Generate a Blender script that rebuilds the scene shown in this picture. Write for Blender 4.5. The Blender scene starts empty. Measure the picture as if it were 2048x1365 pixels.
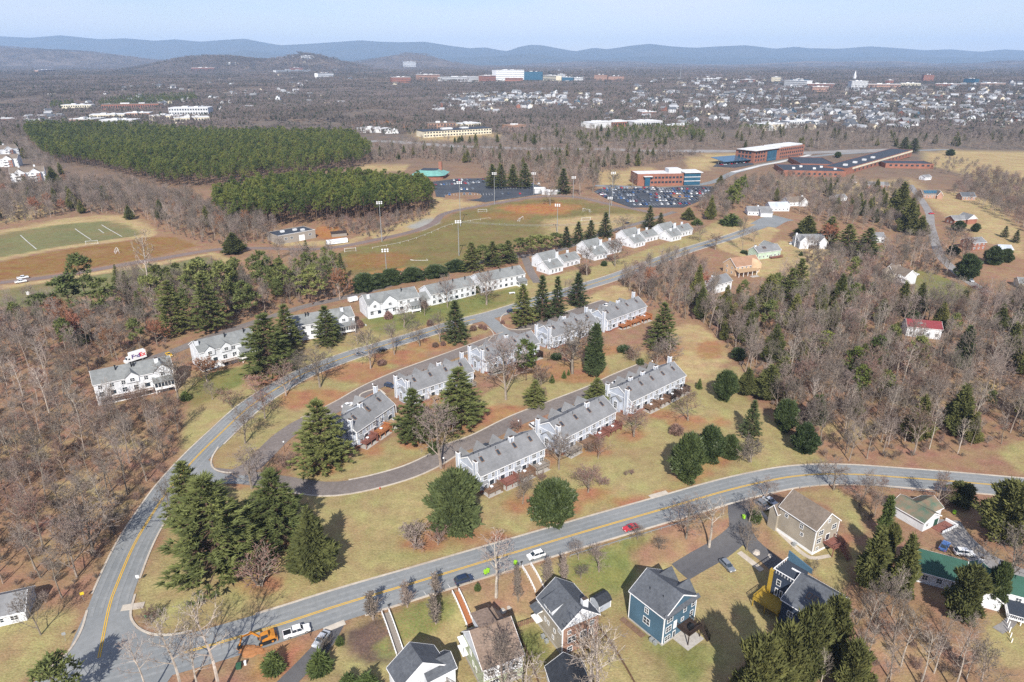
import bpy, math, random
import numpy as np
from mathutils import Vector, Matrix
R = math.radians
S = bpy.context.scene
COL = S.collection

# ------------------------------------------------------------------ camera
CAMH, PITCH, FPX = 118.0, R(22.4), 1365.0
cam = bpy.data.objects.new('camera', bpy.data.cameras.new('camera'))
COL.objects.link(cam)
cam.location = (0, 0, CAMH)
cam.rotation_euler = (R(90) - PITCH, 0, 0)
cam.data.sensor_width = 36.0
cam.data.lens = 36.0 * FPX / 2048.0
cam.data.clip_start = 1.0
cam.data.clip_end = 90000.0
S.camera = cam

# ------------------------------------------------------------------ sky and sun
SUN_EL, SUN_AZ = R(38), R(180 + 1)     # azimuth clockwise from +Y: the sun stands right behind the camera
world = bpy.data.worlds.new('World')
S.world = world
world.use_nodes = True
wt = world.node_tree
for n in list(wt.nodes): wt.nodes.remove(n)
def wn(t): return wt.nodes.new(t)
sky = wn('ShaderNodeTexSky')
sky.sky_type = 'NISHITA'
sky.sun_disc = False
sky.sun_elevation = SUN_EL
sky.sun_rotation = SUN_AZ
sky.altitude = 300
sky.air_density = 1.0
sky.dust_density = 0.25
sky.ozone_density = 2.0
tc = wn('ShaderNodeTexCoord')
mp = wn('ShaderNodeMapping'); mp.inputs['Scale'].default_value = (1.3, 1.3, 7.0); mp.inputs['Rotation'].default_value = (0, R(-18), R(20))
nz = wn('ShaderNodeTexNoise'); nz.inputs['Scale'].default_value = 1.6; nz.inputs['Detail'].default_value = 7; nz.inputs['Roughness'].default_value = 0.55
rp = wn('ShaderNodeValToRGB'); rp.color_ramp.elements[0].position = 0.36; rp.color_ramp.elements[1].position = 0.66
mul = wn('ShaderNodeMath'); mul.operation = 'MULTIPLY'; mul.inputs[1].default_value = 0.75
mix = wn('ShaderNodeMix'); mix.data_type = 'RGBA'
bg = wn('ShaderNodeBackground'); bg.inputs['Strength'].default_value = 0.070
wo = wn('ShaderNodeOutputWorld')
L = wt.links.new
L(tc.outputs['Generated'], mp.inputs['Vector']); L(mp.outputs['Vector'], nz.inputs['Vector'])
L(nz.outputs['Fac'], rp.inputs['Fac']); L(rp.outputs['Color'], mul.inputs[0])
L(mul.outputs[0], mix.inputs['Factor']); L(sky.outputs['Color'], mix.inputs['A'])
mix.inputs['B'].default_value = (9.0, 9.3, 9.6, 1)
tint = wn('ShaderNodeMix'); tint.data_type = 'RGBA'; tint.blend_type = 'MULTIPLY'; tint.inputs['Factor'].default_value = 1; tint.inputs['B'].default_value = (.88, .87, 1.0, 1)
L(mix.outputs['Result'], tint.inputs['A']); L(tint.outputs['Result'], bg.inputs['Color']); L(bg.outputs['Background'], wo.inputs['Surface'])
sl = bpy.data.lights.new('sun', 'SUN'); sl.energy = 4.7; sl.angle = R(0.53); sl.color = (1.0, 0.94, 0.85)
sun = bpy.data.objects.new('sun', sl); COL.objects.link(sun)
sun.rotation_euler = (R(90) - SUN_EL, 0, -(SUN_AZ - R(180)))
sun.location = (-60, -200, 300)

# ------------------------------------------------------------------ exposure and render settings
S.view_settings.view_transform = 'Standard'
S.view_settings.look = 'None'
S.view_settings.gamma = 1.0
S.view_settings.use_curve_mapping = False
S.view_settings.exposure = 0.75
cy = S.cycles
cy.max_bounces = 5; cy.diffuse_bounces = 3; cy.glossy_bounces = 2; cy.transmission_bounces = 2; cy.transparent_max_bounces = 4
cy.volume_bounces = 1
cy.caustics_reflective = False; cy.caustics_refractive = False
cy.sample_clamp_indirect = 6
cy.use_denoising = False

rnd = random.Random(7)
nrg = np.random.default_rng(11)

# ------------------------------------------------------------------ terrain height and pixel -> ground
def sstep(a, b, x):
    t = np.clip((x - a) / (b - a), 0, 1)
    return t * t * (3 - 2 * t)
CP, SP = math.cos(PITCH), math.sin(PITCH)
def ray(px, py):
    x = (px - 1024) / FPX; v = (py - 682.5) / FPX
    return x, CP - v * SP, -SP - v * CP
def plane(px, py, z=0.0):
    x, y, dz = ray(px, py); t = (z - CAMH) / dz
    return (x * t, y * t)
_a, _b = plane(547, 1254), plane(1350, 1012)
_ln = math.hypot(_b[0] - _a[0], _b[1] - _a[1]); RU = ((_b[0] - _a[0]) / _ln, (_b[1] - _a[1]) / _ln)
# far hills: (pixel x, distance, height, sigma across, sigma along)
HILLS = [(-40, 7600, 165, 900, 800), (190, 7800, 105, 900, 700), (395, 5000, 84, 380, 420), (510, 5100, 52, 280, 420), (615, 5050, 92, 200, 330), (700, 5200, 34, 180, 300),
         (830, 7800, 120, 420, 600), (745, 8200, 60, 500, 600), (1200, 9500, 60, 900, 500), (1700, 9800, 70, 1500, 500), (2080, 8500, 75, 600, 700)]
HL = []
for px, d, h, sx, sy in HILLS:
    x, y, _ = ray(px, 120); HL.append((x / y * d, d, h, sx, sy))
def hgt(x, y):
    d = np.hypot(x, y)
    h = 0.35 * np.sin(x * .061 + 1.3) * np.cos(y * .053 + .4) + 0.25 * np.sin(x * .023 - y * .031 + 2.)
    s = (x - _a[0]) * RU[1] - (y - _a[1]) * RU[0]          # metres south of the lower road's centre line
    al = (x - _a[0]) * RU[0] + (y - _a[1]) * RU[1]
    h = h - 3.0 * sstep(7, 22, s) * sstep(5, 30, al) * (1 - sstep(105, 135, al))
    far = sstep(700, 1500, d)
    h = h + far * (7 * np.sin(x * .0051 + 1) * np.cos(y * .0043 + 2) + 4 * np.sin(x * .0093 - y * .0081))
    h = h + 35 * sstep(1300, 3800, d)
    for cx, cyy, hh, sx, sy in HL:
        h = h + hh * np.exp(-((x - cx) / sx) ** 2 - ((y - cyy) / sy) ** 2)
    return h
def h1(x, y): return float(hgt(x, y))
def G(px, py, z=0.0):
    """the point z metres above the ground that shows at pixel (px, py) of the photograph"""
    x, y, dz = ray(px, py)
    f = lambda t: CAMH + dz * t - z - h1(x * t, y * t)
    t = 40.0
    while t < 16000:
        n = t * 1.03 + 1
        if f(n) < 0:
            a, b = t, n
            for _ in range(26):
                m = (a + b) / 2
                if f(m) > 0: a = m
                else: b = m
            return Vector((x * b, y * b, CAMH + dz * b - z))
        t = n
    return Vector((x * t, y * t, h1(x * t, y * t)))
def pix(p):
    x, y, z = p; z -= CAMH
    d = y * CP - z * SP
    return 1024 + FPX * x / d, 682.5 - FPX * (y * SP + z * CP) / d
def tall(base, top):
    """height of a thing whose foot is at G point base and whose top shows at pixel row top"""
    a, b = 0.0, 60.0
    for _ in range(30):
        m = (a + b) / 2
        if pix((base[0], base[1], base[2] + m))[1] > top: a = m
        else: b = m
    return a
def span(base, px):
    d = base[1] * CP - (base[2] - CAMH) * SP
    return px * d / FPX

# ------------------------------------------------------------------ materials
MATS = {}
def mat(name, c, c2=None, sc=2.0, rough=0.8, bump=0.0, rv=0.0, metal=0.0, spec=0.3, det=5, stretch=None, coat=0.0):
    """procedural material: two colours blended by noise, optional bump, optional per-object value shift"""
    if name in MATS: return MATS[name]
    m = bpy.data.materials.new(name); m.use_nodes = True; MATS[name] = m
    nt = m.node_tree; b = nt.nodes['Principled BSDF']; k = nt.links.new
    b.inputs['Roughness'].default_value = rough; b.inputs['Metallic'].default_value = metal
    b.inputs['Specular IOR Level'].default_value = spec
    b.inputs['Coat Weight'].default_value = coat
    if c2 is None: c2 = tuple(min(1, v * 0.8) for v in c)
    t = nt.nodes.new('ShaderNodeTexCoord')
    vec = t.outputs['Object']
    if stretch:
        mm = nt.nodes.new('ShaderNodeMapping'); mm.inputs['Scale'].default_value = stretch; k(vec, mm.inputs['Vector']); vec = mm.outputs['Vector']
    n = nt.nodes.new('ShaderNodeTexNoise'); n.inputs['Scale'].default_value = sc; n.inputs['Detail'].default_value = det; k(vec, n.inputs['Vector'])
    r = nt.nodes.new('ShaderNodeValToRGB'); r.color_ramp.elements[0].position = .3; r.color_ramp.elements[1].position = .7
    r.color_ramp.elements[0].color = (*c, 1); r.color_ramp.elements[1].color = (*c2, 1); k(n.outputs['Fac'], r.inputs['Fac'])
    out = r.outputs['Color']
    if rv:
        oi = nt.nodes.new('ShaderNodeObjectInfo'); mr = nt.nodes.new('ShaderNodeMapRange'); k(oi.outputs['Random'], mr.inputs['Value'])
        mr.inputs['To Min'].default_value = 1 - rv; mr.inputs['To Max'].default_value = 1 + rv
        hs = nt.nodes.new('ShaderNodeHueSaturation'); k(mr.outputs['Result'], hs.inputs['Value']); k(out, hs.inputs['Color'])
        m2 = nt.nodes.new('ShaderNodeMapRange'); k(oi.outputs['Random'], m2.inputs['Value']); m2.inputs['To Min'].default_value = .5 + rv * .06; m2.inputs['To Max'].default_value = .5 - rv * .06
        k(m2.outputs['Result'], hs.inputs['Hue'])
        out = hs.outputs['Color']
    k(out, b.inputs['Base Color'])
    if bump:
        bp = nt.nodes.new('ShaderNodeBump'); bp.inputs['Strength'].default_value = bump; bp.inputs['Distance'].default_value = .1
        k(n.outputs['Fac'], bp.inputs['Height']); k(bp.outputs['Normal'], b.inputs['Normal'])
    return m
def banded(name, c, c2, row, axis=2, rough=.8, joint=.6, sc=3., vert=False):
    """siding / shingle / brick courses: fine relief lines every `row` metres over a noisy two-colour base"""
    m = mat(name, c, c2, sc, rough)
    nt = m.node_tree; k = nt.links.new; b = nt.nodes['Principled BSDF']
    t = nt.nodes.new('ShaderNodeTexCoord'); s = nt.nodes.new('ShaderNodeSeparateXYZ'); k(t.outputs['Object'], s.inputs[0])
    d = nt.nodes.new('ShaderNodeMath'); d.operation = 'DIVIDE'; d.inputs[1].default_value = row; k(s.outputs[axis], d.inputs[0])
    f = nt.nodes.new('ShaderNodeMath'); f.operation = 'FRACT'; k(d.outputs[0], f.inputs[0])
    bp = nt.nodes.new('ShaderNodeBump'); bp.inputs['Strength'].default_value = joint; bp.inputs['Distance'].default_value = .03
    w = nt.nodes.new('ShaderNodeTexNoise'); w.inputs['Scale'].default_value = .22; w.inputs['Detail'].default_value = 6; k(t.outputs['Object'], w.inputs['Vector'])   # weathering in broad stains
    wr = nt.nodes.new('ShaderNodeMapRange'); wr.inputs['From Min'].default_value = .3; wr.inputs['From Max'].default_value = .7; wr.inputs['To Min'].default_value = .80; wr.inputs['To Max'].default_value = 1.14; k(w.outputs['Fac'], wr.inputs['Value'])
    hs = nt.nodes.new('ShaderNodeHueSaturation'); k(wr.outputs[0], hs.inputs['Value']); k(b.inputs['Base Color'].links[0].from_socket, hs.inputs['Color']); k(hs.outputs['Color'], b.inputs['Base Color'])
    k(f.outputs[0], bp.inputs['Height']); k(bp.outputs['Normal'], b.inputs['Normal'])
    return m
mat('white_paint', (.76, .77, .78), (.68, .70, .72), 1.2, .6)
mat('white_trim', (.80, .80, .80), (.74, .75, .76), 2, .5)
banded('white_siding', (.65, .67, .70), (.57, .60, .64), .2)
banded('bluegrey_siding', (.42, .46, .53), (.36, .40, .47), .2)
banded('blue_siding', (.07, .135, .195), (.055, .115, .17), .2)
banded('navy_siding', (.035, .05, .085), (.028, .042, .07), .2)
banded('beige_siding', (.42, .37, .29), (.37, .32, .25), .2)
banded('taupe_siding', (.36, .32, .26), (.31, .28, .23), .2)
banded('green_siding', (.38, .42, .29), (.33, .37, .25), .2)
banded('mint_siding', (.42, .52, .42), (.36, .46, .37), .2)
banded('peach_siding', (.58, .42, .27), (.52, .37, .24), .2)
banded('cream_siding', (.62, .57, .44), (.55, .50, .39), .2)
banded('brick_wall', (.28, .125, .085), (.21, .09, .062), .15, sc=6)
banded('pinkbrick_wall', (.36, .22, .16), (.27, .16, .12), .15, sc=6)
banded('grey_shingles', (.20, .204, .212), (.160, .165, .173), .3, sc=1.1)
banded('slate_shingles', (.10, .11, .125), (.065, .072, .085), .3, sc=1.5)
banded('brown_shingles', (.25, .185, .145), (.15, .11, .085), .3, sc=1.8)
banded('taupe_shingles', (.19, .155, .125), (.13, .105, .085), .3, sc=1.6)
banded('black_shingles', (.035, .04, .05), (.02, .024, .032), .3, sc=1.6)
banded('greenish_shingles', (.215, .225, .225), (.155, .165, .165), .3, sc=.9)
banded('peach_shingles', (.33, .20, .13), (.25, .15, .10), .3)
banded('green_metal', (.022, .085, .06), (.018, .065, .046), .45, axis=0, rough=.4)
banded('teal_metal', (.16, .36, .32), (.12, .29, .26), .5, axis=0, rough=.45)
banded('mossy_roof', (.07, .12, .085), (.19, .13, .09), .4, sc=.5)
mat('red_metal', (.22, .045, .05), (.17, .035, .04), 1, .45)
mat('dark_flat_roof', (.030, .040, .058), (.042, .050, .066), .25, .85)
mat('white_flat_roof', (.62, .63, .64), (.48, .49, .50), .3, .8)
mat('glass', (.02, .028, .04), (.035, .05, .065), .8, .12, spec=.6)
mat('blue_glass', (.03, .10, .16), (.02, .07, .12), .2, .15, spec=.6)
mat('concrete', (.42, .40, .37), (.32, .30, .28), 1.5, .9)
mat('block_wall', (.30, .27, .235), (.24, .215, .19), 2.5, .9)
mat('brown_wood', (.20, .125, .085), (.14, .085, .055), 3, .75)
mat('red_wood', (.22, .095, .075), (.17, .072, .055), 3, .7)
mat('orange_wood', (.36, .15, .065), (.29, .115, .05), 3, .6)
mat('tan_wood', (.36, .25, .15), (.27, .185, .11), 3, .8)
mat('grey_wood', (.27, .24, .21), (.19, .17, .15), 3, .85)
mat('yellow_wood', (.38, .255, .035), (.30, .20, .028), 3, .6)
mat('dark_wood', (.045, .03, .024), (.03, .02, .016), 3, .7)
mat('black_metal', (.015, .016, .018), None, 3, .5)
mat('grey_metal', (.35, .37, .38), (.28, .30, .31), 3, .45, metal=.3)
mat('rubber', (.015, .015, .016), None, 5, .85)
mat('chimney_cap', (.07, .05, .04), None, 5, .9)
mat('bark', (.29, .245, .205), (.16, .13, .105), 1.5, .95, rv=.25)
mat('pale_bark', (.48, .43, .37), (.22, .185, .155), 1.1, .9, rv=.15)
mat('pine_bark', (.13, .085, .06), (.075, .05, .036), 2, .95, rv=.2)
mat('twigs', (.255, .215, .185), (.17, .142, .122), .35, .95, rv=.36)
mat('grey_twigs', (.185, .152, .13), (.12, .098, .084), .35, .95, rv=.36)
mat('red_twigs', (.20, .125, .10), (.13, .08, .064), .6, .95, rv=.22)
mat('pink_twigs', (.30, .17, .13), (.22, .12, .09), .6, .95, rv=.2)
mat('dead_leaves', (.28, .13, .07), (.20, .09, .05), .6, .95, rv=.2)
mat('pine_needles', (.15, .165, .05), (.085, .104, .034), .55, .85, rv=.25)
mat('spruce_needles', (.082, .104, .036), (.042, .060, .023), .7, .85, rv=.25)
mat('cedar_foliage', (.13, .130, .038), (.066, .073, .023), .6, .9, rv=.28)
mat('loblolly_needles', (.120, .145, .030), (.055, .076, .018), .4, .85, rv=.42)
mat('holly_leaves', (.062, .086, .027), (.026, .042, .015), 1.1, .55, rv=.2, spec=.4)
mat('bright_leaves', (.085, .112, .03), (.045, .066, .02), .8, .8, rv=.2)
mat('lawn_weeds', (.10, .13, .03), (.06, .085, .02), .8, .9)

# ------------------------------------------------------------------ mesh builder and object helpers
class MB:
    def __init__(s): s.v = []; s.f = []; s.m = []; s.k = 0
    def quad(s, *p):
        b = len(s.v); s.v += [tuple(q) for q in p]; s.f.append(tuple(range(b, b + len(p)))); s.m.append(s.k); return s
    def box(s, x0, y0, z0, x1, y1, z1):
        b = len(s.v)
        s.v += [(x0, y0, z0), (x1, y0, z0), (x1, y1, z0), (x0, y1, z0), (x0, y0, z1), (x1, y0, z1), (x1, y1, z1), (x0, y1, z1)]
        for q in ((0, 3, 2, 1), (4, 5, 6, 7), (0, 1, 5, 4), (1, 2, 6, 5), (2, 3, 7, 6), (3, 0, 4, 7)):
            s.f.append(tuple(b + i for i in q)); s.m.append(s.k)
        return s
    def prism(s, pts, axis, a, b):
        """polygon pts (2-D) pushed along axis ('x','y','z') from a to b"""
        n = len(pts); o = len(s.v)
        for c in (a, b):
            for u, w in pts:
                s.v.append((c, u, w) if axis == 'x' else (u, c, w) if axis == 'y' else (u, w, c))
        s.f.append(tuple(o + i for i in range(n))); s.f.append(tuple(o + n + i for i in reversed(range(n)))); s.m += [s.k] * 2
        for i in range(n):
            j = (i + 1) % n
            s.f.append((o + i, o + n + i, o + n + j, o + j)); s.m.append(s.k)
        return s
    def tube(s, p0, p1, r0, r1=None, n=6, cap=True):
        if r1 is None: r1 = r0
        p0, p1 = Vector(p0), Vector(p1); d = (p1 - p0)
        if d.length < 1e-6: return s
        d.normalize(); u = d.orthogonal().normalized(); w = d.cross(u); o = len(s.v)
        for p, r in ((p0, r0), (p1, r1)):
            for i in range(n):
                a = 2 * math.pi * i / n; s.v.append(tuple(p + (u * math.cos(a) + w * math.sin(a)) * r))
        for i in range(n):
            j = (i + 1) % n; s.f.append((o + i, o + j, o + n + j, o + n + i)); s.m.append(s.k)
        if cap:
            s.f.append(tuple(o + i for i in reversed(range(n)))); s.f.append(tuple(o + n + i for i in range(n))); s.m += [s.k] * 2
        return s
    def ribbon(s, p0, p1, w0, w1):
        p0, p1 = Vector(p0), Vector(p1); d = p1 - p0
        u = d.cross(Vector((rnd.uniform(-1, 1), rnd.uniform(-1, 1), rnd.uniform(-1, 1))))
        if u.length < 1e-6: return s
        u.normalize()
        if w1 <= 0: return s.quad(p0 - u * w0, p0 + u * w0, p1)
        return s.quad(p0 - u * w0, p0 + u * w0, p1 + u * w1, p1 - u * w1)
    def mesh(s, name, mats):
        me = bpy.data.meshes.new(name); me.from_pydata(s.v, [], s.f)
        for q in (mats if isinstance(mats, (list, tuple)) else [mats]): me.materials.append(MATS[q] if isinstance(q, str) else q)
        if max(s.m, default=0): me.polygons.foreach_set('material_index', s.m)
        me.update(); return me
def put(name, me, parent=None, loc=None, rz=None, label=None, cat=None, group=None, kind=None):
    o = bpy.data.objects.new(name, me); COL.objects.link(o)
    if parent is not None: o.parent = parent
    if loc is not None: o.location = loc
    if rz is not None: o.rotation_euler = (0, 0, rz)
    if label: o['label'] = label
    if cat: o['category'] = cat
    if group: o['group'] = group
    if kind: o['kind'] = kind
    return o
def clone(o, loc=None, rz=None, scale=None, label=None, group=None):
    c = o.copy(); COL.objects.link(c)
    if loc is not None: c.location = loc
    if rz is not None: c.rotation_euler = (0, 0, rz)
    if scale is not None: c.scale = scale
    if label: c['label'] = label
    if group: c['group'] = group
    for ch in KIDS.get(o.name, []):
        d = ch.copy(); COL.objects.link(d); d.parent = c; KIDS.setdefault(c.name, []).append(d)
        for g in KIDS.get(ch.name, []):
            e = g.copy(); COL.objects.link(e); e.parent = d; KIDS.setdefault(d.name, []).append(e)
    return c
KIDS = {}
def kid(name, me, parent, loc=None, rz=None, label=None):
    o = put(name, me, parent, loc, rz, label); KIDS.setdefault(parent.name, []).append(o); return o
HAZE = 6.0e-5
# ================================================================== SETTING: ground, roads, hills
def poly(pts): return np.array([G(*p)[:2] for p in pts])
def inside(pg, x, y):
    r = np.zeros(np.shape(x), bool); n = len(pg)
    for i in range(n):
        x0, y0 = pg[i]; x1, y1 = pg[(i + 1) % n]
        if y0 == y1: continue
        c = ((y0 > y) != (y1 > y)) & (x < (x1 - x0) * (y - y0) / (y1 - y0) + x0)
        r ^= c
    return r
def bezier(pts, step=2.5):
    """smooth polyline through world points (Catmull-Rom), resampled"""
    P = [Vector(p[:2]) for p in pts]; P = [P[0] * 2 - P[1]] + P + [P[-1] * 2 - P[-2]]; out = []
    for i in range(1, len(P) - 2):
        n = max(2, int((P[i + 1] - P[i]).length / step))
        for j in range(n):
            t = j / n; a, b, c, d = P[i - 1:i + 3]
            out.append(.5 * ((2 * b) + (c - a) * t + (2 * a - 5 * b + 4 * c - d) * t * t + (3 * b - a - 3 * c + d) * t ** 3))
    out.append(P[-2]); return out
ROADS = []   # (polyline, half width) for keeping trees off
def strip(pl, off0, off1, lift, mb, lenmul=1.0):
    """a ribbon between two lateral offsets of the polyline, draped over the ground; follows its ups and downs every step"""
    prev = None
    for i, p in enumerate(pl):
        a = pl[max(i - 1, 0)]; b = pl[min(i + 1, len(pl) - 1)]; d = (b - a).normalized(); n = Vector((-d.y, d.x))
        q0, q1 = p + n * off0, p + n * off1
        r = [q0 + (q1 - q0) * t for t in (0, .5, 1)] if abs(off1 - off0) > 2 else [q0, q1]
        row = [(q.x, q.y, h1(q.x, q.y) + lift) for q in r]
        if prev:
            for j in range(len(row) - 1): mb.quad(prev[j + 1], prev[j], row[j], row[j + 1])
        prev = row
    return mb
def kerb(pl, off, mb, w=.5, hh=.13, lift=0.0):
    prev = None
    for i, p in enumerate(pl):
        a = pl[max(i - 1, 0)]; b = pl[min(i + 1, len(pl) - 1)]; d = (b - a).normalized(); n = Vector((-d.y, d.x))
        s = 1 if off > 0 else -1
        q0, q1 = p + n * off, p + n * (off + s * w)
        z0, z1 = h1(q0.x, q0.y) + lift, h1(q1.x, q1.y) + lift
        row = [(q0.x, q0.y, z0 - .1), (q0.x, q0.y, z0 + hh), (q1.x, q1.y, z1 + hh), (q1.x, q1.y, z1 - .1)]
        if prev:
            for j in range(3): mb.quad(prev[j], prev[j + 1], row[j + 1], row[j])
        prev = row
def road_mat(name, c, c2, stain=.5):
    m = bpy.data.materials.new(name); m.use_nodes = True; nt = m.node_tree; k = nt.links.new; b = nt.nodes['Principled BSDF']; b.inputs['Roughness'].default_value = .9
    b.inputs['Specular IOR Level'].default_value = .15
    t = nt.nodes.new('ShaderNodeTexCoord')
    def nse(sc, det=5):
        n = nt.nodes.new('ShaderNodeTexNoise'); n.inputs['Scale'].default_value = sc; n.inputs['Detail'].default_value = det; k(t.outputs['Object'], n.inputs['Vector']); return n
    a, f, g = nse(.07), nse(.9, 6), nse(6, 3)
    mx = nt.nodes.new('ShaderNodeMix'); mx.data_type = 'RGBA'; mx.inputs['A'].default_value = (*c, 1); mx.inputs['B'].default_value = (*c2, 1)
    r = nt.nodes.new('ShaderNodeMapRange'); r.inputs['From Min'].default_value = .35; r.inputs['From Max'].default_value = .65; k(a.outputs['Fac'], r.inputs['Value']); k(r.outputs[0], mx.inputs['Factor'])
    h = nt.nodes.new('ShaderNodeHueSaturation'); k(mx.outputs['Result'], h.inputs['Color'])
    q = nt.nodes.new('ShaderNodeMapRange'); q.inputs['From Min'].default_value = .3; q.inputs['From Max'].default_value = .7; q.inputs['To Min'].default_value = 1 - stain * .35; q.inputs['To Max'].default_value = 1 + stain * .35
    ad = nt.nodes.new('ShaderNodeMath'); ad.operation = 'ADD'; hf = nt.nodes.new('ShaderNodeMath'); hf.operation = 'MULTIPLY'; hf.inputs[1].default_value = .5
    k(f.outputs['Fac'], ad.inputs[0]); k(g.outputs['Fac'], ad.inputs[1]); k(ad.outputs[0], hf.inputs[0]); k(hf.outputs[0], q.inputs['Value']); k(q.outputs[0], h.inputs['Value'])
    k(h.outputs['Color'], b.inputs['Base Color']); MATS[name] = m
road_mat('worn_asphalt', (.175, .188, .195), (.215, .225, .230), .45)
road_mat('brown_asphalt', (.15, .130, .122), (.185, .162, .150), .8)
road_mat('dark_asphalt', (.085, .085, .092), (.11, .108, .11), .5)
road_mat('lot_asphalt', (.045, .052, .065), (.065, .072, .085), .5)
road_mat('gravel', (.26, .25, .24), (.20, .19, .19), .8)
road_mat('dirt_path', (.19, .145, .13), (.16, .125, .115), .6)
road_mat('kerb_concrete', (.46, .42, .36), (.36, .31, .26), .7)
road_mat('line_yellow', (.62, .37, .02), (.55, .34, .03), .4)
road_mat('line_white', (.55, .55, .54), (.42, .42, .41), .8)

P_LOW = [(120, 1368), (215, 1348), (308, 1323), (430, 1289), (547, 1254), (680, 1211), (850, 1160), (1022, 1108), (1180, 1061), (1350, 1012), (1450, 983), (1520, 966), (1584, 954), (1650, 949), (1720, 950), (1793, 955), (1900, 963), (2048, 976), (2250, 996)]
P_LEFT = [(150, 1470), (185, 1375), (202, 1297), (219, 1213), (236, 1165), (267, 1093), (301, 1035), (345, 970), (395, 913), (445, 864), (496, 817), (550, 780), (616, 744), (700, 712), (760, 694), (817, 677), (880, 658), (933, 643), (985, 630), (1040, 613), (1100, 594), (1173, 572), (1234, 553), (1300, 528), (1360, 506), (1420, 487), (1480, 468), (1525, 452)]
P_UP = [(1215, 604), (1130, 632), (1060, 655), (1000, 675), (930, 702), (870, 724), (800, 750), (740, 777), (690, 806), (640, 832), (600, 850), (560, 878), (530, 908), (500, 935), (470, 950)]
P_MID = [(412, 948), (450, 952), (500, 957), (550, 964), (600, 972), (650, 978), (700, 974), (760, 961), (820, 943), (870, 920), (905, 899), (956, 880), (1032, 842), (1108, 812), (1185, 782), (1235, 758), (1275, 741), (1300, 731)]
P_LINK = [(966, 634), (984, 645), (997, 657), (1012, 669), (1024, 672)]
P_LANE = [(200, 765), (270, 729), (345, 704), (400, 682), (500, 648), (600, 616), (700, 593), (800, 565), (900, 540), (980, 520), (1050, 512), (1110, 503), (1200, 470), (1300, 440), (1350, 424)]
P_DRV1 = [(1478, 975), (1478, 1030), (1480, 1062), (1445, 1095), (1400, 1122), (1360, 1146)]
P_DRV2 = [(1478, 1045), (1500, 1085), (1530, 1112), (1562, 1140)]
P_DRV3 = [(672, 1248), (650, 1286), (615, 1325), (560, 1380)]
P_DRV4 = [(1890, 1040), (1915, 1075), (1960, 1115), (2010, 1140), (2080, 1170)]
P_DRV5 = [(1820, 370), (1855, 420), (1862, 455), (1880, 510), (1920, 550), (1972, 585)]
P_DRV6 = [(1075, 566), (1062, 545), (1050, 515)]
P_CUL = [(1525, 452), (1548, 440), (1568, 436)]
P_TRACK = [(0, 566), (150, 547), (300, 521), (430, 500), (520, 497), (620, 499), (690, 492), (760, 478), (830, 462), (868, 446), (885, 430), (920, 420), (1000, 406), (1060, 396), (1110, 393), (1160, 396), (1215, 408), (1300, 425)]
P_HWY = [(300, 305), (500, 290), (620, 285), (740, 283), (800, 285), (900, 292), (1050, 298), (1180, 299), (1300, 302), (1465, 303), (1600, 307), (1800, 300)]
P_CAMP = [(1190, 372), (1260, 374), (1340, 376), (1420, 366), (1470, 345), (1550, 325), (1640, 312), (1760, 304), (1900, 300)]
P_WALK = [(1465, 345), (1520, 332), (1580, 320), (1620, 310)]
def road(name, pts, w, m, lift=.06, kerbs=False, step=2.5):
    pl = bezier([G(*p) for p in pts], step); ROADS.append((np.array([(p.x, p.y) for p in pl]), w / 2))
    o = put(name, strip(pl, w / 2, -w / 2, lift, MB()).mesh(name, m), kind='structure'); return pl, o
pl_low, rd_low = road('road', P_LOW, 10.6, 'worn_asphalt', .076)
pl_left, rd_left = road('road', P_LEFT, 9.2, 'worn_asphalt', .072)
pl_up, rd_up = road('road', P_UP, 7.0, 'brown_asphalt', .064)
pl_mid, rd_mid = road('road', P_MID, 7.0, 'brown_asphalt', .068)
pl_link, _ = road('road', P_LINK, 7.0, 'worn_asphalt', .080)
road('road', P_LANE, 5.5, 'brown_asphalt', .06)
for P, w, m in ((P_DRV1, 6.0, 'dark_asphalt'), (P_DRV2, 4.5, 'dark_asphalt'), (P_DRV3, 4.0, 'dark_asphalt'), (P_DRV4, 7.5, 'gravel'), (P_DRV5, 6.0, 'gravel'), (P_DRV6, 5.0, 'brown_asphalt')):
    road('driveway', P, w, m, .056 + .004 * rnd.random())
road('path', P_TRACK, 6.5, 'dirt_path', .05)
road('highway', P_HWY, 24, 'gravel', .15, step=8)
road('road', P_CAMP, 9, 'worn_asphalt', .12, step=6)
road('path', P_WALK, 6, 'line_white', .14, step=6)
pl_cul, _ = road('road', P_CUL, 20, 'worn_asphalt', .05)
# junction mouths: flared patches of the same asphalt
def patch(name, pts, m, lift):
    mb = MB(); W = [G(*p) for p in pts]; c = sum((Vector(p) for p in W), Vector()) / len(W)
    c.z = h1(c.x, c.y)
    n = len(W)
    for i in range(n):
        a, b = W[i], W[(i + 1) % n]
        mb.quad((c.x, c.y, c.z + lift), (a.x, a.y, a.z + lift), (b.x, b.y, b.z + lift))
    return put(name, mb.mesh(name, m), kind='structure')
patch('road', [(150, 1272), (176, 1215), (262, 1200), (260, 1238), (272, 1258), (300, 1272), (340, 1275), (380, 1268), (360, 1330), (330, 1372), (60, 1372), (105, 1335), (135, 1308)], 'worn_asphalt', .084)
patch('road', [(405, 915), (424, 925), (428, 942), (452, 950), (500, 952), (500, 968), (430, 968), (396, 965), (372, 958)], 'worn_asphalt', .088)
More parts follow.
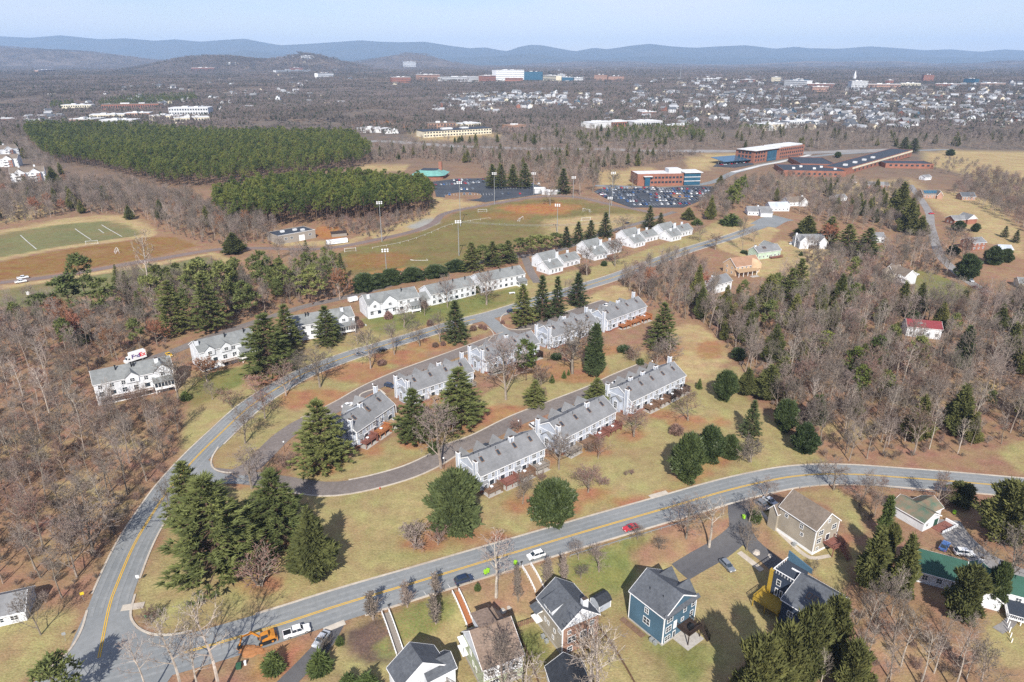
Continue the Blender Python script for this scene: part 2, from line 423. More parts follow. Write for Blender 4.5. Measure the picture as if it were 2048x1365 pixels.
# kerbs
def part_of(pl, a, b): n = len(pl); return pl[int(a * n):int(b * n)]
mb = MB(); kerb(part_of(pl_low, .13, 1), 5.3, mb, lift=.05); kerb(part_of(pl_low, .20, 1), -5.3, mb, lift=.05); put('kerb', mb.mesh('kerb', 'kerb_concrete'), kind='structure')
mb = MB(); kerb(part_of(pl_left, .08, .155), -4.6, mb, lift=.05); kerb(part_of(pl_left, .2, .455), -4.6, mb, lift=.05); kerb(part_of(pl_left, .51, .95), -4.6, mb, lift=.05); kerb(part_of(pl_left, .075, .95), 4.6, mb, lift=.05); put('kerb', mb.mesh('kerb', 'kerb_concrete'), kind='structure')
mb = MB(); kerb(part_of(pl_up, .0, .25), -3.5, mb, lift=.05); kerb(part_of(pl_up, .34, .85), -3.5, mb, lift=.05); put('kerb', mb.mesh('kerb', 'kerb_concrete'), kind='structure')
mb = MB(); kerb(part_of(pl_mid, .24, 1), 3.5, mb, lift=.05); kerb(part_of(pl_mid, .14, .42), -3.5, mb, lift=.05); put('kerb', mb.mesh('kerb', 'kerb_concrete'), kind='structure')
# rounded kerb noses of the junction islands
def kerb_px(pts):
    pl = bezier([G(*p) for p in pts], 1.0); mb = MB(); kerb(pl, .01, mb, lift=.06); put('kerb', mb.mesh('kerb', 'kerb_concrete'), kind='structure')
kerb_px([(1062, 657), (1035, 660), (1012, 655), (1002, 642), (1008, 630), (1030, 621)])
kerb_px([(930, 706), (965, 692), (984, 676), (988, 668), (975, 655), (945, 652)])
kerb_px([(435, 895), (423, 915), (421, 930), (428, 940), (445, 946), (475, 948)])
kerb_px([(268, 1190), (259, 1225), (263, 1245), (280, 1262), (310, 1272), (350, 1271), (385, 1264)])
kerb_px([(172, 1222), (160, 1262), (138, 1300), (110, 1328), (70, 1350)])
kerb_px([(722, 800), (722, 790), (740, 782), (757, 780), (770, 790)])
# painted lines
road_mat('tyre_worn_asphalt', (.205, .218, .225), (.235, .243, .245), .6)
for pl in (pl_low, part_of(pl_left, .06, .97)):
    mb = MB()
    for o_ in (-3.5, -1.5, 1.5, 3.3): strip(pl, o_ + .35, o_ - .35, .105, mb)
    put('road_wear', mb.mesh('road_wear', 'tyre_worn_asphalt'), kind='structure')
mb = MB(); strip(part_of(pl_low, .08, 1), .32, .10, .115, mb); strip(part_of(pl_low, .08, 1), -.10, -.32, .115, mb); put('road_marking', mb.mesh('road_marking', 'line_yellow'), kind='structure')
mb = MB(); strip(part_of(pl_left, .038, .465), .30, .10, .12, mb); strip(part_of(pl_left, .038, .465), -.10, -.30, .12, mb); strip(part_of(pl_left, .505, .95), .30, .10, .12, mb); strip(part_of(pl_left, .505, .95), -.10, -.30, .12, mb)
put('road_marking', mb.mesh('road_marking', 'line_yellow'), kind='structure')
def bar(name, a, b, w, m, lift=.088):
    a, b = G(*a), G(*b); pl = [Vector(a[:2]), Vector(b[:2])]; d = (pl[1] - pl[0]).length; n = max(2, int(d / 2)); pl = [pl[0].lerp(pl[1], i / n) for i in range(n + 1)]
    put(name, strip(pl, w / 2, -w / 2, lift, MB()).mesh(name, m), kind='structure')
bar('road_marking', (893, 1166), (901, 1177), .14, 'line_white'); bar('road_marking', (846, 1182), (853, 1192), .14, 'line_white')
bar('pavement', (648, 1262), (690, 1245), 1.6, 'kerb_concrete', .105)

# ---- parking lots
LOT1 = [(866, 364), (872, 394), (971, 405), (1068, 391), (1112, 384), (1072, 370), (1030, 362), (976, 357), (912, 358)]
LOT2 = [(1188, 384), (1206, 395), (1262, 416), (1366, 416), (1412, 398), (1440, 374), (1380, 372), (1324, 377), (1250, 378), (1200, 378)]
LOT3 = [(1425, 334), (1436, 326), (1500, 318), (1508, 330), (1470, 336)]
patch('parking_lot', LOT1, 'lot_asphalt', .16); patch('parking_lot', LOT2, 'lot_asphalt', .16); patch('parking_lot', LOT3, 'lot_asphalt', .16)

# ---- ground sheet with cover colours
COVER = {'litter': (.235, .145, .092), 'lawn': (.27, .225, .108), 'green': (.150, .160, .055), 'mulch': (.28, .150, .078), 'straw': (.335, .255, .135), 'field': (.150, .128, .052), 'fieldgreen': (.150, .150, .070),
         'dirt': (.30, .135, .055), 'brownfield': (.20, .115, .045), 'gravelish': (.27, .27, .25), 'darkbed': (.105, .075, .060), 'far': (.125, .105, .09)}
A = []   # (cover, polygon, soft noise metres)
def area(c, pts, n=1.5): A.append((c, poly(pts), n))
area('lawn', [(262, 1225), (275, 1160), (300, 1110), (340, 1045), (400, 975), (600, 988), (760, 968), (890, 935), (960, 995), (1040, 960), (1210, 865), (1350, 800), (1372, 765), (1400, 770), (1490, 795), (1560, 855), (1650, 925), (1584, 932), (1323, 992), (1036, 1069), (700, 1172), (445, 1247), (325, 1273)])
area('lawn', [(600, 962), (580, 945), (590, 930), (640, 935), (700, 915), (800, 870), (880, 850), (960, 795), (1050, 740), (1180, 715), (1290, 700), (1300, 725), (1200, 770), (1000, 858), (880, 905), (760, 950), (650, 968)])
area('straw', [(1372, 648), (1400, 650), (1450, 690), (1465, 715), (1440, 740), (1400, 770), (1370, 760), (1345, 720), (1340, 660)], 2)
area('lawn', [(1395, 770), (1440, 740), (1470, 730), (1500, 770), (1490, 800), (1420, 790)], 2)
area('lawn', [(560, 862), (600, 838), (700, 782), (800, 730), (960, 668), (985, 660), (940, 650), (700, 722), (620, 760), (540, 800), (470, 850), (425, 905), (428, 940), (480, 945), (520, 905)])
area('lawn', [(350, 790), (380, 800), (360, 870), (370, 930), (395, 900), (450, 845), (540, 770), (700, 705), (900, 645), (1030, 610), (1200, 555), (1340, 505), (1480, 462), (1440, 440), (1380, 470), (1200, 530), (1060, 560), (900, 595), (720, 640), (560, 705), (450, 740), (370, 760)])
area('green', [(365, 790), (420, 745), (540, 725), (510, 755), (440, 790), (390, 815)], 2)
area('green', [(720, 640), (900, 600), (1040, 575), (1045, 600), (900, 640), (760, 670)], 3)
area('straw', [(1060, 640), (1120, 618), (1230, 570), (1260, 575), (1260, 600), (1180, 620), (1090, 645)], 2)
area('lawn', [(0, 1250), (60, 1225), (150, 1228), (160, 1262), (130, 1305), (90, 1340), (40, 1365), (-80, 1400), (-60, 1260)])
area('lawn', [(590, 1395), (690, 1260), (900, 1190), (1050, 1140), (1250, 1075), (1380, 1047), (1470, 1020), (1500, 1100), (1590, 1210), (1500, 1300), (1430, 1400), (1200, 1430)])
area('green', [(770, 1260), (800, 1215), (900, 1190), (912, 1215), (870, 1270), (790, 1290)], 1.5)
area('green', [(1100, 1160), (1160, 1110), (1290, 1070), (1330, 1090), (1230, 1200), (1150, 1190)], 3)
area('green', [(1030, 1270), (1075, 1255), (1110, 1330), (1060, 1340)], 2)
area('green', [(1240, 1210), (1300, 1195), (1320, 1280), (1420, 1290), (1400, 1365), (1330, 1365)], 4)
area('litter', [(1330, 1050), (1400, 1040), (1470, 1030), (1440, 1090), (1370, 1125), (1270, 1140), (1250, 1110)], 2)
area('litter', [(940, 1180), (1060, 1135), (1090, 1200), (1070, 1230), (990, 1235), (940, 1240)], 2)
area('darkbed', [(690, 1270), (765, 1230), (790, 1260), (800, 1330), (730, 1330), (700, 1300)], 1)
area('green', [(748, 1295), (778, 1275), (785, 1310), (760, 1322)], 1)
area('mulch', [(600, 1330), (625, 1290), (600, 1280), (520, 1290), (490, 1365), (560, 1365)], 2)
area('lawn', [(1500, 1015), (1545, 1000), (1600, 1060), (1720, 1090), (1680, 1200), (1600, 1120)], 1.5)
area('lawn', [(1590, 985), (1670, 975), (1720, 1010), (1720, 1090), (1690, 1050), (1660, 1010)], 1.5)
area('lawn', [(1975, 1240), (2048, 1180), (2120, 1300), (2048, 1340), (1960, 1330)], 2)
area('lawn', [(1990, 900), (2048, 880), (2160, 930), (2048, 955)], 2)
area('straw', [(1400, 470), (1440, 450), (1500, 440), (1560, 460), (1500, 520), (1440, 500)], 2)
area('straw', [(1560, 480), (1680, 500), (1640, 560), (1560, 560), (1480, 545)], 3)
area('green', [(1820, 540), (1860, 545), (1950, 580), (1900, 610), (1830, 590)], 2)
area('straw', [(1880, 380), (1990, 400), (2048, 470), (2048, 520), (1960, 480), (1900, 440), (1850, 400)], 3)
area('straw', [(1730, 390), (1800, 380), (1830, 420), (1760, 430)], 3)
area('straw', [(1840, 305), (1900, 300), (2120, 300), (2120, 400), (2000, 390), (1930, 350), (1850, 330)], 3)
area('straw', [(1560, 362), (1700, 366), (1830, 358), (1840, 390), (1740, 395), (1640, 385), (1560, 385)], 8)
area('straw', [(1195, 345), (1300, 335), (1330, 345), (1260, 375), (1200, 375)], 3)
area('straw', [(1370, 320), (1430, 305), (1500, 305), (1430, 335), (1380, 345)], 3)
area('straw', [(865, 395), (971, 408), (1060, 395), (1000, 402), (925, 418), (880, 435), (855, 430)], 2)
area('straw', [(715, 330), (790, 328), (820, 335), (800, 345), (715, 342)], 3)
area('field', [(690, 500), (760, 485), (850, 462), (885, 438), (925, 422), (1000, 408), (1090, 396), (1160, 399), (1220, 412), (1310, 428), (1270, 450), (1210, 465), (1060, 480), (930, 520), (880, 545), (790, 558), (700, 552), (655, 520)], 2)
area('straw', [(1090, 440), (1200, 430), (1300, 430), (1260, 455), (1100, 478)], 8)
area('dirt', [(990, 415), (1100, 405), (1160, 412), (1120, 430), (1040, 428)], 9)
area('brownfield', [(690, 510), (790, 505), (840, 512), (800, 535), (700, 540)], 6)
area('dirt', [(740, 545), (820, 535), (860, 540), (790, 556), (720, 556)], 4)
area('brownfield', [(960, 425), (1060, 428), (1060, 440), (960, 436)], 6)
area('straw', [(720, 470), (800, 445), (870, 425), (885, 432), (850, 455), (760, 480)], 2)
area('gravelish', [(812, 455), (850, 437), (880, 437), (876, 448), (845, 462)], 2)
area('dirt', [(625, 465), (640, 452), (680, 455), (685, 480), (640, 478)], 2)
area('straw', [(540, 485), (690, 480), (740, 470), (700, 492), (560, 492)], 3)
area('straw', [(0, 462), (60, 450), (150, 434), (240, 430), (285, 445), (312, 460), (312, 472), (250, 482), (100, 502), (0, 522), (-200, 560), (-200, 500)], 1)
area('fieldgreen', [(0, 468), (100, 452), (210, 442), (250, 450), (285, 468), (262, 474), (100, 497), (0, 515), (-200, 550), (-200, 510)], 1)
area('brownfield', [(0, 524), (100, 505), (310, 474), (350, 475), (395, 492), (300, 516), (150, 542), (0, 560), (-200, 600), (-200, 565)], 1.5)
area('straw', [(0, 572), (150, 552), (300, 527), (430, 505), (470, 520), (455, 535), (420, 510), (300, 535), (0, 580)], 1.5)
area('fieldgreen', [(0, 580), (300, 535), (415, 512), (440, 530), (300, 565), (60, 615), (0, 615), (-200, 640), (-200, 610)], 2)
area('straw', [(0, 385), (60, 380), (110, 420), (60, 440), (0, 450)], 4)
area('dirt', [(700, 248), (780, 238), (850, 245), (830, 255), (720, 258)], 10)
area('straw', [(820, 265), (960, 262), (1010, 270), (920, 280), (840, 280)], 10)
for px, py, w, h in [(725, 745, 60, 22), (645, 800, 70, 22), (800, 715, 60, 16), (860, 690, 50, 14), (1005, 835, 60, 26), (1150, 745, 70, 22), (1100, 640, 70, 18), (640, 930, 45, 22), (838, 885, 45, 16), (912, 850, 50, 20), (880, 800, 30, 20),
                     (1045, 1010, 40, 20), (1110, 1010, 60, 26), (1180, 990, 45, 16), (1265, 870, 30, 14), (1375, 845, 40, 16), (905, 1055, 60, 22), (850, 1085, 45, 20), (1380, 945, 40, 22), (1430, 920, 30, 16), (1260, 1005, 50, 12), (960, 1075, 70, 14),
                     (430, 1110, 60, 25), (560, 1085, 40, 16), (525, 1170, 50, 20), (1200, 700, 40, 12), (1060, 735, 50, 16), (1335, 700, 30, 14), (740, 900, 30, 14), (1090, 925, 30, 10), (1180, 900, 40, 14), (1320, 830, 30, 10), (500, 965, 40, 10), (690, 745, 50, 16), (590, 800, 30, 20), (1420, 700, 30, 20), (1440, 845, 20, 10), (1690, 1090, 20, 20), (1230, 1085, 12, 8), (540, 760, 50, 14), (880, 660, 50, 12), (1360, 985, 60, 8)]:
    area('mulch', [(px + w * math.cos(a), py + h * math.sin(a)) for a in [i * math.pi / 5 for i in range(10)]], 2.5)
for px, py, w, h in [(1700, 860, 70, 18), (1530, 690, 40, 14), (1840, 800, 60, 20), (1960, 780, 50, 20), (1640, 620, 50, 12), (250, 880, 50, 24), (150, 980, 60, 24), (60, 900, 50, 20), (230, 1010, 40, 20), (110, 1100, 50, 20), (1780, 1300, 60, 25)]:
    area('straw', [(px + w * math.cos(a), py + h * math.sin(a)) for a in [i * math.pi / 5 for i in range(10)]], 6)
def axis(lo, hi, a, b, s):
    v = [x for x in np.arange(a, b, s)]
    st = s; x = v[-1]
    while x < hi: st = min(st * 1.07, 60 if abs(x) < 5600 else 300); x += st; v.append(x)
    st = s; x = v[0]
    while x > lo: st = min(st * 1.07, 60 if abs(x) < 4200 else 300); x -= st; v.insert(0, x)
    return np.array(v)
gx, gy = axis(-16000, 16000, -260, 300, 1.6), axis(-400, 19000, 70, 470, 1.6)
X, Y = np.meshgrid(gx, gy); Z = hgt(X, Y)
def wob(x, y, s, ph): return np.sin(x / s + ph) * np.cos(y / s * 1.13 + ph * 2.1) + .6 * np.sin(x / s * 2.3 - y / s * 1.9 + ph * 3.7) + .4 * np.sin(x / s * 4.1 + y / s * 5.2 + ph)
cv = np.empty(X.shape + (4,)); cv[..., 3] = 1
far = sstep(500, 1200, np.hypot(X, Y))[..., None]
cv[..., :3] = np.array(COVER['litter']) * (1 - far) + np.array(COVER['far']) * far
for i, (c, pg, n) in enumerate(A):
    x0, y0 = pg.min(0) - 12; x1, y1 = pg.max(0) + 12
    iy = np.where((gy >= y0) & (gy <= y1))[0]; ix = np.where((gx >= x0) & (gx <= x1))[0]
    if not len(iy) or not len(ix): continue
    sl_ = np.s_[iy[0]:iy[-1] + 1, ix[0]:ix[-1] + 1]
    xs, ys = X[sl_], Y[sl_]; w = np.zeros(xs.shape)
    for k in range(5):       # a soft, ragged edge: the mean of five wobbled tests
        q = n * (.45 + .3 * k)
        w += inside(pg, xs + q * wob(xs, ys, 3.1 + n * 2, i + k) * .6 + rnd.uniform(-.5, .5) * n, ys + q * wob(ys, xs, 2.7 + n * 2, i * 1.7 + k) * .6)
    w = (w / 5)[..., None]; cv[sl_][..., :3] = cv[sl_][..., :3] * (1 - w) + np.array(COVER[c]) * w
me = bpy.data.meshes.new('ground'); ny, nx = X.shape
me.vertices.add(nx * ny); me.vertices.foreach_set('co', np.stack([X, Y, Z], -1).ravel())
ii = np.arange(nx * ny).reshape(ny, nx); q = np.stack([ii[:-1, :-1], ii[:-1, 1:], ii[1:, 1:], ii[1:, :-1]], -1).reshape(-1, 4)
me.loops.add(q.size); me.loops.foreach_set('vertex_index', q.ravel()); me.polygons.add(len(q)); me.polygons.foreach_set('loop_start', np.arange(0, q.size, 4)); me.polygons.foreach_set('loop_total', np.full(len(q), 4)); me.polygons.foreach_set('use_smooth', np.ones(len(q), bool))
me.update(); at = me.color_attributes.new('cover', 'FLOAT_COLOR', 'POINT'); at.data.foreach_set('color', cv.ravel())
gm = bpy.data.materials.new('ground_cover'); gm.use_nodes = True; nt = gm.node_tree; k = nt.links.new; b = nt.nodes['Principled BSDF']; b.inputs['Roughness'].default_value = 1; b.inputs['Specular IOR Level'].default_value = .05
ca = nt.nodes.new('ShaderNodeVertexColor'); ca.layer_name = 'cover'; t = nt.nodes.new('ShaderNodeTexCoord'); hs = nt.nodes.new('ShaderNodeHueSaturation'); k(ca.outputs['Color'], hs.inputs['Color'])
acc = None
for sc, amp in ((.05, .30), (.35, .40), (1.7, .50), (6.0, .45)):
    n = nt.nodes.new('ShaderNodeTexNoise'); n.inputs['Scale'].default_value = sc; n.inputs['Detail'].default_value = 4; k(t.outputs['Object'], n.inputs['Vector'])
    m_ = nt.nodes.new('ShaderNodeMath'); m_.operation = 'MULTIPLY_ADD'; m_.inputs[1].default_value = amp * 1.6; k(n.outputs['Fac'], m_.inputs[0])
    if acc is None: m_.inputs[2].default_value = 1 - .5 * 1.6 * (.30 + .40 + .50 + .45)
    else: k(acc, m_.inputs[2])
    acc = m_.outputs[0]
k(acc, hs.inputs['Value'])
n = nt.nodes.new('ShaderNodeTexNoise'); n.inputs['Scale'].default_value = .16; n.inputs['Detail'].default_value = 6; k(t.outputs['Object'], n.inputs['Vector'])
mr = nt.nodes.new('ShaderNodeMapRange'); mr.inputs['From Min'].default_value = .3; mr.inputs['From Max'].default_value = .7; mr.inputs['To Min'].default_value = .475; mr.inputs['To Max'].default_value = .53; k(n.outputs['Fac'], mr.inputs['Value']); k(mr.outputs[0], hs.inputs['Hue'])
# fallen leaves lying in drifts and specks over the cover
n3 = nt.nodes.new('ShaderNodeTexNoise'); n3.inputs['Scale'].default_value = 2.6; n3.inputs['Detail'].default_value = 5; k(t.outputs['Object'], n3.inputs['Vector'])
n4 = nt.nodes.new('ShaderNodeTexNoise'); n4.inputs['Scale'].default_value = .045; n4.inputs['Detail'].default_value = 5; k(t.outputs['Object'], n4.inputs['Vector'])
ad = nt.nodes.new('ShaderNodeMath'); ad.operation = 'ADD'; k(n3.outputs['Fac'], ad.inputs[0]); k(n4.outputs['Fac'], ad.inputs[1])
m3 = nt.nodes.new('ShaderNodeMapRange'); m3.inputs['From Min'].default_value = 1.0; m3.inputs['From Max'].default_value = 1.22; m3.inputs['To Max'].default_value = .5; k(ad.outputs[0], m3.inputs['Value'])
mx = nt.nodes.new('ShaderNodeMix'); mx.data_type = 'RGBA'; k(m3.outputs[0], mx.inputs['Factor']); k(hs.outputs['Color'], mx.inputs['A']); mx.inputs['B'].default_value = (.25, .15, .085, 1)
k(mx.outputs['Result'], b.inputs['Base Color'])
n2 = nt.nodes.new('ShaderNodeTexNoise'); n2.inputs['Scale'].default_value = 2.2; n2.inputs['Detail'].default_value = 6; k(t.outputs['Object'], n2.inputs['Vector'])
bp = nt.nodes.new('ShaderNodeBump'); bp.inputs['Strength'].default_value = .6; bp.inputs['Distance'].default_value = .25; k(n2.outputs['Fac'], bp.inputs['Height']); k(bp.outputs['Normal'], b.inputs['Normal'])
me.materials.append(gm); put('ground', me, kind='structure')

# ---- mountains: long ridges whose skyline follows the photograph, with folded flanks
mat('mountain_woods', (.050, .062, .060), (.075, .078, .070), .002, 1.0, spec=0, det=8)
def ridge(name, prof, dist, depth, seed, base=20.):
    r_ = random.Random(seed); xs = np.linspace(-200, 2250, 300); ys = np.interp(xs, [p[0] for p in prof], [p[1] for p in prof]); mb = MB(); rows = 14; vs = []
    for j in range(rows):
        f = j / (rows - 1)
        for x, y in zip(xs, ys):
            cx, cyy, cz = ray(x, y); D = dist * 1.0
            top = CAMH + cz / cyy * D; px = cx / cyy * D
            fold = (math.sin(px / 420. + seed) + .6 * math.sin(px / 190. + 2 * seed) + .35 * math.sin(px / 83. + seed)) * math.sin(math.pi * f)
            hh = base + (top - base) * f ** 1.25 + fold * (top - base) * .06
            vs.append((px * (1 - depth * (1 - f) / D), D - depth * (1 - f) + fold * 160, hh))
    n = len(xs); mb.v = vs; mb.f = [(j * n + i, j * n + i + 1, (j + 1) * n + i + 1, (j + 1) * n + i) for j in range(rows - 1) for i in range(n - 1)]
    # far flank so that the ridge is a solid body
    o = len(mb.v); mb.v += [(v[0] * 1.1, v[1] + 1400, base) for v in vs[-n:]]
    mb.f += [((rows - 1) * n + i, (rows - 1) * n + i + 1, o + i + 1, o + i) for i in range(n - 1)]; mb.m = [0] * len(mb.f)
    me = mb.mesh(name, 'mountain_woods'); me.polygons.foreach_set('use_smooth', np.ones(len(me.polygons), bool)); put(name, me, kind='structure')
FAR = [(-200, 78), (0, 73), (60, 76), (120, 71), (170, 76), (200, 79), (250, 77), (310, 82), (350, 79), (400, 84), (450, 80), (490, 78), (520, 84), (560, 91), (620, 88), (680, 84), (720, 81), (760, 84), (800, 85), (850, 84), (900, 92), (940, 97), (970, 95), (1000, 101), (1016, 103), (1035, 95), (1060, 90), (1085, 91), (1110, 96), (1150, 103), (1190, 96), (1215, 99), (1260, 92), (1300, 88), (1340, 93), (1390, 96), (1440, 93), (1490, 91), (1530, 95), (1550, 98), (1590, 94), (1620, 97), (1680, 98), (1740, 93), (1800, 97), (1850, 101), (1900, 99), (1960, 104), (2010, 99), (2060, 102), (2250, 100)]
NEAR = [(-200, 122), (300, 124), (430, 112), (490, 100), (540, 108), (640, 118), (900, 117), (1000, 112), (1060, 108), (1100, 112), (1180, 119), (1320, 113), (1400, 117), (1600, 117), (1800, 114), (2000, 116), (2250, 117)]
ridge('mountains', FAR, 15500, 2600, 3); ridge('mountains', NEAR, 12800, 1500, 5)
# ================================================================== TREES: prototypes
def V3(): return Vector((rnd.gauss(0, 1), rnd.gauss(0, 1), rnd.gauss(0, 1))).normalized()
def bare(seed, h=15., kind='vase', twig=.05, dens=1.0):
    """a leafless tree: trunk + limbs as tapered tubes (one mesh), twigs as thin ribbons (another)"""
    rnd.seed(seed); T, C = MB(), MB()
    nch = {'vase': (12, 8, 6, 4), 'forest': (13, 7, 5, 3), 'bush': (9, 7, 5, 3), 'column': (28, 5, 4, 2)}[kind]
    def grow(p, d, Ln, r, lv):
        seg = (7, 4, 3, 2, 1)[lv]; pts = [p]; rad = [r]
        for i in range(seg):
            up = (.10, .16, .10, .05, .05)[lv] if kind != 'column' else .35
            d = (d + V3() * (.07, .16, .22, .25, .2)[lv] + Vector((0, 0, up))).normalized()
            p = p + d * (Ln / seg); pts.append(p); rad.append(r * (1 - .8 * (i + 1) / seg))
        for i in range(seg):
            if lv <= 1: T.tube(pts[i], pts[i + 1], rad[i], rad[i + 1], 5 if lv == 0 else 4, False)
            elif lv == 2: T.tube(pts[i], pts[i + 1], max(rad[i], .02), max(rad[i + 1], .014), 3, False)
            else: C.ribbon(pts[i], pts[i + 1], twig * (1, .8)[lv - 3], twig * .45 if i < seg - 1 else 0)
        if lv >= 4: return
        n = max(1, int(nch[lv] * dens + .5))
        a0 = {'vase': .20, 'forest': .42, 'bush': .04, 'column': .06}[kind] if lv == 0 else .25
        az = rnd.uniform(0, 6.28)
        for k in range(n):
            f = a0 + (1 - a0) * (k + rnd.random()) / n if lv else a0 + (.97 - a0) * ((k + rnd.random() * .8) / n) ** (.8 if kind != 'vase' else .75)
            f = min(f, .99); i = min(seg - 1, int(f * seg)); q = pts[i].lerp(pts[i + 1], f * seg - i)
            ax = (pts[i + 1] - pts[i]).normalized(); az += 2.4 + rnd.uniform(-.5, .5)
            u = ax.orthogonal().normalized(); w = ax.cross(u); out = u * math.cos(az) + w * math.sin(az)
            ang = {'vase': 48, 'forest': 50, 'bush': 50, 'column': 24}[kind] + rnd.uniform(-14, 14) if lv == 0 else rnd.uniform(28, 58)
            if lv == 0 and kind == 'vase': ang -= 14 * f
            nd = ax * math.cos(R(ang)) + out * math.sin(R(ang))
            if lv == 0: ln = h * {'vase': .60, 'forest': .34, 'bush': .75, 'column': .30}[kind] * (1 - .55 * f) * rnd.uniform(.8, 1.15)
            else: ln = Ln * (.58, .5, .48, .45)[lv] * rnd.uniform(.7, 1.2) * (1.15 - .5 * f)
            grow(q, nd, ln, max(rad[i] * .55, .03) if lv < 2 else .02, lv + 1)
    if kind == 'bush':
        for k in range(4): grow(Vector((rnd.uniform(-.2, .2), rnd.uniform(-.2, .2), -.3)), (Vector((0, 0, 1)) + V3() * .5).normalized(), h * .7, .06, 1)
        nch = (7, 6, 4, 2); grow(Vector((0, 0, -.3)), Vector((0, 0, 1)), h * .7, .09, 0)
    else: grow(Vector((0, 0, -.4)), (Vector((0, 0, 1)) + V3() * .04).normalized(), h * .92, h * {'vase': .019, 'forest': .013, 'bush': .02, 'column': .012}[kind], 0)
    return T, C
def norm(T, C, h):
    """scale both meshes so that the tree is exactly h tall; returns crown half-width"""
    mz = max([v[2] for v in T.v] + [v[2] for v in C.v]); s = h / mz
    for B in (T, C): B.v = [(x * s, y * s, z * s) for x, y, z in B.v]
    rr = sorted(math.hypot(x, y) for x, y, z in C.v); return rr[int(len(rr) * .93)]
def tris(cen, tip, wid, mb, side=None):
    """many leaf triangles: base at cen, tip at tip, base width wid (arrays)"""
    n = len(cen); d = tip - cen; rv = nrg.normal(size=(n, 3)); u = np.cross(d, rv); u /= np.linalg.norm(u, axis=1)[:, None] + 1e-9
    w = np.asarray(wid).reshape(-1, 1) * u
    a = cen + d * .15 - w; b_ = cen + d * .15 + w; V = np.stack([cen, b_, tip, a], 1).reshape(-1, 3); o = len(mb.v)
    mb.v += [tuple(p) for p in V.tolist()]; mb.f += [(o + 4 * i, o + 4 * i + 1, o + 4 * i + 2, o + 4 * i + 3) for i in range(n)]; mb.m += [mb.k] * n
def rdir(n):
    v = nrg.normal(size=(n, 3)); return v / np.linalg.norm(v, axis=1)[:, None]
def white_pine(seed, h=18., rad=.24, per=27, lv=22, low=.06, droop=.0, ssz=.64, power=.75):
    rnd.seed(seed); global nrg; nrg = np.random.default_rng(seed); T, C = MB(), MB()
    T.tube((0, 0, -.5), (0, 0, h * .55), h * .017, h * .010, 7, False); T.tube((0, 0, h * .55), (0, 0, h * .98), h * .010, .03, 5, False)
    cen = []; dr = []
    for i in range(lv):
        f = low + (1 - low) * (i + rnd.random() * .6) / lv; rr = h * rad * max(0.03, (1 - f)) ** power * rnd.uniform(.82, 1.12)
        if f < .16: rr *= .82
        nb = 7 if f < .75 else 5; a0 = rnd.random() * 6.28
        for k in range(nb):
            a = a0 + k * 6.283 / nb + rnd.uniform(-.3, .3); Lb = rr * rnd.uniform(.65, 1.15)
            e = R(rnd.uniform(2, 16) + 30 * f * f - droop * 20 * (1 - f)); d = Vector((math.cos(a) * math.cos(e), math.sin(a) * math.cos(e), math.sin(e)))
            p0 = Vector((0, 0, h * f)); p1 = p0 + d * Lb; T.tube(p0, p1, .05 + .05 * (1 - f), .015, 3, False)
            m = max(2, int(Lb / .5))
            for j in range(m):
                t = .30 + .72 * (j + rnd.random()) / m
                s_ = Vector((-math.sin(a), math.cos(a), 0)) * rnd.gauss(0, .20) * Lb * (1.15 - t * .7)
                cen.append(tuple(p0 + d * Lb * t + s_ + Vector((0, 0, rnd.uniform(-.12, .18))))); dr.append(tuple(d + Vector((0, 0, .35))))
    cen.append((0, 0, h * .985)); dr.append((0, 0, 1.2)); cen.append((0, 0, h * .95)); dr.append((0, 0, 1.2))
    cen = np.repeat(np.array(cen), per, 0); dr = np.repeat(np.array(dr), per, 0)
    v = rdir(len(cen)); v[:, 2] = np.abs(v[:, 2]) * .75; tip = cen + (v * .9 + dr * .55) * ssz * nrg.uniform(.5, 1.1, (len(cen), 1))
    tris(cen, tip, nrg.uniform(.065, .125, len(cen)), C); return T, C
